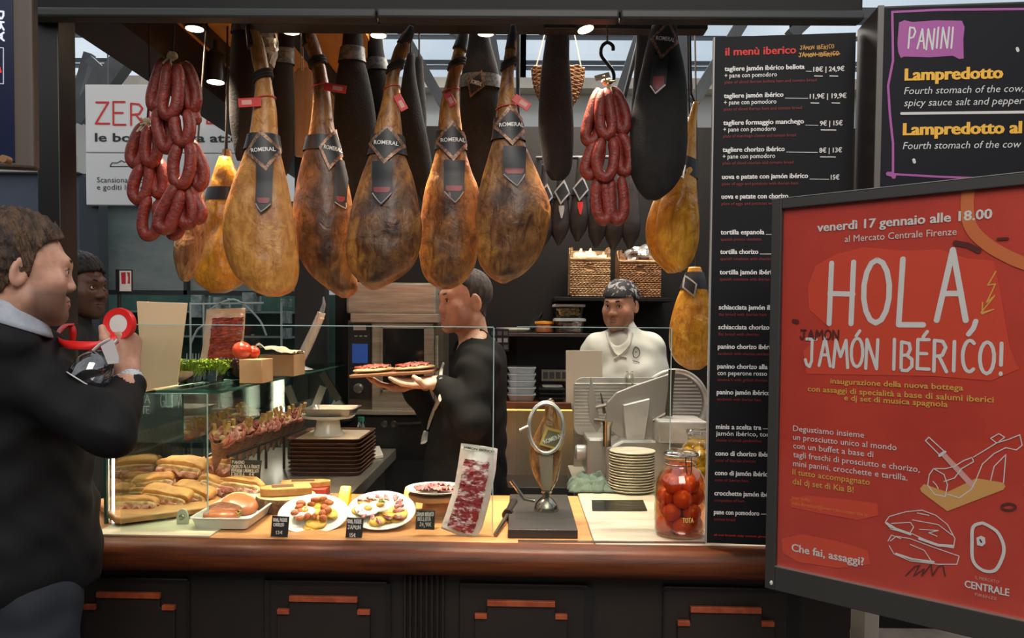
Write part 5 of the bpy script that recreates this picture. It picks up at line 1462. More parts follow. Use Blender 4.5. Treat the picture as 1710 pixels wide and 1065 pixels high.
for n, (x, y, Y, w, d, yaw, tx, ty, lab) in enumerate(BR):
    c = P(x, y, Y); M_ = MAT(c, yaw, tx, ty)
    th = root('stuffed_bread', lab, 'bread', c - Vector((0, 0, .03)), 'stuffed breads on the board')
    ct = -.24 if n % 3 != 1 else -.12
    part('top_crust', xform(M_ @ Matrix.Translation((0, .004, .012)), slab(w, d, .042, 3.0 + .8 * rng.random(), .9, .010, n, 44, 10, 0, .34, ct)), M_bread, th, ang=180)
    part('bottom_crust', xform(M_ @ Matrix.Translation((0, -.002, -.018)), slab(w * 1.02, d * 1.02, .026, 3.2, .2, .007, n + 20, 44, 8, 0, .3, ct)), M_bread, th, ang=180)
    part('crumb', xform(M_ @ Matrix.Translation((0, -.006, -.002)), slab(w * .95, d * 1.0, .046, 3.2, .4, .006, n + 40, 44, 8, 0, .3, ct)), M_crumb, th, ang=180)
    fl_ = xform(M_ @ Matrix.Translation((0, -.006, -.002)), slab(w * 1.0, d * 1.05, .012, 2.6, .2, .004, n + 60, 70, 6, .013, .55, ct - .07))
    for k in range(7):
        cx_, cy_ = (k - 3) * w * .135, (ct - .03) * d
        pts = [M_ @ Vector((cx_ * (1 + .02 * j) + .004 * math.sin(j * 2.2 + k), cy_ - .003 * j, .004 - .005 * j + .003 * math.sin(j * 2 + k))) for j in range(4)]
        fl_.tube(arc_path(pts, 4), [.002 + .009 * math.sin((i + .5) / 13 * math.pi) for i in range(13)], 7, flat=.3)
    part('ham_filling', fl_, M_pros, th, ang=180)

M_card = mat('chalk_card', (44, 42, 40), .6)
M_chalk = mat('chalk_text', (220, 216, 204), .7)
M_acr = glass('clear_acrylic', (240, 242, 240), .08, base=.05)
def price_card(label, q, lines, Y, hpx, wpx, stick=None, stand=True):
    """q: px corners TL, TR, BR, BL; lines: (text, x0, y, x1)"""
    tl, tr_, br, bl = q
    a = P(bl[0], bl[1], Y); b = P(br[0], br[1], Y)
    lean = .12
    pl_ = Plane(a, (b.x - a.x, b.y - a.y))
    th = root('price_card', label, 'sign', a)
    def fm(x, y, off=0):
        g = pl_.at(x, y, off); return g
    part('card', MB().prism([fm(*p) for p in (bl, br, tr_, tl)], -pl_.n * .0025), M_card, th, smooth=False)
    t = MB()
    for s, x0, y, x1 in lines: hand_on(t, pl_, s, (x0, y), (x1, y), hpx, wpx, .001, wob=.15)
    part('lettering', t, M_chalk, th, smooth=False)
    if stand:
        fo_ = MB().prism([a + Vector((-.002, -.001, -.002)), b + Vector((.002, -.001, -.002)), b + Vector((.012, .035, -.004)), a + Vector((.012, .035, -.004))], (0, 0, .002))
        fo_.prism([fm(bl[0] - 1, bl[1] + 1, -.004), fm(br[0] + 1, br[1] + 1, -.004), fm(tr_[0] + 1, tr_[1] - 1, -.004), fm(tl[0] - 1, tl[1] - 1, -.004)], -pl_.n * .0015)
        part('clear_stand', fo_, M_acr, th, smooth=False)
    if stick: part('stick', MB().cyl(P(stick[0], stick[1], Y + .004), P(stick[0], stick[2], Y + .004), .0022, seg=8), mat('stick_steel', (190, 186, 176), .3, metal=.8), th)
    return th
price_card('black price sign on a stick behind the stuffed breads', [(386, 766), (437, 769), (434, 796), (384, 793)],
           [('PANINO', 388, 774, 408), ('CHORIZO ALLA BRACE', 387, 781, 434), ('PEPERONI CARAMELLATI', 387, 788, 432), ('E RUCOLA', 387, 794, 408), ('6€', 416, 794, 425)], 2.72, 5, .9, (404, 794, 832), stand=False)
price_card('small black price card before the potatoes and chorizo', [(455, 861), (483, 863), (480, 897), (452, 895)], [('UOVA, PATATE', 457, 870, 480), ('CHORIZO', 457, 878, 474), ('13€', 461, 891, 472)], 2.262, 5, 1.1)
price_card('small black price card before the egg plate with ham', [(580, 864), (607, 866), (604, 899), (577, 897)], [('UOVA, PATATE', 581, 873, 604), ('JAMON', 581, 883, 602), ('15€', 584, 896, 594)], 2.262, 6, 1.1)
price_card('small black price card against the pack of sliced ham', [(696, 852), (726, 853), (725, 884), (694, 883)], [('JAMON IBERICO', 696, 861, 724), ('BELLOTA', 698, 869, 719), ('24,90€', 701, 878, 720)], 2.30, 6, 1.1)

# ---- deep white tray with a filled bun
M_china = mat('white_china', (238, 236, 226), .2, coat=.3)
M_china_g = mat('grey_china', (172, 170, 160), .35)
tc0 = P(312, 880, 2.31); tc1 = P(414, 880, 2.31)
tx0, tx1, ty0, ty1 = tc0.x, tc1.x + .004, 2.315, 2.67
def rrect(x0, x1, y0, y1, r, z, n=6):
    out = []
    for cx, cy, a0 in ((x1 - r, y1 - r, 0), (x0 + r, y1 - r, 90), (x0 + r, y0 + r, 180), (x1 - r, y0 + r, 270)):
        for k in range(n + 1):
            a = R(a0 + 90 * k / n); out.append(Vector((cx + r * math.cos(a), cy + r * math.sin(a), z)))
    return out
def loops(mb, ls, close0=True, close1=True, mi=0):
    o = len(mb.v); n = len(ls[0])
    for l in ls: mb.v += [tuple(q) for q in l]
    for i in range(len(ls) - 1):
        for k in range(n): mb.f.append((o + i * n + k, o + i * n + (k + 1) % n, o + (i + 1) * n + (k + 1) % n, o + (i + 1) * n + k)); mb.m.append(mi)
    if close0: mb.f.append(tuple(o + k for k in range(n))[::-1]); mb.m.append(mi)
    if close1: mb.f.append(tuple(o + (len(ls) - 1) * n + k for k in range(n))); mb.m.append(mi)
    return mb
def tray_mb(x0, x1, y0, y1, z, h, r=.02, ins=.016, t=.004, lip=.004):
    return loops(MB(), [rrect(x0 + ins, x1 - ins, y0 + ins, y1 - ins, r * .6, z), rrect(x0 + lip, x1 - lip, y0 + lip, y1 - lip, r, z + h - .003), rrect(x0, x1, y0, y1, r, z + h - .002), rrect(x0, x1, y0, y1, r, z + h),
                        rrect(x0 + lip + t, x1 - lip - t, y0 + lip + t, y1 - lip - t, r * .9, z + h), rrect(x0 + ins + t, x1 - ins - t, y0 + ins + t, y1 - ins - t, r * .5, z + t)])
solo('serving_tray', 'deep white china tray with a filled bun', 'tray', tray_mb(tx0, tx1, ty0, ty1, ZC + .004, .034), M_china, ang=30)
bn = root('filled_bun', 'brown bun with salad and a toasted lid in the white tray', 'sandwich', P(368, 872, 2.42))
M_bun = mat('bun_brown', (164, 86, 48), .35, col2=(186, 108, 62), scale=9, coat=.15)
part('bottom_bun', xform(MAT(P(366, 864, 2.43), 6), slab(.118, .09, .05, 2.2, .6, .004, 3)), M_bun, bn, ang=180)
part('top_bun', xform(MAT(P(400, 843, 2.52), -14, 14, 16), slab(.115, .1, .042, 2.3, .8, .004, 5)), M_bun, bn, ang=180)
part('toasted_face', xform(MAT(P(402, 834, 2.545), -14, 14, 16), slab(.1, .085, .012, 2.3, .5, .004, 6)), M_crumb, bn, ang=180)
part('patty', xform(MAT(P(374, 849, 2.47), 0, 6), slab(.11, .085, .026, 2.1, .5, .008, 8)), mat('patty', (150, 82, 48), .5, col2=(110, 60, 34), scale=30, bump=.4), bn, ang=180)
sd = MB()
for k in range(46):
    a = rng.uniform(0, 2 * math.pi); rr = rng.uniform(.03, .058)
    q = P(376, 855, 2.46) + Vector((math.cos(a) * rr, math.sin(a) * rr * .8, rng.uniform(-.006, .008)))
    sd.tube([q, q + Vector((rng.uniform(-.014, .014), rng.uniform(-.014, .004), rng.uniform(-.008, .006))), q + Vector((rng.uniform(-.02, .02), -.008, rng.uniform(-.016, .004)))], .0016, 5)
part('salad', sd, mat('salad', (186, 176, 84), .5, col2=(120, 128, 50), scale=60), bn)

# ---- plates of food, each leaning towards the viewer
def plate_mb(r, M_, depth=.016, seg=48):
    pr_ = [(r * .50, 0), (r * .56, .001), (r * .70, depth * .45), (r * .97, depth), (r, depth + .0012), (r * .985, depth + .003), (r * .70, depth * .45 + .0035), (r * .58, .0045), (0.0005, .004)]
    return xform(M_, MB().lathe(pr_, (0, 0, 0), (0, 0, 1), seg))
M_pot = mat('potato', (236, 190, 70), .5, col2=(222, 166, 50), scale=20)
M_egg = mat('egg_white', (246, 240, 226), .3, col2=(250, 246, 236), scale=12)
M_yolk = mat('egg_yolk', (236, 160, 40), .25, coat=.4)
M_chz = mat('chorizo_cut', (168, 74, 30), .45, col2=(206, 120, 56), scale=50, bump=.3)
M_hsl = mat('ham_slice', (176, 92, 96), .35, col2=(214, 150, 142), scale=40, coat=.2)
def leaning_plate(label, px, py, Y, r, tilt, roll, kind):
    c = P(px, py, Y)
    M_ = Matrix.Translation(c) @ Matrix.Rotation(R(roll), 4, 'Y') @ Matrix.Rotation(R(tilt), 4, 'X')
    solo('dinner_plate', label, 'plate', plate_mb(r, M_), M_china, 'white plates of food', ang=60)
    def on(u, v, h=.006): return M_ @ Vector((u * r, v * r, h))
    R3 = M_.to_3x3()
    for k in range(16):
        a = rng.uniform(0, 6.28); rr = rng.uniform(.08, .62) ** .75
        u, v = rr * math.cos(a), rr * math.sin(a)
        if kind == 'A': u = abs(u) * .8 if k < 8 else u
        mm = xform(M_ @ Matrix.Translation((u * r, v * r, .008 + .006 * (k % 3))) @ Matrix.Rotation(rng.uniform(0, 6), 4, 'Z') @ Matrix.Rotation(rng.uniform(-.3, .3), 4, 'X'), slab(.052, .036, .010, 2.4, .2, .003, k, 16, 5))
        solo('potato_slice', 'fried potato slice on the plate with %s' % ('chorizo' if kind == 'A' else 'ham strips'), 'potato', mm, M_pot, 'potato slices on the plate with %s' % ('chorizo' if kind == 'A' else 'ham strips'), ang=180)
    for (u, v, lab) in ((( -.3, -.05, 'fried egg on the plate of chorizo'),) if kind == 'A' else ((-.08, .08, 'fried egg in the middle of the plate with ham strips'), (-.4, -.15, 'fried egg at the rim of the plate with ham strips'))):
        e = root('fried_egg', lab, 'egg', on(u, v, .02))
        part('white', xform(M_ @ Matrix.Translation((u * r, v * r, .024)), slab(.075, .062, .012, 2.0, .3, .008, int(u * 10), 28, 6)), M_egg, e, ang=180)
        part('yolk', xform(M_ @ Matrix.Translation((u * r + .004, v * r, .030)), MB().ball((0, 0, 0), (.013, .013, .006), 16, 8)), M_yolk, e)
    for k in range(15):
        if kind == 'A':
            a = 6.28 * k / 15 + rng.uniform(-.2, .2); rr = rng.uniform(.28, .62)
            mm = xform(M_ @ Matrix.Translation((rr * math.cos(a) * r, rr * math.sin(a) * r, .027 + .004 * rng.random())) @ Matrix.Rotation(rng.uniform(0, 6), 4, 'Z') @ Matrix.Rotation(rng.uniform(-.5, .5), 4, 'X'), slab(.028, .021, .015, 2.2, .2, .006, k, 14, 5))
            solo('chorizo_piece', 'fried piece of chorizo scattered over eggs and potatoes', 'sausage', mm, M_chz, 'chorizo pieces on the plate', ang=180)
        else:
            a = 6.28 * k / 15 + .2; rr = rng.uniform(.5, .72)
            mm = xform(M_ @ Matrix.Translation((rr * math.cos(a) * r, rr * math.sin(a) * r, .025 + .003 * rng.random())) @ Matrix.Rotation(a + .5, 4, 'Z') @ Matrix.Rotation(.4, 4, 'X'), slab(.034, .014, .006, 2.2, .2, .003, k, 16, 5, .004))
            solo('ham_strip', 'strip of cured ham laid around the rim of the egg plate', 'ham', mm, M_hsl, 'ham strips on the plate', ang=180)
    if kind == 'B':
        lf = MB()
        for k in range(9):
            a = k * .7; q = on(.02, .02, .042)
            lf.ball(q + R3 @ Vector((.007 * math.cos(a), .007 * math.sin(a), .001 * k)), (.006, .003, .0015), 8, 5, M3=Matrix.Rotation(a, 3, 'Z'))
        solo('herb_sprig', 'small green herb sprig on the egg plate', 'herb', lf, mat('herb_green', (110, 130, 46), .5))
    return M_
leaning_plate('white plate of potatoes, egg and chorizo leaning on a yellow wedge', 524, 865, 2.42, .105, 21, 4, 'A')
leaning_plate('white plate of eggs and ham strips leaning on a yellow wedge', 637, 859, 2.42, .103, 21, 3, 'B')
M_yel = mat('yellow_wedge', (240, 196, 40), .4)
def wedge(lab, px, py, Y):
    c = P(px, py, Y); c.z = ZC
    w = MB().prism([c + Vector((-.018, -.03, 0)), c + Vector((-.018, .04, 0)), c + Vector((-.018, .035, .075)), c + Vector((-.018, .005, .055))], (.036, 0, 0))
    solo('yellow_wedge', lab, 'wedge', w, M_yel, bevel=.004)
wedge('yellow wedge propping up the chorizo plate', 574, 835, 2.60); wedge('yellow wedge propping up the egg plate', 683, 830, 2.60)
# flat plate of sliced ham on a round wooden stand
c = PZ(728, 850, ZC); c.y = 2.55; c = P(728, 838, 2.56); c.z = ZC
sd_ = MB().lathe([(.07, 0), (.07, .006), (.045, .014), (.04, .045), (.085, .052), (.088, .066), (.0, .066)], c, seg=40, capt=False)
solo('plate_stand', 'round wooden stand under the plate of sliced ham', 'stand', sd_, mat('stand_wood', (184, 142, 96), .5, col2=(160, 118, 76), scale=5, stretch=(1, 1, 5)))
solo('dinner_plate', 'flat white plate of fanned ham slices on a wooden stand', 'plate', plate_mb(.098, Matrix.Translation(c + Vector((0, 0, .067)))), M_china, 'white plates of food', ang=60)
for k in range(12):
    a = 6.28 * k / 12; rr = .045 if k % 2 else .03
    mm = xform(Matrix.Translation(c + Vector((rr * math.cos(a), rr * math.sin(a), .076 + .0022 * k))) @ Matrix.Rotation(a + .6, 4, 'Z') @ Matrix.Rotation(.12, 4, 'Y'), slab(.07, .034, .003, 2.2, .2, .002, k, 22, 5, .006))
    solo('ham_slice', 'thin ham slice in the fan on the flat plate', 'ham', mm, M_hsl, 'ham slices in a fan', ang=180)

# ---- vacuum pack of sliced ham leaning on the guard glass
def pack(name, label, cat, L, Rr, Yb, Yt, puff, m, seg=14, rows=26):
    """pouch between a left and a right edge polyline (px, bottom to top), leaning from depth Yb to Yt"""
    mb = MB(); n = rows
    def ed(pl_, t):
        k = np.linspace(0, 1, len(pl_)); return np.interp(t, k, [p[0] for p in pl_]), np.interp(t, k, [p[1] for p in pl_])
    def pos(s, t, side):
        xa, ya = ed(L, t); xb, yb = ed(Rr, t)
        q = P(xa + (xb - xa) * s, ya + (yb - ya) * s, Yb + (Yt - Yb) * t)
        b = puff * (max(0, 4 * s * (1 - s)) ** .6) * (max(0, 4 * min(t, .9) * (1 - min(t, .9))) ** .4)
        q.y += side * b + .002 * noise.noise(Vector((s * 9, t * 16, side)))
        return q
    for side in (-1, 1):
        for i in range(n + 1):
            for k in range(seg + 1): mb.v.append(tuple(pos(k / seg, i / n, side)))
    N = (n + 1) * (seg + 1)
    for sd2 in (0, 1):
        for i in range(n):
            for k in range(seg):
                a = sd2 * N + i * (seg + 1) + k; f = (a, a + 1, a + seg + 2, a + seg + 1)
                mb.f.append(f if sd2 == 0 else f[::-1]); mb.m.append(0)
    th = root(name, label, cat, pos(.5, 0, -1))
    part('pouch', mb, m, th, ang=180)
    return th, pos
M_pouch = mat('pouch_film', (226, 200, 186), .18, coat=.6, col2=(240, 226, 214), scale=8, bump=.15, bscale=24)
th, pos = pack('ham_pack', 'clear vacuum pack of marbled ham slices leaning on the guard glass', 'package', [(736, 882), (746, 852), (758, 815), (765, 775), (770, 740)], [(793, 903), (806, 880), (818, 835), (828, 785), (831, 749)], 2.30, 2.37, .016, M_pouch)
M_marb = mat('marbled_ham', (158, 44, 44), .3, col2=(236, 200, 196), scale=34, stretch=(1, 1, 2.2), lo=.52, hi=.60, coat=.4, detail=6)
def patch(pos, s0, s1, t0, t1, off, ns=12, nt=16, wob=0.0, seed=0):
    mb = MB()
    for i in range(nt + 1):
        for k in range(ns + 1):
            s = s0 + (s1 - s0) * k / ns; t = t0 + (t1 - t0) * i / nt
            e = wob * noise.noise(Vector((k * .8, i * .7, seed)))
            q = pos(s + e * .3, t + e * .2, -1); q.y -= off + .003 * wob * 10 * abs(noise.noise(Vector((k * .9, i * 1.1, seed + 3))))
            mb.v.append(tuple(q))
    for i in range(nt):
        for k in range(ns):
            a = i * (ns + 1) + k; mb.f.append((a, a + 1, a + ns + 2, a + ns + 1)); mb.m.append(0)
    return mb
for k in range(5):
    part('slice_row', patch(pos, .14, .82, .08 + .148 * k, .08 + .148 * k + .165, .003 + .0012 * (4 - k), wob=.12, seed=k), M_marb, th, ang=180, label='red and white marbled slices')
hd = patch(pos, .02, .99, .94, 1.0, .0012)
part('printed_header', hd, mat('pack_header', (232, 222, 206), .4), th)
t = MB()
for k, s in enumerate(('SLICED', 'IBERICO')):
    pass
text(t, 'JAMON IBERICO', lambda a, b: pos(.08 + a, .955 + b, -1) + Vector((0, -.0035, 0)), .035, .84, bold=.03)
part('lettering', t, mat('pack_ink', (40, 34, 32), .5), th, smooth=False)
part('sticker', patch(pos, .0, .3, .03, .13, .004), mat('pack_sticker', (232, 218, 200), .4), th)

# ---- sharpening steel lying on the oak
ss = root('sharpening_steel', 'black-handled sharpening steel lying beside the ham stand', 'tool', PZ(843, 866, ZC))
p0 = PZ(827, 892, ZC + .008); p1 = PZ(847, 860, ZC + .02); p2 = PZ(858, 838, ZC + .024)
part('rod', MB().cyl(p0, p1, .0055, .0065, 14), mat('steel_rod', (120, 112, 100), .35, metal=.9), ss)
part('handle', MB().tube([p1, p1 + (p2 - p1) * .15, p1 + (p2 - p1) * .2, p2], [.017, .017, .011, .0135], 14), mat('handle_black', (26, 24, 24), .4), ss)

# ---- ham stand: slab, dome, crank, ring and the small ham
b0 = PZ(848, 896, ZC); bx0_, bx1_ = b0.x, PZ(965, 896, ZC).x
hs = root('ham_stand', 'black slab ham stand with a steel dome and ring', 'stand', ((bx0_ + bx1_) / 2, 2.5, ZC))
part('slab', MB().box((bx0_, 2.275, ZC), (bx1_ - .002, 2.76, ZC + .025)), mat('slab_black', (46, 42, 40), .45, col2=(40, 36, 34), scale=6), hs, bevel=.002)
dc = PZ(911, 843, ZC + .025); dc.y = 2.52; dc.z = ZC + .025
M_ss = mat('brushed_steel', (190, 182, 168), .22, metal=1, col2=(150, 140, 126), scale=4, stretch=(20, 20, 1))
part('dome', MB().lathe([(.039, 0), (.039, .006), (.034, .022), (.022, .036), (.013, .042), (.012, .052), (.017, .056), (.017, .062), (.009, .066)], dc, seg=32), M_ss, hs)
part('crank', MB().tube([P(x, y, 2.5) for x, y in ((893, 836), (876, 833), (853, 802))], .006, 12), M_ss, hs)
part('post', MB().cyl(dc + Vector((0, 0, .06)), Vector((dc.x, dc.y, P(911, 700, 2.52).z)), .0035).tube([P(936, 770, 2.52), P(930, 800, 2.52), P(918, 822, 2.52)], .003, 8), M_ss, hs)
rc = P(912, 714, 2.50)
rg_ = MB()
for dy, rs in ((-.012, 1.0), (.0, 1.06), (.012, 1.0)):
    rg_.tube([rc + Vector((.052 * rs * math.cos(a), dy + .01 * math.sin(a), .075 * rs * math.sin(a))) for a in np.linspace(0, 2 * math.pi, 41)[:-1]], .0045, 8, closed=True)
rg_.tube([P(885, 710, 2.5), P(876, 714, 2.49), P(868, 718, 2.48)], .004, 8)
part('ring', rg_, mat('ring_white_steel', (216, 212, 204), .25, metal=.7), hs)
rows = [(668, 914, 925), (676, 911, 927), (694, 908, 931), (712, 900, 934), (726, 893, 936), (745, 886, 937), (765, 884, 937), (785, 888, 934), (805, 897, 928), (818, 905, 922), (824, 910, 918)]
mb, front, ring = loft(rows, 2.53, .7, 30, 5, 2.0, 77, .6, (.0, .55))
th = root('cured_ham', 'small wrapped ham held upright in the steel ring of the black stand', 'ham', P(912, 824, 2.53))
part('meat', mb, ham_mat('ham_stand_tan', (188, 140, 76), (146, 100, 54), (116, 70, 44), .35), th, ang=180)
part('hoof', MB().tube([P(x, y, 2.53) for x, y in ((920, 672), (919, 668), (921, 665))], [.009, .009, .004], 10), M_hoof, th)
emblem(th, front, 2.53, 922, 730, 22, 22, R(25), 1, 'ROMERAL', mats={'rim': mat('label_gold', (206, 170, 90), .35, metal=.3), 'face': mat('label_olive', (110, 96, 66), .4)})
part('paper_wrap', drape_poly(front, [(756, 900, 922), (800, 904, 921), (818, 908, 917)], 2.53, .004), mat('wrap_paper', (150, 138, 120), .4), th)

# ---- marble side: inset plate, jar, stack of plates, cloth
ins = MB().prism([PZ(x, y, ZC + .001) for x, y in ((989, 853), (1081, 853), (1074, 836), (988, 836))], (0, 0, .003))
solo('glass_hob', 'black glass inset plate in the pale marble', 'hob', ins, mat('black_glass', (18, 18, 18), .08), bevel=.0005)
pcx = PZ(1055, 826, ZC); pcx.y = 2.95; pcx.x = P(1055, 815, 2.95).x
M_stone = mat('stoneware', (206, 194, 170), .4, col2=(190, 176, 150), scale=30)
ppr = [(.05, 0), (.056, 0), (.075, .005), (.083, .010), (.084, .012), (.082, .0135), (.072, .009), (.055, .004), (.0005, .0035)]
p0_ = root('stacked_plate', 'lowest stoneware plate of the stack beside the tomato jar', 'plate', pcx, 'stacked stoneware plates')
part('dish', MB().lathe(ppr, pcx, seg=44), M_stone, p0_, ang=50)
ORD = ['second', 'third', 'fourth', 'fifth', 'sixth', 'seventh', 'eighth', 'ninth', 'tenth', 'eleventh', 'twelfth', 'thirteenth', 'fourteenth']
for k in range(1, 15):
    dup(p0_, (rng.uniform(-.0012, .0012), rng.uniform(-.0012, .0012), .0099 * k), 'topmost stoneware plate of the stack beside the tomato jar' if k == 14 else '%s stoneware plate up in the stack beside the tomato jar' % ORD[k - 1])

jc = P(1135, 903, 2.245); jc.y = 2.335; jc.x = P(1135, 880, 2.335).x; jc.z = ZC + .001
jr = root('tomato_jar', 'large clip-top glass jar full of whole orange tomatoes', 'jar', jc)
S = 1.0
jp = [(.060, 0), (.068, .003), (.0725, .012), (.0735, .04), (.0735, .14), (.070, .162), (.058, .186), (.046, .198), (.0435, .204), (.0435, .220), (.046, .224)]
M_jar = glass('jar_glass', (246, 246, 240), .14, base=.04)
part('vessel', MB().lathe(jp, jc, seg=48, capt=False), M_jar, jr)
part('lid', MB().lathe([(.047, .226), (.049, .230), (.049, .238), (.044, .243), (.030, .246), (.0005, .247)], jc, seg=44), M_jar, jr)
part('seal_ring', MB().lathe([(.046, .221), (.048, .2235), (.046, .226)], jc, seg=40, capb=False, capt=False), mat('seal_orange', (222, 140, 60), .5), jr)
wi = MB()
for rr_, zz_ in ((.0455, .206), (.0505, .234)): wi.tube([jc + Vector((rr_ * math.cos(a), rr_ * math.sin(a), zz_)) for a in np.linspace(0, 2 * math.pi, 41)[:-1]], .0016, 6, closed=True)
fx_ = jc + Vector((.012, -.049, 0))
wi.tube([fx_ + Vector((-.008, 0, .232)), fx_ + Vector((-.008, -.008, .200)), fx_ + Vector((-.005, -.006, .183)), fx_ + Vector((.005, -.006, .183)), fx_ + Vector((.008, -.008, .200)), fx_ + Vector((.008, 0, .232))], .0018, 6)
part('wire_clip', wi, M_ss, jr)
def brine(name, tint):
    return glass(name, tint, .05, base=.01)
part('brine', MB().lathe([(.0, .004)] and [(.064, .006), (.069, .014), (.070, .04), (.070, .14), (.066, .160), (.056, .180), (.0005, .183)], jc, seg=40), brine('orange_brine', (255, 222, 184)), jr)
M_tom = mat('jar_tomato', (232, 112, 36), .3, col2=(222, 88, 26), scale=12, coat=.3)
for lay in range(4):
    for j in range(4):
        a = 6.28 * j / 4 + lay * .785
        q = jc + Vector((.0405 * math.cos(a), .0405 * math.sin(a), .031 + lay * .040)); s = rng.uniform(.0265, .0285)
        if lay == 3: q += Vector((-math.cos(a) * .007, -math.sin(a) * .007, -.002))
        solo('tomato', 'whole orange tomato packed in the clip-top jar', 'tomato', MB().ball(q, (s, s, s * .95), 20, 14, jit=.05, jf=30), M_tom, 'tomatoes in the jar')
t = MB()
hand(t, 'TOTA', lambda a, b: jc + Vector((.0748 * math.sin(a / .0745 + .1), -.0748 * math.cos(a / .0745 + .1), .052 + b)), -.014, 0, .016, .012, .0022)
part('lettering', t, mat('jar_gold', (240, 210, 120), .4), jr, smooth=False)
# second jar behind it
jc2 = P(1172, 800, 2.85); jc2.z = ZC + .001; jc2.x = P(1168, 800, 2.85).x
j2 = root('garlic_jar', 'clip-top glass jar of pale garlic behind the tomato jar', 'jar', jc2)
part('vessel', MB().lathe(jp, jc2, seg=40, capt=False), M_jar, j2)
part('lid', MB().lathe([(.047, .226), (.049, .230), (.049, .238), (.044, .243), (.0005, .247)], jc2, seg=40), M_jar, j2)
part('brine', MB().lathe([(.064, .006), (.070, .04), (.070, .14), (.056, .180), (.0005, .19)], jc2, seg=36), brine('yellow_brine', (250, 232, 160)), j2)
for lay in range(6):
    for j in range(6):
        a = 6.28 * j / 6 + lay * .5
        q = jc2 + Vector((.045 * math.cos(a), .045 * math.sin(a), .026 + lay * .027))
        solo('garlic_clove', 'pale garlic clove packed in the jar behind the tomatoes', 'garlic', MB().ball(q, (.019, .019, .015), 12, 8, jit=.2, jf=40), mat('pickled_garlic', (226, 206, 140), .4), 'garlic cloves in the jar')
# tea towel
cl_ = MB(); N_ = 30
c = PZ(985, 822, ZC); c.y = 2.98; c.x = P(984, 815, 2.98).x
for i in range(N_ + 1):
    for k in range(N_ + 1):
        u, v = i / N_ - .5, k / N_ - .5
        e = max(0, 1 - (2 * max(abs(u), abs(v))) ** 3)
        h = (.050 * e * (.55 + .9 * abs(noise.noise(Vector((u * 6, v * 6, 1)))) + .5 * abs(noise.noise(Vector((u * 13, v * 13, 4)))))) + .003
        cl_.v.append((c.x + u * .16 + .02 * noise.noise(Vector((u * 4, v * 4, 8))), c.y + v * .15 + .02 * noise.noise(Vector((u * 4, v * 4, 12))), ZC + h))
for i in range(N_):
    for k in range(N_):
        a = i * (N_ + 1) + k; cl_.f.append((a, a + N_ + 1, a + N_ + 2, a + 1)); cl_.m.append(0)
o = solo('tea_towel', 'crumpled grey-green cloth beside the plate stack', 'cloth', cl_, mat('towel_green', (96, 112, 98), .9, col2=(84, 98, 86), scale=30), ang=180)
so_ = o.modifiers.new('thick', 'SOLIDIFY'); so_.thickness = .003; so_.offset = 1
# ================================================================ kitchen behind the counter
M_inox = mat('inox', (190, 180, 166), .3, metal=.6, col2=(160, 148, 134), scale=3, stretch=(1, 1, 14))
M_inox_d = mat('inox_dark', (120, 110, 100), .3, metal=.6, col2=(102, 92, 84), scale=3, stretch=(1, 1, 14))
M_bglass = mat('oven_glass', (22, 20, 19), .06, coat=.5)
M_bplast = mat('black_plastic', (26, 25, 26), .4)
YO = 3.95
def fb_(mb, x0, y0, x1, y1, Y, dep, mi=0):
    """box with its front face on the pixels at depth Y, running back dep"""
    a = P(x0, y1, Y); b = P(x1, y0, Y)
    return mb.box((min(a.x, b.x), Y, min(a.z, b.z)), (max(a.x, b.x), Y + dep, max(a.z, b.z)), mi)
ov = root('combi_oven', 'stainless combi oven with a black control panel behind the server in black', 'oven', P(660, 700, 4.1))
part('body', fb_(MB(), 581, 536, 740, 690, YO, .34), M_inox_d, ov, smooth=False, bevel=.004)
part('top_hood', fb_(MB(), 578, 472, 728, 523, YO - .02, .35), M_inox, ov, smooth=False, bevel=.012)
part('ledge', fb_(MB(), 585, 524, 731, 538, YO - .03, .3), M_inox, ov, smooth=False, bevel=.004)
cp = part('control_panel', fb_(MB(), 582, 540, 619, 666, YO - .012, .02), M_bplast, ov, smooth=False, bevel=.002)
part('display', fb_(MB(), 588, 574, 614, 606, YO - .014, .004), mat('display_blue', (40, 70, 130), .3, emit=.35, glow=(40, 80, 170)), cp, smooth=False)
part('badge', fb_(MB(), 590, 543, 611, 551, YO - .015, .004), mat('badge_pink', (190, 160, 156), .5), cp, smooth=False)
kc = P(599, 648, YO - .012)
part('knob', MB().lathe([(.024, 0), (.024, .012), (.018, .016), (.018, .026), (.0005, .028)], kc, (0, -1, 0), 24), mat('knob_grey', (120, 114, 108), .3, metal=.7), cp)
t = MB()
for k, y in enumerate((560, 612, 622)):
    for j in range(3): fb_(t, 592 + j * 8, y, 597 + j * 8, y + 2, YO - .0135, .002)
part('legend', t, mat('legend_grey', (150, 150, 150), .5), cp, smooth=False, stuff=True)
dr = part('door', fb_(MB(), 621, 540, 724, 684, YO - .02, .03), M_inox, ov, smooth=False, bevel=.004)
wn_ = part('window', fb_(MB(), 639, 548, 708, 651, YO - .024, .006), M_bglass, dr, smooth=False, bevel=.003)
part('window_trim', fb_(fb_(fb_(fb_(MB(), 636, 545, 711, 548, YO - .026, .008), 636, 651, 711, 654, YO - .026, .008), 636, 545, 639, 654, YO - .026, .008), 708, 545, 711, 654, YO - .026, .008), M_inox, wn_, smooth=False)
part('door_handle', MB().tube([P(729, 560, YO - .06), P(729, 672, YO - .06)], .009, 10).cyl(P(729, 570, YO - .06), P(729, 570, YO), .006).cyl(P(729, 662, YO - .06), P(729, 662, YO), .006), M_inox, dr)
part('drip_tray', fb_(MB(), 588, 686, 708, 692, YO - .05, .1), M_inox, ov, smooth=False, bevel=.002)
rk = root('cooking_range', 'black gas range under the stainless oven with two round knobs', 'range', P(660, 860, 4.0))
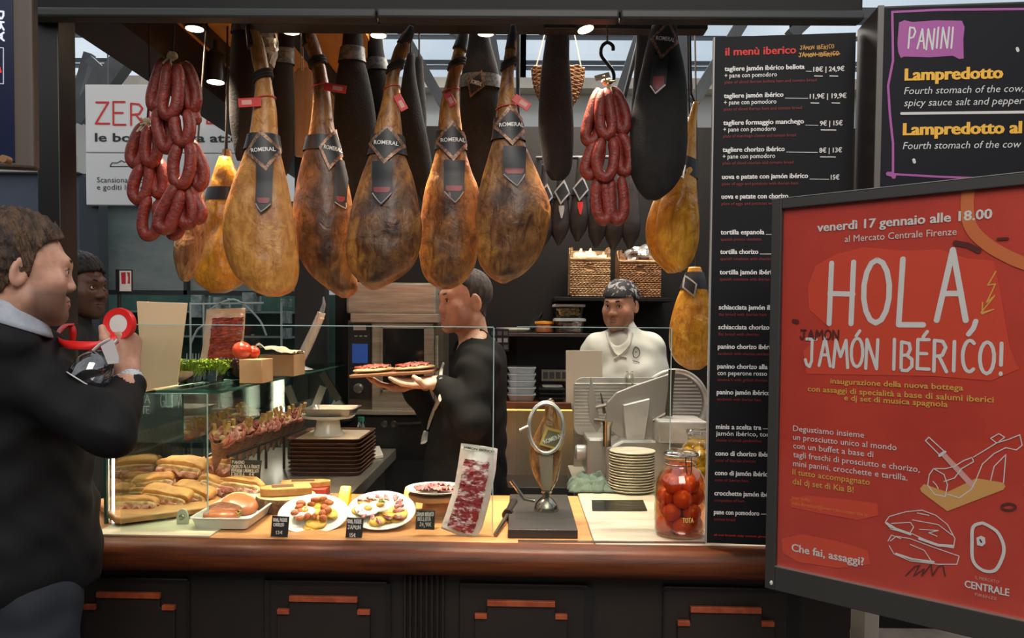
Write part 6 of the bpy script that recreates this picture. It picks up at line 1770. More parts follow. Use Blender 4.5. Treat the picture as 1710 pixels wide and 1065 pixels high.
part('body', fb_(MB(), 580, 697, 760, 1000, YO + .0, .3), M_bplast, rk, smooth=False, bevel=.004)
for x in (643, 659): part('knob', MB().lathe([(.017, 0), (.017, .018), (.010, .02), (.0005, .021)], P(x, 707, YO), (0, -1, 0), 20), mat('knob_ring', (90, 84, 78), .3, metal=.6), rk)
part('rail', MB().cyl(P(664, 708, YO - .03), P(735, 706, YO - .03), .012, seg=12), mat('rail_dark', (52, 48, 46), .35, metal=.5), rk)
# oven-side stuff: grey worktop block, white board
# ---- upper shelf with plate, jar, tubs
sy = P(900, 556, 4.08)
us = MB().box((P(812, 556, 4.08).x, 4.0, sy.z - .018), (P(1010, 556, 4.08).x, YB, sy.z))
solo('wall_shelf', 'dark shelf carrying the plastic tubs and the orange-lidded jar', 'shelf', us, mat('shelf_dark_wood', (58, 40, 34), .5), bevel=.002)
solo('white_platter', 'white platter lying on the dark shelf behind the server in black', 'plate', MB().lathe([(.06, 0), (.085, .016), (.086, .026), (.080, .026), (.058, .008), (.0005, .008)], Vector((P(857, 552, 4.09).x, 4.09, sy.z + .001)), seg=40), M_china, ang=50)
pn = root('frying_pan', 'black pan tilted on the dark shelf beside the white platter', 'pan', Vector((P(892, 550, 4.17).x, 4.17, sy.z + .001)))
pc_ = P(897, 536, 4.16); nn_ = Vector((-.8, -.35, .55)).normalized()
part('bowl', MB().lathe([(.03, -.014), (.05, .0), (.053, .006), (.050, .006), (.03, -.010), (.0005, -.010)], pc_, nn_, 32), M_bplast, pn, ang=50)
part('handle', MB().tube([P(900, 530, 4.16), P(906, 521, 4.16)], .007, 10).tube([P(893, 545, 4.16), P(888, 553, 4.16)], .006, 8), M_bplast, pn)
oj = root('spice_jar', 'squat jar with an orange lid on the dark shelf', 'jar', Vector((P(909, 552, 4.1).x, 4.1, sy.z + .001)))
oc = world_of(oj)
part('vessel', MB().lathe([(.040, 0), (.046, .006), (.046, .040), (.042, .046)], oc, seg=36), mat('jar_amber', (150, 84, 52), .25, coat=.4), oj)
part('lid', MB().lathe([(.049, .046), (.049, .058), (.0005, .060)], oc, seg=36), mat('lid_orange', (222, 150, 46), .4), oj)
M_tub = glass('tub_clear', (226, 226, 228), .12, base=.06)
M_lidw = mat('lid_white', (206, 210, 214), .35)
def tub(label, x0, x1, y0, y1, z0, z1, fill, fcol, Y=4.04, dep=.16):
    a = P(x0, y1, Y); b = P(x1, y0, Y)
    th = root('plastic_tub', label, 'tub', ((a.x + b.x) / 2, Y + dep / 2, z0))
    h = z1 - z0
    part('body', loops(MB(), [rrect(a.x + .008, b.x - .008, Y + .006, Y + dep - .006, .015, z0), rrect(a.x, b.x, Y, Y + dep, .018, z0 + h * .8)], True, False), M_tub, th)
    part('lid', loops(MB(), [rrect(a.x - .006, b.x + .006, Y - .006, Y + dep + .006, .02, z0 + h * .8), rrect(a.x - .006, b.x + .006, Y - .006, Y + dep + .006, .02, z0 + h * .95), rrect(a.x, b.x, Y, Y + dep, .018, z1)]), M_lidw, th, ang=30)
    fm = MB(); rg = random.Random(int(x0))
    for k in range(60):
        q = Vector((rg.uniform(a.x + .025, b.x - .025), rg.uniform(Y + .02, Y + dep - .02), z0 + .012 + rg.uniform(0, h * .56)))
        fm.merge(xform(MAT(q, rg.uniform(0, 360), rg.uniform(-40, 40)), slab(.03, .02, .012, 2.2, .2, .003, k, 12, 4)))
    part('filling', fm, fcol, th, ang=180, stuff=True)
zt0 = sy.z + .001; zt1 = P(950, 531, 4.04).z; zt2 = P(950, 507, 4.04).z
tub('lower plastic tub of pink slices on the dark shelf', 927, 977, 531, 555, zt0, zt1, 'p', mat('tub_pink', (196, 140, 128), .5, col2=(210, 168, 156), scale=30))
tub('upper plastic tub of yellow pasta pieces stacked on another tub', 926, 976, 507, 531, zt1 + .001, zt2, 'y', mat('tub_yellow', (222, 188, 106), .5, col2=(236, 208, 140), scale=30))

# ---- lower shelf with warm strip light beneath
ls_z = P(900, 671, 4.02).z
lx0, lx1 = P(836, 670, 4.02).x, P(1190, 670, 4.02).x
solo('wood_shelf', 'brown wooden shelf with a warm light strip under it', 'shelf', MB().box((lx0, 3.99, ls_z - .034), (lx1, YB - .022, ls_z)), mat('shelf_brown', (130, 74, 38), .45, col2=(104, 56, 28), scale=4, stretch=(1, 8, 8)), bevel=.003)
lsr = root('light_strip', 'warm glowing light strip under the brown wooden shelf', 'light', ((lx0 + lx1) / 2, 4.1, ls_z - .04))
part('diffuser', MB().box((lx0 + .02, 4.03, ls_z - .044), (lx1 - .02, 4.05, ls_z - .036)), mat('strip_glow', (255, 190, 96), .5, emit=4.0, glow=(255, 184, 84)), lsr, smooth=False)
sl = bpy.data.lights.new('strip', 'AREA'); sl.energy = .8; sl.color = (1, .62, .25); sl.shape = 'RECTANGLE'; sl.size = lx1 - lx0 - .1; sl.size_y = .03
so2 = bpy.data.objects.new('strip_light', sl); COL.objects.link(so2); so2.parent = lsr; so2.location = (0, .02, -.008); so2.rotation_euler = (R(25), 0, 0)
# stacked white tubs, black trays, wall sockets on that shelf
for k in range(5):
    w = MB(); z = ls_z + .001 + k * .034
    xx0, xx1 = P(848, 660, 4.06).x, P(894, 660, 4.06).x
    loops(w, [rrect(xx0 + .01, xx1 - .01, 4.05, 4.2, .02, z), rrect(xx0, xx1, 4.03, 4.22, .024, z + .028), rrect(xx0 - .003, xx1 + .003, 4.027, 4.223, .024, z + .030), rrect(xx0 - .003, xx1 + .003, 4.027, 4.223, .024, z + .033)])
    solo('food_box', '%s white lidded box of the pile on the brown wooden shelf' % ['lowest', 'second', 'third', 'fourth', 'topmost'][k], 'box', w, M_lidw, 'white boxes on the shelf', ang=30)
for k in range(3):
    w = MB(); z = ls_z + .001 + k * .022
    xx0, xx1 = P(900, 660, 4.05).x, P(943, 660, 4.05).x
    loops(w, [rrect(xx0 + .012, xx1 - .012, 4.03, 4.2, .008, z), rrect(xx0, xx1, 4.01, 4.22, .008, z + .019), rrect(xx0 + .004, xx1 - .004, 4.014, 4.216, .008, z + .021)])
    solo('black_tray', '%s black food tray of the pile beside the white boxes' % ['lowest', 'middle', 'topmost'][k], 'tray', w, mat('tray_black', (34, 36, 40), .35), 'black trays on the shelf', ang=30)
xx0, xx1 = P(908, 645, 4.05).x, P(938, 645, 4.05).x
solo('white_dish', 'small flat white dish on the pile of black trays', 'plate', loops(MB(), [rrect(xx0, xx1, 4.04, 4.18, .02, ls_z + .069), rrect(xx0 - .006, xx1 + .006, 4.034, 4.186, .024, ls_z + .077)]), M_china, ang=30)
wsx = root('wall_socket', 'row of white wall sockets above the brown wooden shelf', 'socket', P(925, 627, YB))
fm_ = YP(YB - .001)
part('plate', sheet_box(MB(), 904, 617, 949, 636, YB - .001, .012), mat('socket_white', (200, 192, 180), .4), wsx, smooth=False, bevel=.002)
for k in range(4): part('socket', sheet_box(MB(), 907 + k * 10.5, 621, 915 + k * 10.5, 632, YB - .012, .004), mat('socket_grey', (110, 104, 98), .5), wsx, smooth=False)
# label printer scale behind the glass
dv = root('label_scale', 'black counter scale with rows of pale keys behind the server in black', 'scale', P(830, 690, 3.5))
dz = Plane(P(825, 590, 3.45), (1, .1))
part('keyboard', MB().prism([dz.at(x, y) for x, y in ((803, 590), (850, 586), (850, 549), (803, 546))], -dz.n * .05), M_bplast, dv, smooth=False, bevel=.003)
ky = MB()
for r_ in range(3):
    for c_ in range(4):
        x, y = 810 + c_ * 10.3, 553 + r_ * 11.5
        ky.prism([dz.at(*p, .001) for p in ((x, y + 7), (x + 7, y + 7), (x + 7, y), (x, y))], dz.n * .003)
        if r_ < 3: part('key', MB().prism([dz.at(*p, .001) for p in ((x, y + 7), (x + 7, y + 7), (x + 7, y), (x, y))], dz.n * .003), mat('key_pale', (150, 150, 146), .5) if r_ == 1 else mat('key_dark', (84, 82, 84), .5), dv, smooth=False)
part('column', MB().cyl(P(826, 586, 3.5), Vector((P(826, 586, 3.5).x, 3.5, .96)), .022), M_bplast, dv)
part('pan', MB().box((P(806, 0, 3.5).x, 3.4, .93), (P(848, 0, 3.5).x, 3.6, .96)), M_inox_d, dv, smooth=False)
# rear bench the scale and stand sit on
solo('rear_bench', 'dark low bench behind the server in black', 'bench', MB().box((P(818, 0, 3.7).x, 3.36, 0), (xw + .03, 3.64, .93)), M_cabin, bevel=.004)
# grey-green door of a cupboard seen through the guard glass
# ---- cream panel standing beside the slicer
cpn = Plane(P(945, 668, 3.47), (1, .04))
solo('cream_panel', 'plain cream board standing behind the slicer beside the cook in white', 'panel', MB().prism([cpn.at(x, y) for x, y in ((945, 672), (1006, 672), (1006, 585), (945, 585))], -cpn.n * .006), mat('cream_card', (226, 206, 184), .6), bevel=.001)
solo('panel_foot', 'small steel block holding the cream board upright', 'block', MB().box((P(966, 0, 3.48).x, 3.466, ZC), (P(1004, 0, 3.48).x, 3.496, P(975, 668, 3.47).z)), M_inox)

# ---- meat slicer
YS = 3.25
sl_ = root('meat_slicer', 'silver meat slicer with a ribbed carriage in front of the cook in white', 'slicer', Vector((P(1060, 760, YS).x, YS, ZC)))
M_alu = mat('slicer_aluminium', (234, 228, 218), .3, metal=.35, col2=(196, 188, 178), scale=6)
M_alu2 = mat('slicer_grey', (190, 182, 172), .3, metal=.4)  # greyer metal of the base, motor housing, gauge plate and grip
def zc(p): p.z = max(p.z, ZC + .001); return p
bs = MB(); 
bs.prism([zc(P(x, y, 3.12)) for x, y in ((1012, 806), (1180, 806), (1180, 750), (1120, 744), (1100, 735), (1040, 735), (1012, 750))], (0, .34, 0))
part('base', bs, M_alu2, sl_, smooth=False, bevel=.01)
mh = fb_(MB(), 979, 731, 1022, 796, 3.14, .22)
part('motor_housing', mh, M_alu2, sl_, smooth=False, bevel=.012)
part('dial', MB().lathe([(.028, 0), (.030, .004), (.030, .038), (.024, .044), (.0005, .046)], P(979, 755, 3.2), (-1, 0, 0), 28), M_alu, sl_)
# ribbed carriage plate
def rpoly(x0, y0, x1, y1, r, Y, n=5):
    out = []
    for cx, cy, a0 in ((x1 - r, y0 + r, 0), (x0 + r, y0 + r, 90), (x0 + r, y1 - r, 180), (x1 - r, y1 - r, 270)):
        for k in range(n + 1):
            a = R(a0 + 90 * k / n); out.append(P(cx + r * math.cos(a), cy - r * math.sin(a), Y))
    return out
ca = part('carriage', MB().prism(rpoly(958, 630, 1112, 727, 16, 3.32)[::-1], (0, .012, 0)), M_alu, sl_, smooth=False, bevel=.002)
rb = MB()
for k in range(13):
    y = 641 + k * 5.6
    rb.tube([P(960, y, 3.317), P(1110, y, 3.317)], .0035, 6)
part('ribs', rb, M_alu, ca)
# blade and its guard ring
bc = P(1126, 672, 3.36)
rr_ = 56 * 3.36 / FPX
part('blade', MB().lathe([(rr_ * .86, 0), (rr_ * .84, .006), (rr_ * .3, .012), (.0005, .012)], bc, (0, -1, 0), 56), mat('blade_steel', (206, 200, 192), .22, metal=.6), sl_)
gr_ = MB().tube([bc + Vector((rr_ * .94 * math.cos(a), -.006, rr_ * .94 * math.sin(a))) for a in np.linspace(0, 2 * math.pi, 65)[:-1]], .012, 10, closed=True)
part('guard_ring', gr_, M_alu, sl_)
rb = MB()
for k in range(15):
    z = rr_ * (-.72 + 1.44 * k / 14); hw_ = math.sqrt(max(0, (rr_ * .8) ** 2 - z * z))
    rb.tube([bc + Vector((-hw_, -.014, z)), bc + Vector((hw_, -.014, z))], .0035, 6)
part('blade_cover', rb, M_alu, sl_)
# gauge plate sweeping up to the far post
gp = [(1011, 700), (1014, 672), (1030, 655), (1060, 643), (1112, 626), (1124, 621), (1124, 640), (1112, 700), (1106, 735), (1040, 735), (1018, 718)]
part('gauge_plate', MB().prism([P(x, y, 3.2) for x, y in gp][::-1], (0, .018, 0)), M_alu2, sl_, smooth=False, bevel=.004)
part('meat_chute', MB().prism([P(x, y, 3.18) for x, y in ((1039, 675), (1084, 664), (1074, 735), (1044, 733))][::-1], (0, -.03, 0)), M_alu, sl_, smooth=False, bevel=.004)
part('post', MB().tube([P(1122, 617, 3.16), P(1120, 650, 3.16), P(1116, 694, 3.16)], [.014, .011, .016], 12).tube([P(1112, 690, 3.16), P(1090, 702, 3.16)], .008, 8), mat('slicer_dark_steel', (118, 108, 98), .3, metal=.8), sl_)
part('handle', MB().tube([P(1015, 703, 3.1), P(1014, 712, 3.1), P(1014, 745, 3.1)], [.022, .017, .017], 16), M_ss, sl_)
part('grip_blade', MB().prism([P(x, y, 3.14) for x, y in ((987, 628), (993, 655), (1004, 712), (997, 722), (985, 700), (981, 668))][::-1], (0, .008, 0)), M_alu2, sl_, smooth=False, bevel=.002)
part('spikes', MB().tube([P(1003, 656, 3.14), P(1010, 690, 3.14)], [.002, .007], 8).tube([P(995, 680, 3.12), P(1012, 676, 3.12)], .007, 8).tube([P(992, 700, 3.12), P(1010, 702, 3.12)], .008, 8), mat('slicer_dark_steel', (118, 108, 98), .3, metal=.8), sl_)
part('receiving_tray', fb_(MB(), 1100, 704, 1182, 740, 3.05, .22), M_alu, sl_, smooth=False, bevel=.006)
solo('slicer_jar', 'small clear glass standing on the slicer carriage', 'glass', MB().lathe([(.018, 0), (.02, .05), (.014, .06), (.016, .07)], P(1051, 648, 3.30), seg=24, capt=False), M_jar)
rdp = MB().box((P(968, 0, 3.1).x, 3.05, ZC + .001), (P(1014, 0, 3.1).x, 3.13, ZC + .012))
solo('red_board', 'red chopping board edge under the slicer housing', 'board', rdp, mat('board_red', (190, 70, 58), .5), bevel=.002)

# ================================================================ the case: cones, trays, boards
M_paper = mat('cone_paper', (150, 116, 94), .6, col2=(112, 82, 66), scale=26, lo=.45, hi=.6)
M_rail = mat('cone_rail', (70, 64, 58), .35, metal=.6)
NC = 13
cones = []
proto = None
r1 = P(380, 762, 2.80); r2 = P(510, 715, 3.62)
ch_ = root('cone_holder', 'dark steel rail holding the row of filled paper cones', 'holder', (r1 + r2) / 2 * Vector((1, 1, 0)).length * 0 + Vector(((r1.x + r2.x) / 2, (r1.y + r2.y) / 2, ZC)))
hb_ = MB().tube([r1, r2], .006, 8)
off = Vector((-.075, 0, 0))
hb_.tube([r1 + off, r2 + off], .006, 8)
for k in (.34, .67, 1):
    q = r1.lerp(r2, k)
    hb_.tube([q, Vector((q.x, q.y, ZC))], .006, 8); hb_.tube([q + off, Vector((q.x, q.y, ZC)) + off], .006, 8); hb_.tube([q, q + off], .005, 8)
part('frame', hb_, M_rail, ch_)
for k in range(NC):
    t = k / (NC - 1)
    q = r1.lerp(r2, t) + Vector((-.036, 0, 0))
    rg = random.Random(k)
    th = root('filled_cone', ['nearest paper cone of cured meat on the steel rail', 'second paper cone of cured meat on the steel rail', 'third paper cone of cured meat from the near end of the rail', 'fourth paper cone of cured meat from the near end of the rail',
             'fifth paper cone of cured meat from the near end of the rail', 'sixth paper cone of cured meat, halfway along the rail', 'middle paper cone of cured meat on the steel rail', 'paper cone just past the middle of the steel rail', 'fifth paper cone from the far end of the rail',
             'fourth paper cone from the far end of the rail', 'third paper cone from the far end of the rail', 'last paper cone but one before the light tube', 'last paper cone of the rail, before the light tube'][k], 'snack', q - Vector((0, 0, .06)), 'filled paper cones')
    ax = Vector((.22 + rg.uniform(-.06, .06), -.28 + rg.uniform(-.08, .08), 1)).normalized()
    b_ = q - ax * .062
    part('paper_cone', MB().lathe([(.003, 0), (.0325, .125), (.031, .125)], b_, ax, 24, capt=False), M_paper, th)
    cu = MB(); top = b_ + ax * .123
    for j in range(16):
        a = rg.uniform(0, 6.28); rr = rg.uniform(.004, .030)
        X = ax.orthogonal().normalized(); Yv = ax.cross(X)
        c0 = top + X * rr * math.cos(a) + Yv * rr * math.sin(a) + ax * (rg.uniform(.0, .03) * (1 - rr / .05))
        d1 = Vector((rg.uniform(-1, 1), rg.uniform(-1, 1), rg.uniform(-.4, 1))).normalized(); d2 = d1.orthogonal().normalized()
        cu.tube([c0 + (d1 * math.cos(u) + d2 * math.sin(u)) * .016 for u in np.linspace(0, 4.2, 9)], [.004, .008, .010, .011, .011, .011, .010, .008, .004], 6, flat=.22)
    part('cured_slices', cu, M_pros, th, ang=180)
    st_ = MB()
    for j in range(2):
        a = top + Vector((rg.uniform(-.015, .015), rg.uniform(-.01, .01), -.02)); st_.tube([a, a + ax * .085 + Vector((rg.uniform(-.03, .03), rg.uniform(-.02, .02), 0))], .006, 8)
    part('breadsticks', st_, mat('breadstick', (232, 196, 124), .6, col2=(206, 158, 86), scale=30), th)
    if k < 10:
        ck = MB()
        for j in range(3): ck.ball(top + ax * rg.uniform(.01, .035) + Vector((rg.uniform(-.024, .024), -.012, 0)), (.011, .010, .009), 8, 6)
        part('cheese_cubes', ck, mat('cheese', (240, 214, 150), .5), th)

# brown trays in a stack, the white scale on top
tq = P(545, 800, 3.2)
tx0_, tx1_ = P(479, 790, 3.19).x, P(600, 790, 3.19).x
M_tb = mat('tray_brown', (112, 74, 52), .45, col2=(92, 58, 40), scale=6, stretch=(1, 1, 6))
M_tc = mat('tray_lining', (212, 188, 158), .5)
tz = ZC + .001
def brown_tray(z, lab, lining=False):
    th = root('cafeteria_tray', lab, 'tray', ((tx0_ + tx1_) / 2, 3.38, z), 'brown trays in a stack')
    part('body', loops(MB(), [rrect(tx0_ + .014, tx1_ - .014, 3.205, 3.545, .02, z), rrect(tx0_, tx1_, 3.19, 3.56, .03, z + .0135), rrect(tx0_ - .004, tx1_ + .004, 3.186, 3.564, .032, z + .0135), rrect(tx0_ - .004, tx1_ + .004, 3.186, 3.564, .032, z + .016), rrect(tx0_ + .002, tx1_ - .002, 3.192, 3.558, .03, z + .016), rrect(tx0_ + .014, tx1_ - .014, 3.205, 3.545, .02, z + .006)]), M_tb, th, ang=30)
    if lining: part('paper_lining', loops(MB(), [rrect(tx0_ + .018, tx1_ - .018, 3.21, 3.54, .02, z + .0065), rrect(tx0_ + .018, tx1_ - .018, 3.21, 3.54, .02, z + .008)]), M_tc, th, ang=30)
    return th
tp = brown_tray(tz, 'lowest brown tray of the stack under the white scale')
NT = 8
for k in range(1, NT):
    dup(tp, (rng.uniform(-.003, .003), rng.uniform(-.003, .003), .0164 * k), '%s brown tray up in the stack under the white scale' % ORD[k - 1])
brown_tray(tz + .0164 * NT, 'topmost brown tray of the stack, lined with pale paper', True)
zs0 = tz + .0164 * NT + .0085
sc_c = Vector((P(548, 740, 3.37).x, 3.37, zs0))
ws = root('white_scale', 'white round pedestal scale holding a steel pan on the brown trays', 'scale', sc_c)
part('pedestal', MB().lathe([(.064, 0), (.064, .004), (.052, .03), (.047, .062), (.06, .068), (.0005, .068)], sc_c, seg=40), M_china, ws)
part('platter', MB().lathe([(.05, .066), (.105, .074), (.112, .082), (.112, .086), (.100, .084), (.0005, .08)], sc_c, seg=48), M_china, ws)
px0, px1 = P(506, 700, 3.3).x, P(592, 700, 3.3).x
solo('steel_pan', 'shallow steel pan on top of the white scale', 'pan', tray_mb(px0, px1, 3.27, 3.47, zs0 + .0865, .03, .02, .022, .002), M_inox, ang=30)
bt = root('water_bottle', 'clear bottle with a green cap behind the white scale', 'bottle', Vector((P(603, 730, 3.72).x, 3.72, ZC + .001)))
bw = world_of(bt)
part('vessel', MB().lathe([(.030, 0), (.033, .004), (.033, .07), (.028, .10), (.016, .14), (.0125, .15), (.0125, .16)], bw, seg=28, capt=False), glass('bottle_clear', (206, 222, 226), .14, base=.08), bt)
part('cap', MB().lathe([(.0145, .155), (.0145, .176), (.0005, .177)], bw, seg=20), mat('cap_green', (40, 120, 92), .4), bt)
# white chopping board on the far end of the case worktop
wb_ = MB().prism([PZ(x, y, ZC + .001) for x, y in ((604, 770), (640, 764), (634, 749), (603, 752))], (0, 0, .014))
solo('chopping_board', 'white chopping board behind the bottle at the end of the trays', 'board', wb_, mat('white_board', (216, 204, 190), .45), bevel=.002)
# tilted steel rests and paper near the light tube
for lab, a, b, w in (('dark steel strip slanting below the glass shelf', (538, 622), (566, 668), 12), ('pale steel strip slanting behind the cones', (540, 645), (520, 696), 12)):
    mb = MB(); bar(mb, P(a[0], a[1], 4.12), P(b[0], b[1], 4.12), w * 4.12 / FPX, .012)
    solo('steel_strip', lab, 'bracket', mb, M_alu2 if 'pale' in lab else mat('strip_brown', (96, 88, 80), .4, metal=.4))
pb = MB().prism([P(x, y, 4.15) for x, y in ((542, 694), (562, 660), (574, 676), (572, 700), (590, 700), (590, 694), (560, 690))][:4] , (0, .03, 0))
solo('folded_napkin', 'white folded napkin beside the slanting steel strips', 'napkin', pb, mat('napkin_white', (226, 216, 204), .7))
solo('black_bowl', 'black shallow bowl beside the folded napkin', 'bowl', MB().lathe([(.04, 0), (.085, .03), (.088, .04), (.08, .04), (.04, .01), (.0005, .01)], Vector((P(566, 700, 3.95).x, 3.95, P(566, 700, 3.95).z - .03)), seg=32), M_bplast)
solo('bowl_riser', 'dark box under the black bowl', 'box', MB().box((P(545, 0, 3.95).x, 3.88, ZC), (P(588, 0, 3.95).x, 4.02, P(566, 700, 3.95).z - .031)), M_dark)

# wooden handled blocks, the log slice and the red board behind the plates
lc = PZ(468, 846, ZC); lc.y = 2.62; lc.x = P(478, 836, 2.62).x; lc.z = ZC
lg = root('log_slice', 'round log slice with bark carrying two wooden handled blocks', 'log', lc)
part('bark', MB().lathe([(.094, 0), (.098, .01), (.096, .04), (.093, .046)], lc, seg=44), mat('bark', (128, 96, 66), .9, col2=(84, 60, 40), scale=40, bump=.8, bscale=50), lg)
part('cut_face', MB().lathe([(.0925, .046), (.0005, .0468)], lc, seg=44, capb=False), mat('log_face', (220, 188, 134), .6, col2=(196, 160, 104), scale=8), lg)
M_blk = mat('handled_wood', (214, 164, 98), .5, col2=(190, 138, 76), scale=4, stretch=(9, 1, 9))
def handled(lab, px, py, yaw, z, lift):
    c_ = P(px, py, 2.62); c_.z = z
    M_ = MAT(c_, yaw)
    th = root('handled_block', lab, 'board', c_)
    out = [Vector((-.075, -.04, 0)), Vector((.05, -.04, 0)), Vector((.085, -.018, 0)), Vector((.085, .018, 0)), Vector((.05, .04, 0)), Vector((-.075, .04, 0))]
    part('block', xform(M_, MB().prism(out, (0, 0, .026))), M_blk, th, smooth=False, bevel=.004)
    part('slot', xform(M_, MB().box((-.02, -.02, .0262), (.05, .02, .0275))), mat('slot_dark', (92, 62, 36), .6), th, smooth=False, bevel=.0005)
handled('wooden handled block on the log slice, nearer the tray', 480, 822, -160, ZC + .048, 0)
solo('red_board', 'red board behind the wooden handled blocks', 'board', MB().box((P(462, 0, 2.81).x, 2.79, ZC + .001), (P(546, 0, 2.81).x, 2.855, ZC + .03)), mat('board_red', (190, 70, 58), .5), bevel=.003)
M2 = PZ(505, 808, ZC + .03); M2.y = 2.83; M2.z = ZC + .031
th = root('handled_block', 'wooden handled block lying on the red board', 'board', M2)
mm = MAT(Vector((P(510, 0, 2.83).x, 2.83, ZC + .031)), 12)
part('block', xform(mm, MB().prism([Vector((-.085, -.03, 0)), Vector((.05, -.03, 0)), Vector((.085, -.012, 0)), Vector((.085, .012, 0)), Vector((.05, .03, 0)), Vector((-.085, .03, 0))], (0, 0, .02))), M_blk, th, smooth=False, bevel=.003)
part('slot', xform(mm, MB().box((-.05, -.015, .0202), (.03, .015, .0212))), mat('slot_dark', (92, 62, 36), .6), th, smooth=False)

# ================================================================ on the glass shelf
ZS = zsf + .009
# cream folded menu card
mc = PZ(266, 652, ZS)
Yc = mc.y
cm = root('menu_card', 'blank cream folded card standing at the near end of the glass shelf', 'card', mc)
fA = [P(x, y, Yc + dy) for x, y, dy in ((238, 652, 0), (296, 642, .03), (313, 506, .03), (228, 503, 0))]
part('leaf', MB().prism(fA[::-1], (0, .004, 0)), mat('cream_card2', (222, 190, 150), .6), cm, smooth=False, bevel=.001)
part('foot', MB().prism([PZ(x, y, ZS) for x, y in ((236, 655), (297, 645), (300, 636), (240, 640))], (0, 0, .003)), mat('cream_card2', (222, 190, 150), .6), cm, smooth=False)
# punnets of cress
M_pun = glass('punnet_film', (120, 150, 150), .2, base=.1)
M_gr = [mat('cress_green', (150, 176, 46), .55, col2=(104, 138, 30), scale=60), mat('cress_lime', (166, 190, 50), .55, col2=(120, 150, 34), scale=60), mat('cress_purple', (92, 44, 62), .5, col2=(64, 60, 40), scale=60)]
for n, (x, yb, w, lab) in enumerate(((313, 639, 42, 'punnet of pale green cress at the near end of the shelf'), (350, 637, 44, 'punnet of lime green cress between two others'), (382, 634, 40, 'punnet of purple cress next to the tomatoes'))):
    c = PZ(x, yb, ZS); c.x = P(x, yb, c.y).x
    s = w * c.y / FPX / 2
    if n == 2: c.y += .05
    th = root('cress_punnet', lab, 'herb', c, 'cress punnets')
    part('punnet', loops(MB(), [rrect(c.x - s * .85, c.x + s * .85, c.y - s * .7, c.y + s * .7, .006, c.z + .001), rrect(c.x - s, c.x + s, c.y - s * .85, c.y + s * .85, .008, c.z + .042)], True, False), M_pun, th)
    part('soil', loops(MB(), [rrect(c.x - s * .82, c.x + s * .82, c.y - s * .66, c.y + s * .66, .006, c.z + .004), rrect(c.x - s * .9, c.x + s * .9, c.y - s * .74, c.y + s * .74, .006, c.z + .022)]), mat('soil', (40, 46, 44), .9), th)
    lv = MB(); rg = random.Random(n + 5)
    for k in range(420):
        b_ = Vector((c.x + rg.uniform(-.9, .9) * s, c.y + rg.uniform(-.72, .72) * s, c.z + .022))
        tip = b_ + Vector(((b_.x - c.x) * .45 + rg.uniform(-.008, .008), (b_.y - c.y) * .4 + rg.uniform(-.008, .008), rg.uniform(.026, .052)))
        lv.tube([b_, tip], .0008, 4)
        for j in (-1, 1):
            dd = Vector((rg.uniform(-1, 1), rg.uniform(-1, 1), rg.uniform(-.2, .7))).normalized() * .010; e = dd.cross(Vector((0, 0, 1))).normalized() * .0042
            lv.add([tip, tip + dd * .5 + e, tip + dd, tip + dd * .5 - e], [(0, 1, 2, 3)])
    part('cress', lv, M_gr[n], th, smooth=False, stuff=True)
# tomatoes on a brown box
M_kraft = mat('kraft', (186, 146, 104), .7, col2=(170, 130, 90), scale=6)
bq = PZ(418, 640, ZS)
zt_b = P(418, 600, bq.y).z
solo('kraft_box', 'small brown box under the two tomatoes', 'box', MB().box((P(397, 0, bq.y).x, bq.y, ZS), (P(436, 0, bq.y).x, bq.y + .12, zt_b)), M_kraft, bevel=.002)
M_to = mat('tomato_red', (222, 74, 38), .2, coat=.5, col2=(206, 56, 28), scale=6)
for n, (x, y, r, dy, lab) in enumerate(((404, 584, 16, .04, 'larger red tomato on the small brown box'), (422, 590, 12, .07, 'smaller red tomato tucked behind the larger one'))):
    c = P(x, y, bq.y + dy); s = r * c.y / FPX; c.z = zt_b + s * .88
    o = solo('tomato', lab, 'tomato', MB().ball(c, (s, s, s * .9), 24, 16, jit=.06, jf=14), M_to, ang=180)
    stm = MB()
    for j in range(5):
        a = 6.28 * j / 5; stm.tube([c + Vector((0, 0, s * .86)), c + Vector((math.cos(a) * s * .4, math.sin(a) * s * .4, s * .84))], [.003, .001], 5)
    part('calyx', stm, mat('calyx', (60, 90, 40), .6), o)
b2 = PZ(458, 628, ZS)
z2 = P(458, 592, b2.y).z
pb2 = root('paper_box', 'larger brown box topped with crumpled paper on the shelf', 'box', b2)
part('carton', MB().box((P(431, 0, b2.y).x, b2.y, ZS), (P(490, 0, b2.y).x, b2.y + .16, z2)), M_kraft, pb2, smooth=False, bevel=.002)
cpz = MB(); x0_, x1_ = P(424, 0, b2.y).x, P(492, 0, b2.y).x
for i in range(15):
    for k in range(9):
        u, v = i / 14, k / 8
        cpz.v.append((x0_ + (x1_ - x0_) * u, b2.y - .01 + .18 * v, z2 + .002 + .05 * abs(noise.noise(Vector((u * 3.3, v * 2.6, 3)))) * (1 - .5 * v) + .02 * (1 - u)))
for i in range(14):
    for k in range(8): a = i * 9 + k; cpz.f.append((a, a + 9, a + 10, a + 1)); cpz.m.append(0)
part('crumpled_paper', cpz, mat('paper_cream', (230, 212, 182), .7), pb2, ang=30)
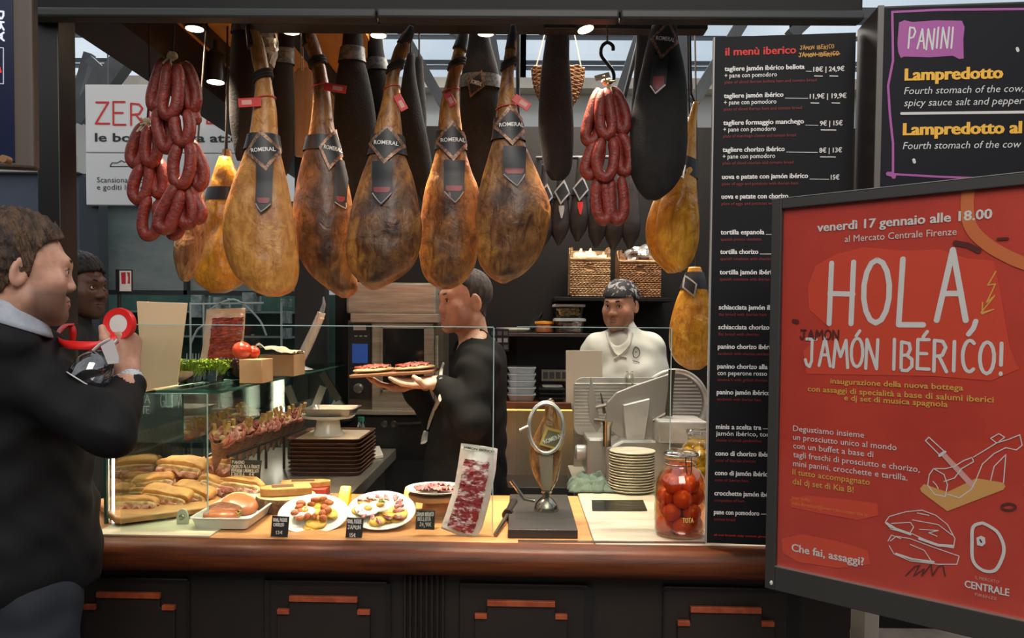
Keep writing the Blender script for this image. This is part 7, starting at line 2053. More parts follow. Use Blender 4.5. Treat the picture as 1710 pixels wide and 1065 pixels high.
# pack of red chorizo slices
th, pos = pack('chorizo_pack', 'clear pack of orange-red chorizo slices standing on the glass shelf', 'package', [(333, 606), (338, 580), (342, 545), (345, 516)], [(402, 604), (406, 575), (409, 545), (410, 514)], 3.0, 3.02, .012, mat('pouch_warm', (224, 190, 156), .2, coat=.6, col2=(236, 206, 178), scale=8, bump=.15, bscale=24))
M_chs = mat('chorizo_sliced', (190, 70, 30), .35, col2=(130, 36, 18), scale=36, lo=.4, hi=.6, coat=.4, bump=.3)
for k in range(4): part('slice_row', patch(pos, .2, .97, .05 + .19 * k, .05 + .19 * k + .21, .003 + .001 * (3 - k), wob=.12, seed=k + 9), M_chs, th, ang=180)
solo('pack_block', 'clear block holding the chorizo pack upright', 'block', MB().box((P(345, 0, 3.0).x, 2.99, ZS), (P(398, 0, 3.0).x, 3.05, P(370, 605, 3.0).z)), M_acr)
# clear menu stand
ms = MB(); 
for x0, x1 in ((372, 1), (368, 0)): pass
ms.tube([P(361, 600, 2.95), P(370, 557, 2.95), P(376, 600, 2.95)], .0022, 6).tube([P(370, 557, 2.95), P(474, 556, 2.95)], .0022, 6).tube([P(474, 556, 2.95), P(476, 610, 2.95)], .0022, 6)
# long slim ham pack leaning up
hp_ = root('ham_bundle', 'slim plastic wrapped piece of ham propped upright on the shelf end', 'package', PZ(497, 618, ZS))
Yh = PZ(497, 618, ZS).y
pts = [P(x, y, Yh) for x, y in ((497, 612), (508, 588), (522, 558), (535, 528))]
part('wrapped_ham', MB().tube(arc_path(pts, 5), [.012 + .028 * math.sin(min(1, (i + 2) / 9) * math.pi / 2) * (1 - .35 * i / 15) for i in range(16)], 14, flat=.6), mat('wrapped_pink', (214, 168, 140), .25, col2=(240, 220, 200), scale=10, stretch=(1, 1, .3), coat=.5, bump=.2), hp_, ang=180)
part('collar', MB().tube([P(532, 536, Yh), P(537, 522, Yh)], [.03, .034], 12, flat=.5), mat('paper_cream', (230, 212, 182), .7), hp_)
part('tip', MB().tube([P(537, 522, Yh), P(541, 508, Yh), P(540, 495, Yh)], [.012, .009, .003], 8), mat('steel_tip', (150, 150, 150), .3, metal=.5), hp_)
part('base_wrap', MB().lathe([(.05, 0), (.06, .004), (.02, .02)], PZ(500, 618, ZS), seg=20), mat('film_white', (220, 214, 206), .25, coat=.4), hp_)
# small flag sign on a black pole
fq = PZ(203, 632, ZS); fq = P(203, 600, 2.44); fq.z = ZS; fq.x = gx0 + .022
fs = root('flag_sign', 'small red and white flag sign on a thin black pole', 'sign', fq)
yf = fq.y
part('pole', MB().cyl(Vector((P(199, 500, yf).x, yf, ZS)), P(199, 450, yf), .006, seg=10).lathe([(.02, 0), (.02, .006), (.006, .01)], Vector((P(199, 500, yf).x, yf, ZS)), seg=20), M_bplast, fs)
sgn = part('plate', sheet_box(MB(), 195, 450, 222, 489, yf - .004, .008), M_bplast, fs, smooth=False, bevel=.001)
part('print', sheet_box(MB(), 200, 452, 219, 486, yf - .0122, .001), mat('flag_white', (214, 206, 200), .5), sgn, smooth=False)
fp = MB(); fpl = YP(yf - .0136)
for q_ in ([(202, 455), (210, 454), (210, 474), (203, 474)], [(212, 454), (217, 455), (217, 474), (213, 473), (214, 464)]): fp.add([fpl.at(*p) for p in q_], [tuple(range(len(q_)))])
part('red_print', fp, mat('flag_red', (176, 40, 44), .5), sgn, smooth=False)
# ================================================================ people
def skull_sdf():
    s = SDF()
    s.ell((0, -.012, .028), (.076, .097, .088), 0)
    s.ell((0, .030, -.030), (.062, .062, .085), .04)
    s.ell((0, .040, -.086), (.044, .046, .032), .03)
    return s
def head_sdf(nose=1.0, full=0.0):
    s = skull_sdf()
    s.cap((.052, .012, -.07), (.018, .072, -.103), .019 + full, .016, .03); s.cap((-.052, .012, -.07), (-.018, .072, -.103), .019 + full, .016, .03)
    s.ell((0, .078, -.104), (.018, .014, .015), .02)
    for x in (-1, 1):
        s.ell((x * .044, .062, -.028), (.022 + full, .020, .018), .03)
        s.ell((x * .040, .055, -.062), (.020 + full, .022, .024), .03)
        s.ell((x * .031, .094, -.004), (.0165, .014, .0115), .014, None, -1)
    s.cap((-.034, .083, .020), (0, .090, .014), .010, .010, .022); s.cap((.034, .083, .020), (0, .090, .014), .010, .010, .022)
    s.cap((0, .088, .006), (0, .1045 * nose, -.036), .0070, .0098, .014)
    for x in (-1, 1): s.ell((x * .0125, .097, -.041), (.0085, .011, .008), .010)
    s.ell((0, .110, -.048), (.004, .004, .003), .004, None, -1)
    for x in (-1, 1):
        s.ell((x * .031, .0800, -.004), (.0150, .0135, .0125), .005)
        s.ell((x * .0315, .0960, -.0055), (.0108, .0135, .0040), .003, None, -1)
    s.cap((-.022, .083, -.070), (0, .0935, -.067), .0045, .0062, .008); s.cap((.022, .083, -.070), (0, .0935, -.067), .0045, .0062, .008)
    s.cap((-.019, .083, -.077), (0, .0925, -.079), .0050, .0075, .008); s.cap((.019, .083, -.077), (0, .0925, -.079), .0050, .0075, .008)
    s.cap((-.024, .093, -.0728), (.024, .093, -.0728), .0016, .0016, .003)
    s.it[-1] = s.it[-1][:-1] + (-1,)
    for x in (-1, 1):
        Mx = Matrix.Rotation(R(-14), 3, 'X') @ Matrix.Rotation(R(x * 22), 3, 'Z')
        s.ell((x * .079, -.008, -.012), (.008, .020, .033), .008, Mx)
        s.ell((x * .087, -.004, -.010), (.006, .010, .019), .006, Mx, -1)
    s.cap((0, -.020, -.060), (0, -.040, -.20), .054, .062, .03)
    return s
def interp_line(y, pts):
    return np.interp(y, [p[0] for p in pts], [p[1] for p in pts])
SHORT = [(-.13, -.085), (-.06, -.080), (-.035, -.055), (-.02, -.02), (.012, -.018), (.026, .03), (.05, .060), (.08, .072)]
def hair_fn(line, thick, top=.0, grain=.0016):
    sk = skull_sdf(); sk.cap((0, -.020, -.060), (0, -.040, -.20), .054, .062, .03)
    def f(p):
        x, y, z = p[..., 0], p[..., 1], p[..., 2]
        t = thick + top * np.clip((z - .03) / .08, 0, 1) + grain * np.sin(x * 310 + np.sin(y * 90) * 3) * np.sin(z * 170 + y * 200) + grain * np.sin(y * 420 + z * 150)
        return smax(sk(p) - t, interp_line(y, line) - z + .004 * np.sin(y * 160 + x * 130), .006)
    return f
def to_world(loc, face, up=(0, 0, 1), scale=1.0):
    f = Vector(face).normalized(); u = Vector(up).normalized()
    x = f.cross(u).normalized(); u = x.cross(f)
    M_ = Matrix(((x.x, f.x, u.x, 0), (x.y, f.y, u.y, 0), (x.z, f.z, u.z, 0), (0, 0, 0, 1)))
    return Matrix.Translation(loc) @ M_ @ Matrix.Scale(scale, 4)
def skin_mat(name, c, beard, rough=.5):
    return mat(name, c, rough, col2=tuple(int(v * .92) for v in c), scale=30, attr='beard', acol=beard, sss=.12)
M_eye = mat('eye_white', (226, 220, 212), .2)
M_iris = mat('iris_dark', (50, 34, 26), .15)
def hand_sdf(curl=(20, 30, 20), curls=None, thumb=((.02, .030, -.012), (.045, .052, -.022), (.072, .060, -.032), (.092, .060, -.040)), left=False, splay=4):
    s = SDF(); m = -1 if left else 1
    def f(p): return (p[0], p[1] * m, p[2])
    ys = (.031, .010, -.011, -.031); xs = (.088, .092, .088, .080)
    for y, x in zip(ys, xs): s.cap(f((.004, y * .72, -.002)), f((x, y, 0)), .0145, .0118, .016)
    s.ell(f((.045, .0, -.008)), (.044, .036, .014), .012)
    s.cap(f((-.032, 0, 0)), f((.006, 0, 0)), .027, .027, .02)
    s.ell(f((.028, .026, -.012)), (.026, .016, .016), .012)
    Ls = ((.042, .026, .021), (.046, .029, .022), (.043, .027, .021), (.034, .021, .019))
    for i in range(4):
        c = (curls[i] if curls else curl); a = 0; p = Vector((xs[i], ys[i], 0)); sp = R(splay * (1.5 - i))
        for j in range(3):
            a += R(c[j]); d = Vector((math.cos(a) * math.cos(sp), math.cos(a) * math.sin(sp), -math.sin(a)))
            q = p + d * Ls[i][j]
            r0 = (.0098, .0090, .0083)[j] * (.88 if i == 3 else 1); r1 = (.0090, .0083, .0070)[j] * (.88 if i == 3 else 1)
            s.cap(f(p), f(q), r0, r1, .004); p = q
    for j in range(3): s.cap(f(thumb[j]), f(thumb[j + 1]), (.0155, .0118, .0105)[j], (.0120, .0105, .0085)[j], .006)
    return s
def hand_M(wrist, xdir, zdir):
    x = Vector(xdir).normalized(); z = Vector(zdir); z = (z - x * z.dot(x)).normalized(); y = z.cross(x)
    return Matrix.Translation(wrist) @ Matrix(((x.x, y.x, z.x, 0), (x.y, y.y, z.y, 0), (x.z, y.z, z.z, 0), (0, 0, 0, 1)))

class Person:
    def __init__(s, name, label, foot, skin, cat='person'):
        s.r = root(name, label, cat, foot)
        s.skin = skin; s.mb = MB(); s.beard = []
    def pad(s): s.beard += [0.0] * (len(s.mb.v) - len(s.beard))
    def head(s, M, beard=0.0, nose=1.0, full=0.0, h=.0028):
        f = head_sdf(nose, full)
        lo, hi = (-.1, -.13, -.2), (.1, .125, .128)
        V, F = surf(f, lo, hi, h)
        b = np.clip((-.030 - V[:, 2]) / .025, 0, 1) * np.clip((V[:, 1] + .005) / .03, 0, 1) * np.clip((V[:, 2] + .135) / .02, 0, 1)
        lip = np.exp(-((V[:, 0] / .03) ** 2) - ((V[:, 2] + .073) / .013) ** 2)
        b = b * (1 - .7 * lip * (V[:, 1] > .06)) * beard
        s.mb.add([M @ Vector(v) for v in V.tolist()], F.tolist())
        s.beard += b.tolist()
        s.M = M
    def face(s, eye_dir=(0, 1, 0), brow=(40, 32, 28), lip=(160, 96, 84), iris=None):
        M = s.M; d = Vector(eye_dir).normalized()
        e = MB(); ir = MB(); bw = MB(); ld = MB()
        for x in (-1, 1):
            c = Vector((x * .031, .0815, -.004))
            e.ball(M @ c, .0112, 16, 10)
            ir.ball(M @ (c + d * .0068), .0062, 12, 8)
            bw.tube([M @ Vector(q) for q in arc_path([(x * .012, .099, .016), (x * .030, .096, .022), (x * .047, .082, .017)], 4)], [.0022, .0034, .0038, .0038, .0036, .0032, .0028, .0022, .0012], 8)
            ld.tube([M @ Vector(q) for q in arc_path([(x * .018, .0885, -.003), (x * .030, .0945, .0035), (x * .045, .084, -.002)], 4)], .0015, 6)
        ey = part('eyes', e, M_eye, s.r); part('irises', ir, iris or M_iris, ey)
        part('eyebrows', bw, mat('brow_%d_%d' % brow[:2], brow, .8), s.r); part('lashes', ld, mat('lash_dark', (36, 26, 24), .7), ey)
        lp = MB()
        lp.tube([M @ Vector(q) for q in arc_path([(-.023, .0865, -.0715), (-.010, .0965, -.0672), (0, .0985, -.0688), (.010, .0965, -.0672), (.023, .0865, -.0715)], 4)], [.0008 + .0028 * math.sin(math.pi * i / 16) for i in range(17)], 8)
        lp.tube([M @ Vector(q) for q in arc_path([(-.021, .0865, -.0745), (0, .0985, -.0795), (.021, .0865, -.0745)], 6)], [.0008 + .0042 * math.sin(math.pi * i / 12) for i in range(13)], 8)
        part('lips', lp, mat('lip_%d' % lip[0], lip, .45), s.r)
    def hair(s, name, fn, m, h=.0036):
        lo, hi = (-.105, -.14, -.14), (.105, .125, .15)
        V, F = surf(fn, lo, hi, h)
        part(name, MB().add([s.M @ Vector(v) for v in V.tolist()], F.tolist()), m, s.r, ang=180)
    def hand(s, f, M, h=.0028):
        sdf_mb(f, h, .008, M=M, mb=s.mb); s.pad()
    def flesh(s, f, h=.012):
        sdf_mb(f, h, .02, mb=s.mb); s.pad()
    def done(s):
        s.pad(); s.mb.attr = {'beard': s.beard}
        part('body', s.mb, s.skin, s.r, ang=180)
    def cloth(s, name, f, m, h=.008, cut=None, fold=.003, ff=26, **k):
        def g(p):
            d = f(p)
            x, y, z = p[..., 0], p[..., 1], p[..., 2]
            d = d + fold * np.sin(x * ff * 1.3 + 2.1 * np.sin(z * ff * .8 + y * 9)) * np.sin(z * ff + 1.7 * np.sin(y * ff * .7 + x * 11)) + fold * .5 * np.sin(z * ff * 2.3 + x * ff + np.sin(y * 30) * 2)
            if cut is not None: d = smax(d, cut(p), .006)
            return d
        lo, hi = f.bounds(.03)
        mb = sdf_mb(g, h, lo=lo, hi=hi)
        return part(name, mb, m, s.r, ang=180, **k)

# ---- the server in black with the board of ham
Yc1 = 3.12
J = lambda x, y, Y: P(x, y, Y)
p1 = Person('person', 'man with short grey hair in black shirt and apron holding a board of ham', Vector((P(775, 800, Yc1).x, Yc1, 0)), skin_mat('skin_server', (218, 166, 140), (150, 106, 90)))
f1 = Vector((-.86, -.48, -.03))
p1.head(to_world(J(777, 500, Yc1), f1, (.03, 0, 1), 1.0), .35, 1.0, .003)
p1.face((-.15, 1, -.05), (86, 70, 60), (176, 108, 94))
p1.hair('hair', hair_fn([(-.13, -.07), (-.06, -.065), (-.035, -.045), (-.02, -.02), (.008, -.012), (.022, .035), (.05, .075), (.08, .085)], .003, .004, .0010), mat('hair_grey', (74, 66, 62), .8, col2=(46, 40, 38), scale=60, stretch=(1, 1, .3), bump=.3, bscale=200))
bod = SDF().ell(J(795, 650, Yc1), (.10, .17, .24), 0).ell(J(780, 790, Yc1), (.12, .16, .25), .1).cap(J(790, 900, Yc1 - .08), (P(790, 900, 3.04).x, Yc1 - .09, .06), .08, .05, .05).cap(J(790, 900, Yc1 + .08), (P(790, 900, 3.2).x, Yc1 + .09, .06), .08, .05, .05)
p1.flesh(bod)
WL = J(734, 641, 2.90); WR = J(690, 648, 3.12)
p1.hand(hand_sdf(curls=[(8, 14, 10)] * 4, thumb=((.02, .030, -.006), (.040, .054, -.010), (.062, .062, -.030), (.080, .056, -.040)), left=True), hand_M(WL, (-1, .10, .03), (0, .25, -1)))
p1.hand(hand_sdf(curls=[(10, 16, 12)] * 4, thumb=((.02, .030, -.006), (.040, .054, -.010), (.062, .060, -.030), (.080, .052, -.042))), hand_M(WR, (-1, -.06, .05), (0, 0, -1)))
p1.done()
M_shirt = mat('shirt_black', (13, 12, 12), .85, col2=(9, 9, 9), scale=10, spec=.2)
sh_ = SDF().ell(J(797, 655, Yc1), (.115, .19, .23), 0).ell(J(788, 780, Yc1), (.13, .175, .24), .1).ell(J(790, 860, Yc1), (.13, .17, .16), .1)
sh_.cap(J(800, 608, Yc1 - .17), J(798, 612, Yc1 + .17), .068, .068, .08)
sh_.cap(J(783, 570, Yc1), J(800, 600, Yc1), .066, .085, .05)
sh_.path([J(800, 618, Yc1 - .2), J(788, 706, Yc1 - .28), J(750, 656, Yc1 - .235), J(737, 644, Yc1 - .222)], [.066, .054, .042, .036], .04)
sh_.path([J(790, 618, Yc1 + .18), J(730, 712, Yc1 + .12), J(698, 660, Yc1 + .01), J(688, 647, Yc1)], [.064, .052, .040, .035], .04)
hm1 = p1.M.inverted()
def neck_cut(p):          # open collar
    c = np.array(J(771, 560, Yc1 - .02), np.float32)
    return -(np.linalg.norm((p - c) * np.array([1, 1, .8], np.float32), axis=-1) - .070)
p1.cloth('shirt', sh_, M_shirt, .009, cut=neck_cut, fold=.004)
# apron over the front, from bib to below the counter
ap = SDF().ell(J(787, 672, Yc1), (.128, .17, .20), 0).ell(J(771, 790, Yc1), (.145, .185, .24), .12).ell(J(775, 880, Yc1), (.145, .18, .22), .1)
def apron_cut(p):
    g = p[..., 0] - np.float32(J(792, 700, Yc1).x) + .30 * (p[..., 1] - Yc1 + .0)
    t = p[..., 2] - np.float32(J(740, 628, Yc1).z)
    return np.maximum(g, t)
p1.cloth('apron', ap, mat('apron_black', (22, 20, 20), .8, col2=(17, 16, 16), scale=8, spec=.25), .009, cut=apron_cut, fold=.003, label='charcoal apron with white edging')
st_ = MB()
def sew(pts, w, fn, flat=.4):
    q = [cast(fn, x, y) or P(x, y, Yc1 - .1) for x, y in pts]
    d = arc_path([v - Vector((0, .003, 0)) for v in q], 5)
    return MB().tube(d, w, 8, flat=flat)
part('white_edging', sew([(735, 664), (727, 680), (719, 700), (711, 722), (708, 738)], .014, lambda p: np.minimum(ap(p), sh_(p))), mat('edging_white', (214, 208, 198), .6), p1.r)
part('collar_band', sew([(741, 606), (737, 618), (736, 632)], .007, lambda p: np.minimum(ap(p), sh_(p))), mat('edging_white', (214, 208, 198), .6), p1.r)
part('trousers', sdf_mb(SDF().cap(J(790, 880, Yc1 - .08), (P(790, 900, 3.04).x, Yc1 - .09, .07), .1, .07, .05).cap(J(790, 880, Yc1 + .08), (P(790, 900, 3.2).x, Yc1 + .09, .07), .1, .07, .05), .014, .03), M_shirt, p1.r, ang=180)
shs = MB()
for dy in (-.09, .09): shs.ball((P(790, 900, 3.1).x - .05, Yc1 + dy, .045), (.13, .048, .044), 18, 10)
part('shoes', shs, M_bplast, p1.r)

# the board he carries, two rounds of flatbread with ham
Yb = 2.99
bl = J(590, 626, Yb - .10); br_ = J(716, 619, Yb - .10)
ux = (br_ - bl).normalized(); uy = Vector((0, 1, 0)); uz = ux.cross(uy)
bo = bl + uy * .13
sv = MB().obox(bl + (br_ - bl) / 2 + uy * .12 - uz * .005, (br_ - bl) / 2 * 1.1, uy * .13, uz * .006)
sbd = solo('serving_board', 'brown board with two flatbreads held by the man in black', 'board', sv, mat('board_brown', (150, 104, 66), .5, col2=(126, 84, 52), scale=4, stretch=(1, 8, 8)), bevel=.003)
for k, (t, lab) in enumerate(((.20, 'flatbread with ham at the outer end of the carried board'), (.76, 'flatbread with ham nearest the hand on the carried board'))):
    c = bl + (br_ - bl) * t + uy * .12 + uz * .010
    rot = Matrix((( ux.x, uy.x, uz.x), (ux.y, uy.y, uz.y), (ux.z, uy.z, uz.z))).to_4x4()
    M_ = Matrix.Translation(c) @ rot
    th = root('flatbread', lab, 'bread', c, 'flatbreads on the carried board')
    part('crust', xform(M_, slab(.155, .2, .018, 2.0, .2, .003, k, 40, 8)), mat('flatbread_crust', (232, 204, 160), .6, col2=(206, 164, 110), scale=20), th, ang=180)
    for j in range(9):
        a = 6.28 * j / 9; rr = .042 if j else 0
        part('ham_slice', xform(M_ @ Matrix.Translation((rr * math.cos(a), rr * 1.3 * math.sin(a), .011 + .0012 * (j % 3))) @ Matrix.Rotation(a, 4, 'Z') @ Matrix.Rotation(.12, 4, 'Y'), slab(.062, .04, .006, 2.1, .2, .002, j, 18, 5, .006)), mat('board_ham', (178, 70, 52), .35, col2=(216, 130, 110), scale=44, coat=.2), th, ang=180)

# ---- the cook in white
Yc2 = 3.72
p2 = Person('person', 'cook in white jacket and black patterned bandana behind the meat slicer', Vector((P(1040, 800, Yc2).x, Yc2 + .05, 0)), skin_mat('skin_cook', (206, 152, 122), (96, 66, 52)))
f2 = Vector((-.50, -.86, -.10))
p2.head(to_world(J(1036, 508, Yc2), f2, (.02, 0, 1), .92), .55)
p2.face((-.25, 1, -.02), (30, 24, 22), (150, 88, 76))
p2.hair('hair', hair_fn([(-.13, -.07), (-.06, -.07), (-.035, -.05), (-.02, -.02), (.006, -.03), (.016, .05), (.05, .09), (.08, .1)], .006, .0), mat('hair_black', (26, 22, 21), .6))
def bandana(p):
    sk = skull_sdf()
    x, y, z = p[..., 0], p[..., 1], p[..., 2]
    return smax(sk(p) - .012 - .003 * np.sin(y * 70 + x * 20) * np.clip((z - .04) / .05, 0, 1), .034 + .25 * np.minimum(y, .02) - .0 - z, .004)
p2.hair('bandana', bandana, mat('bandana_paisley', (26, 25, 27), .7, col2=(150, 148, 146), scale=34, lo=.54, hi=.57, detail=2))
j2_ = lambda x, y, dy=0: J(x, y, Yc2 + dy)
p2.flesh(SDF().ell(j2_(1045, 650), (.17, .1, .24), 0).ell(j2_(1045, 760), (.15, .11, .24), .1).cap(j2_(1030, 900), (P(1030, 900, Yc2).x, Yc2, .06), .08, .05, .05).cap(j2_(1070, 900), (P(1070, 900, Yc2).x, Yc2, .06), .08, .05, .05))
p2.hand(hand_sdf(curls=[(30, 40, 30)] * 4), hand_M(j2_(1002, 716, -.18), (.5, -.8, -.2), (.2, .2, 1)), .0034)
p2.hand(hand_sdf(curls=[(30, 40, 30)] * 4, left=True), hand_M(j2_(1096, 716, -.18), (-.5, -.8, -.2), (-.2, .2, 1)), .0034)
p2.done()
jk = SDF().ell(j2_(1042, 640), (.185, .125, .20), 0).ell(j2_(1042, 760), (.175, .135, .25), .1)
jk.cap(j2_(1000, 578, -.01), j2_(1082, 576, .02), .062, .062, .07)
jk.cap(j2_(1040, 546), j2_(1041, 575), .055, .075, .05)
jk.path([j2_(995, 588), j2_(978, 676, -.02), j2_(1000, 712, -.16)], [.066, .056, .044], .04)
jk.path([j2_(1086, 586, .02), j2_(1102, 676, .0), j2_(1096, 712, -.16)], [.068, .058, .044], .04)
def col_cut(p):
    c = np.array(j2_(1032, 546, -.07), np.float32)
    return -(np.linalg.norm((p - c) * np.array([1, 1, .62], np.float32), axis=-1) - .052)
M_jack = mat('jacket_white', (236, 230, 220), .8, col2=(226, 220, 208), scale=6)
p2.cloth('jacket', jk, M_jack, .008, cut=col_cut, fold=.004, ff=24)
part('lapel', sew([(1012, 556), (1018, 575), (1028, 592), (1046, 598)], .008, jk), M_jack, p2.r)
part('lapel', sew([(1056, 556), (1052, 575), (1040, 590), (1026, 600)], .010, jk), M_jack, p2.r)
part('undershirt', sdf_mb(SDF().ell(j2_(1034, 574, -.035), (.05, .04, .06), 0), .007, .02), mat('undershirt', (214, 206, 194), .8), p2.r, ang=180)
em_ = MB()
for l, w in (([(1060, 580), (1057, 587), (1058, 595), (1063, 597), (1068, 591), (1067, 583), (1062, 579), (1060, 580)], .0018), ([(1061, 587), (1063, 588)], .002), ([(1056, 602), (1068, 605)], .0016)): em_.merge(sew(l, w, jk, 1.0))
part('embroidery', em_, mat('embroidery', (60, 56, 54), .7), p2.r)
part('trousers', sdf_mb(SDF().cap(j2_(1030, 860), (P(1030, 900, Yc2).x, Yc2, .07), .1, .07, .05).cap(j2_(1070, 860), (P(1070, 900, Yc2).x, Yc2, .07), .1, .07, .05), .014, .03), M_shirt, p2.r, ang=180)
shs = MB()
for x in (1030, 1070): shs.ball((P(x, 900, Yc2).x, Yc2 - .05, .045), (.048, .13, .044), 18, 10)
part('shoes', shs, M_bplast, p2.r)

# ---- the customer in the dark suit
Yk_ = 1.80
p3 = Person('person', 'man in a dark suit seen from behind raising a red roll and a glass', Vector((P(0, 900, 1.9).x, 1.92, 0)), skin_mat('skin_customer', (204, 154, 130), (74, 52, 42)))
f3 = Vector((.79, .61, -.02))
p3.head(to_world(J(32, 448, Yk_), f3, (0, 0, 1), 1.0), .75)
p3.face((0, 1, 0), (50, 38, 30), (160, 100, 88))
p3.hair('hair', hair_fn(SHORT, .008, .012, .0024), mat('hair_brown', (88, 64, 44), .7, col2=(44, 32, 24), scale=50, stretch=(1, 1, .4), bump=.6, bscale=160))
SH = J(40, 628, 1.88); EL = J(178, 716, 1.72); WR3 = J(214, 636, 1.89)
p3.flesh(SDF().ell(J(0, 740, 1.92), (.11, .13, .20), 0).ell(J(0, 900, 1.92), (.14, .16, .25), .1).path([SH, EL, WR3], [.05, .042, .03], .03).cap(J(40, 1000, 1.86), (J(40, 1000, 1.86).x, 1.86, .06), .085, .05, .05).cap(J(-30, 1000, 2.0), (J(-30, 1000, 2.0).x, 2.0, .06), .085, .05, .05).path([J(-60, 620, 2.05), J(-50, 760, 2.1), J(10, 800, 2.12)], [.05, .04, .03], .03))
HW = J(213, 624, 1.90)
p3.hand(hand_sdf(curls=[(80, 84, 46), (76, 80, 46), (74, 78, 44), (74, 76, 44)], thumb=((.02, .030, -.008), (.050, .048, -.016), (.080, .050, -.030), (.104, .044, -.042))), hand_M(HW, (.02, .10, 1), (1, -.12, 0)))
p3.done()
M_suit = mat('suit_black', (15, 15, 17), .75, col2=(11, 11, 13), scale=12, spec=.3)
jt = SDF().ell(J(2, 700, 1.92), (.165, .20, .25), 0).ell(J(4, 860, 1.92), (.19, .19, .26), .12).ell(J(8, 960, 1.92), (.20, .19, .2), .12)
jt.cap(J(-70, 600, 2.02), J(44, 606, 1.88), .082, .082, .08)
jt.cap(J(2, 568, 1.775), J(10, 612, 1.81), .080, .115, .06)
jt.cap(J(-34, 572, 1.82), J(-20, 606, 1.88), .086, .11, .06)
jt.path([SH, EL], [.082, .056], .05)
jt.path([EL, J(211, 646, 1.88)], [.058, .043], .02)
jt.path([J(-70, 620, 2.05), J(-60, 760, 2.1)], [.075, .06], .05)
zh = float(J(60, 992, 1.85).z)
def hem(p):
    return zh - p[..., 2]
p3.cloth('suit_jacket', jt, M_suit, .0085, cut=hem, fold=.006, ff=24)
cf = SDF().cap(J(211, 648, 1.878), J(213.5, 631, 1.893), .0345, .033, 0)
def cuff_cut(p): return -seg_d(p, J(210, 660, 1.868), J(214, 610, 1.91), .0295, .0295)
sleeve_end = MB()
part('cuff', sdf_mb(lambda p: smax(cf(p), cuff_cut(p), .003), .0035, lo=cf.bounds(.01)[0], hi=cf.bounds(.01)[1]), mat('shirt_pale', (196, 200, 206), .7), p3.r, ang=180)
cq = MB(); cc_ = J(14, 520, 1.80); zc_ = []
for i in range(5):
    t = i / 4
    for k in range(40):
        a = 2 * math.pi * k / 40
        rr = .066 + .012 * t
        q = cc_ + Vector((rr * math.cos(a) * 1.05, rr * math.sin(a) * 1.05, 0.020 - .050 * t - .030 * math.cos(a - .5)))
        cq.v.append(tuple(q))
for i in range(4):
    for k in range(40): cq.f.append((i * 40 + k, i * 40 + (k + 1) % 40, (i + 1) * 40 + (k + 1) % 40, (i + 1) * 40 + k)); cq.m.append(0)
o = part('collar', cq, mat('collar_pale', (176, 184, 194), .7, col2=(150, 158, 170), scale=16), p3.r, ang=180)
sf = o.modifiers.new('thick', 'SOLIDIFY'); sf.thickness = .006
tr3 = SDF().cap(J(48, 985, 1.86), (J(48, 985, 1.86).x, 1.86, .07), .112, .085, .06).cap(J(-30, 985, 2.0), (J(-30, 985, 2.0).x, 2.0, .07), .112, .085, .06)
p3.cloth('trousers', tr3, mat('trousers_navy', (40, 44, 54), .8, col2=(34, 38, 46), scale=10), .012, fold=.004)
shs = MB()
for x, y in ((J(48, 985, 1.86).x, 1.86), (J(-30, 985, 2.0).x, 2.0)): shs.ball((x + .06, y + .03, .045), (.13, .05, .044), 18, 10)
part('shoes', shs, M_bplast, p3.r)

# what he holds: a red roll with a ribbon, and a stemmed glass in a clear pouch
M_rib = mat('ribbon_red', (226, 36, 34), .45)
dcx = J(203, 541, 1.885)
rl_ = root('ribbon_roll', 'round red roll with a white centre under the raised thumb', 'ribbon', dcx)
nrm = Vector((-.1, -1, .05)).normalized()
rpx = 1.885 / FPX
part('rim', MB().lathe([(16 * rpx, 0), (26 * rpx, -.002), (27 * rpx, .007), (26 * rpx, .016), (16 * rpx, .014)], dcx, nrm, 40, capb=False, capt=False), M_rib, rl_)
part('centre', MB().lathe([(16.2 * rpx, .002), (16.2 * rpx, .0125), (.0005, .0135)], dcx, nrm, 40), mat('roll_white', (220, 214, 208), .5), rl_)
def ribbon_mb(pts, w, Yv):
    q = arc_path(pts, 6); mb = MB()
    for i, v in enumerate(q):
        t = (q[min(i + 1, len(q) - 1)] - q[max(i - 1, 0)]).normalized(); s = t.cross(Vector((0, 1, 0))).normalized() * w / 2
        s.y += .3 * w * math.sin(i * .35)
        for e in (-1, 1):
            mb.v.append(tuple(v + s * e))
    for i in range(len(q) - 1): mb.f.append((2 * i, 2 * i + 1, 2 * i + 3, 2 * i + 2)); mb.m.append(0)
    return mb
o = part('ribbon', ribbon_mb([J(196, 566, 1.84), J(172, 575, 1.83), J(140, 577, 1.82), J(108, 574, 1.84), J(96, 565, 1.88), J(104, 548, 1.93), J(118, 541, 1.97)], 13 * rpx, 1.85), M_rib, rl_, ang=180)
sf = o.modifiers.new('thick', 'SOLIDIFY'); sf.thickness = .0015
o = part('ribbon', ribbon_mb([J(118, 541, 1.97), J(122, 556, 1.97), J(120, 575, 1.97)], 10 * rpx, 1.85), M_rib, rl_, ang=180)
sf = o.modifiers.new('thick', 'SOLIDIFY'); sf.thickness = .0015
gs = root('stemmed_glass', 'clear stemmed glass hanging under the raised hand', 'glass', J(165, 625, 1.80))
ax = (J(196, 570, 1.83) - J(150, 628, 1.80)).normalized()
gb = J(160, 612, 1.80)
part('bowl', MB().lathe([(.040, -.042), (.044, -.022), (.042, .0), (.030, .024), (.010, .038), (.005, .044)], gb, ax, 36, capb=False, capt=False), glass('wine_glass', (214, 216, 220), .2, base=.08), gs)
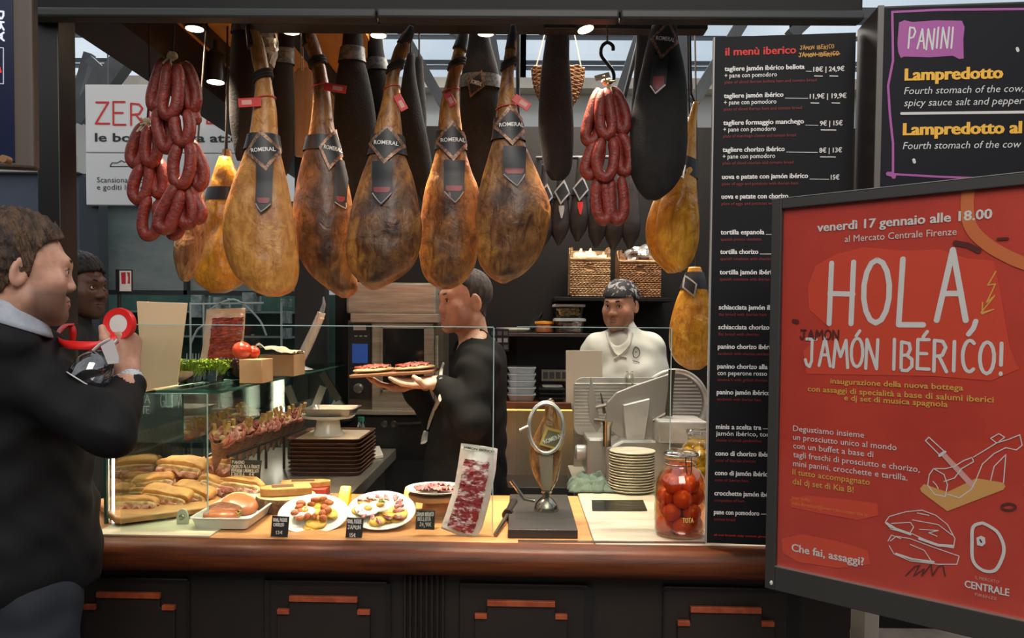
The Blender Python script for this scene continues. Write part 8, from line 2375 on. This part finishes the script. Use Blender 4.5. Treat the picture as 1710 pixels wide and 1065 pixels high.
part('rim', MB().tube([gb + ax * -.042 + (ax.orthogonal().normalized() * math.cos(a) + ax.cross(ax.orthogonal()).normalized() * math.sin(a)) * .040 for a in np.linspace(0, 2 * math.pi, 41)[:-1]], .0016, 6, closed=True), mat('glass_rim', (214, 212, 208), .15, spec=.9), gs)
part('stem', MB().tube([gb + ax * .042, gb + ax * .075], [.005, .004], 10).tube([J(156, 585, 1.79), J(168, 574, 1.79), J(184, 566, 1.8)], .004, 8), mat('glass_stem', (190, 186, 182), .15, metal=.4), gs)
po = MB().prism([J(x, y, 1.785) for x, y in ((168, 578), (188, 566), (198, 596), (198, 606), (180, 608))][::-1], (0, .003, 0))
solo('paper_slip', 'small pale paper slip held between the glass and the hand', 'paper', po, mat('slip_grey', (196, 190, 190), .6))

# ---- the dark-haired visitor beyond the post
Yv = 3.05
p4 = Person('person', 'dark-haired person in black in profile beyond the black post', Vector((P(118, 700, Yv).x, Yv, 0)), skin_mat('skin_visitor', (96, 62, 48), (44, 32, 28)))
p4.head(to_world(J(132, 478, Yv), (.95, -.22, 0), (0, 0, 1), .98), .5)
p4.face((0, 1, 0), (20, 16, 16), (90, 50, 44))
p4.hair('hair', hair_fn([(-.13, -.1), (-.06, -.09), (-.035, -.06), (-.01, -.05), (.012, -.02), (.03, .02), (.06, .05), (.085, .06)], .012, .010, .003), mat('hair_coal', (18, 15, 15), .7))
p4.flesh(SDF().ell(J(112, 680, Yv), (.11, .16, .27), 0).ell(J(112, 850, Yv), (.12, .16, .25), .1).cap(J(112, 950, Yv - .08), (J(112, 950, Yv).x, Yv - .08, .06), .085, .05, .05).cap(J(112, 950, Yv + .08), (J(112, 950, Yv).x, Yv + .08, .06), .085, .05, .05), .016)
p4.done()
cv = SDF().ell(J(110, 670, Yv), (.135, .19, .25), 0).ell(J(110, 820, Yv), (.14, .18, .3), .1).cap(J(112, 570, Yv - .14), J(112, 570, Yv + .14), .075, .075, .08).cap(J(126, 530, Yv), J(118, 566, Yv), .06, .09, .05)
cv.path([J(114, 585, Yv - .18), J(112, 690, Yv - .22), J(140, 740, Yv - .16)], [.065, .055, .045], .04)
cv.path([J(114, 585, Yv + .18), J(112, 690, Yv + .22), J(140, 740, Yv + .2)], [.065, .055, .045], .04)
p4.cloth('coat', cv, mat('coat_black', (26, 24, 25), .8), .012, fold=.004)
part('trousers', sdf_mb(SDF().cap(J(112, 880, Yv - .08), (J(112, 950, Yv).x, Yv - .08, .06), .11, .08, .05).cap(J(112, 880, Yv + .08), (J(112, 950, Yv).x, Yv + .08, .06), .11, .08, .05), .016, .03), M_shirt, p4.r, ang=180)
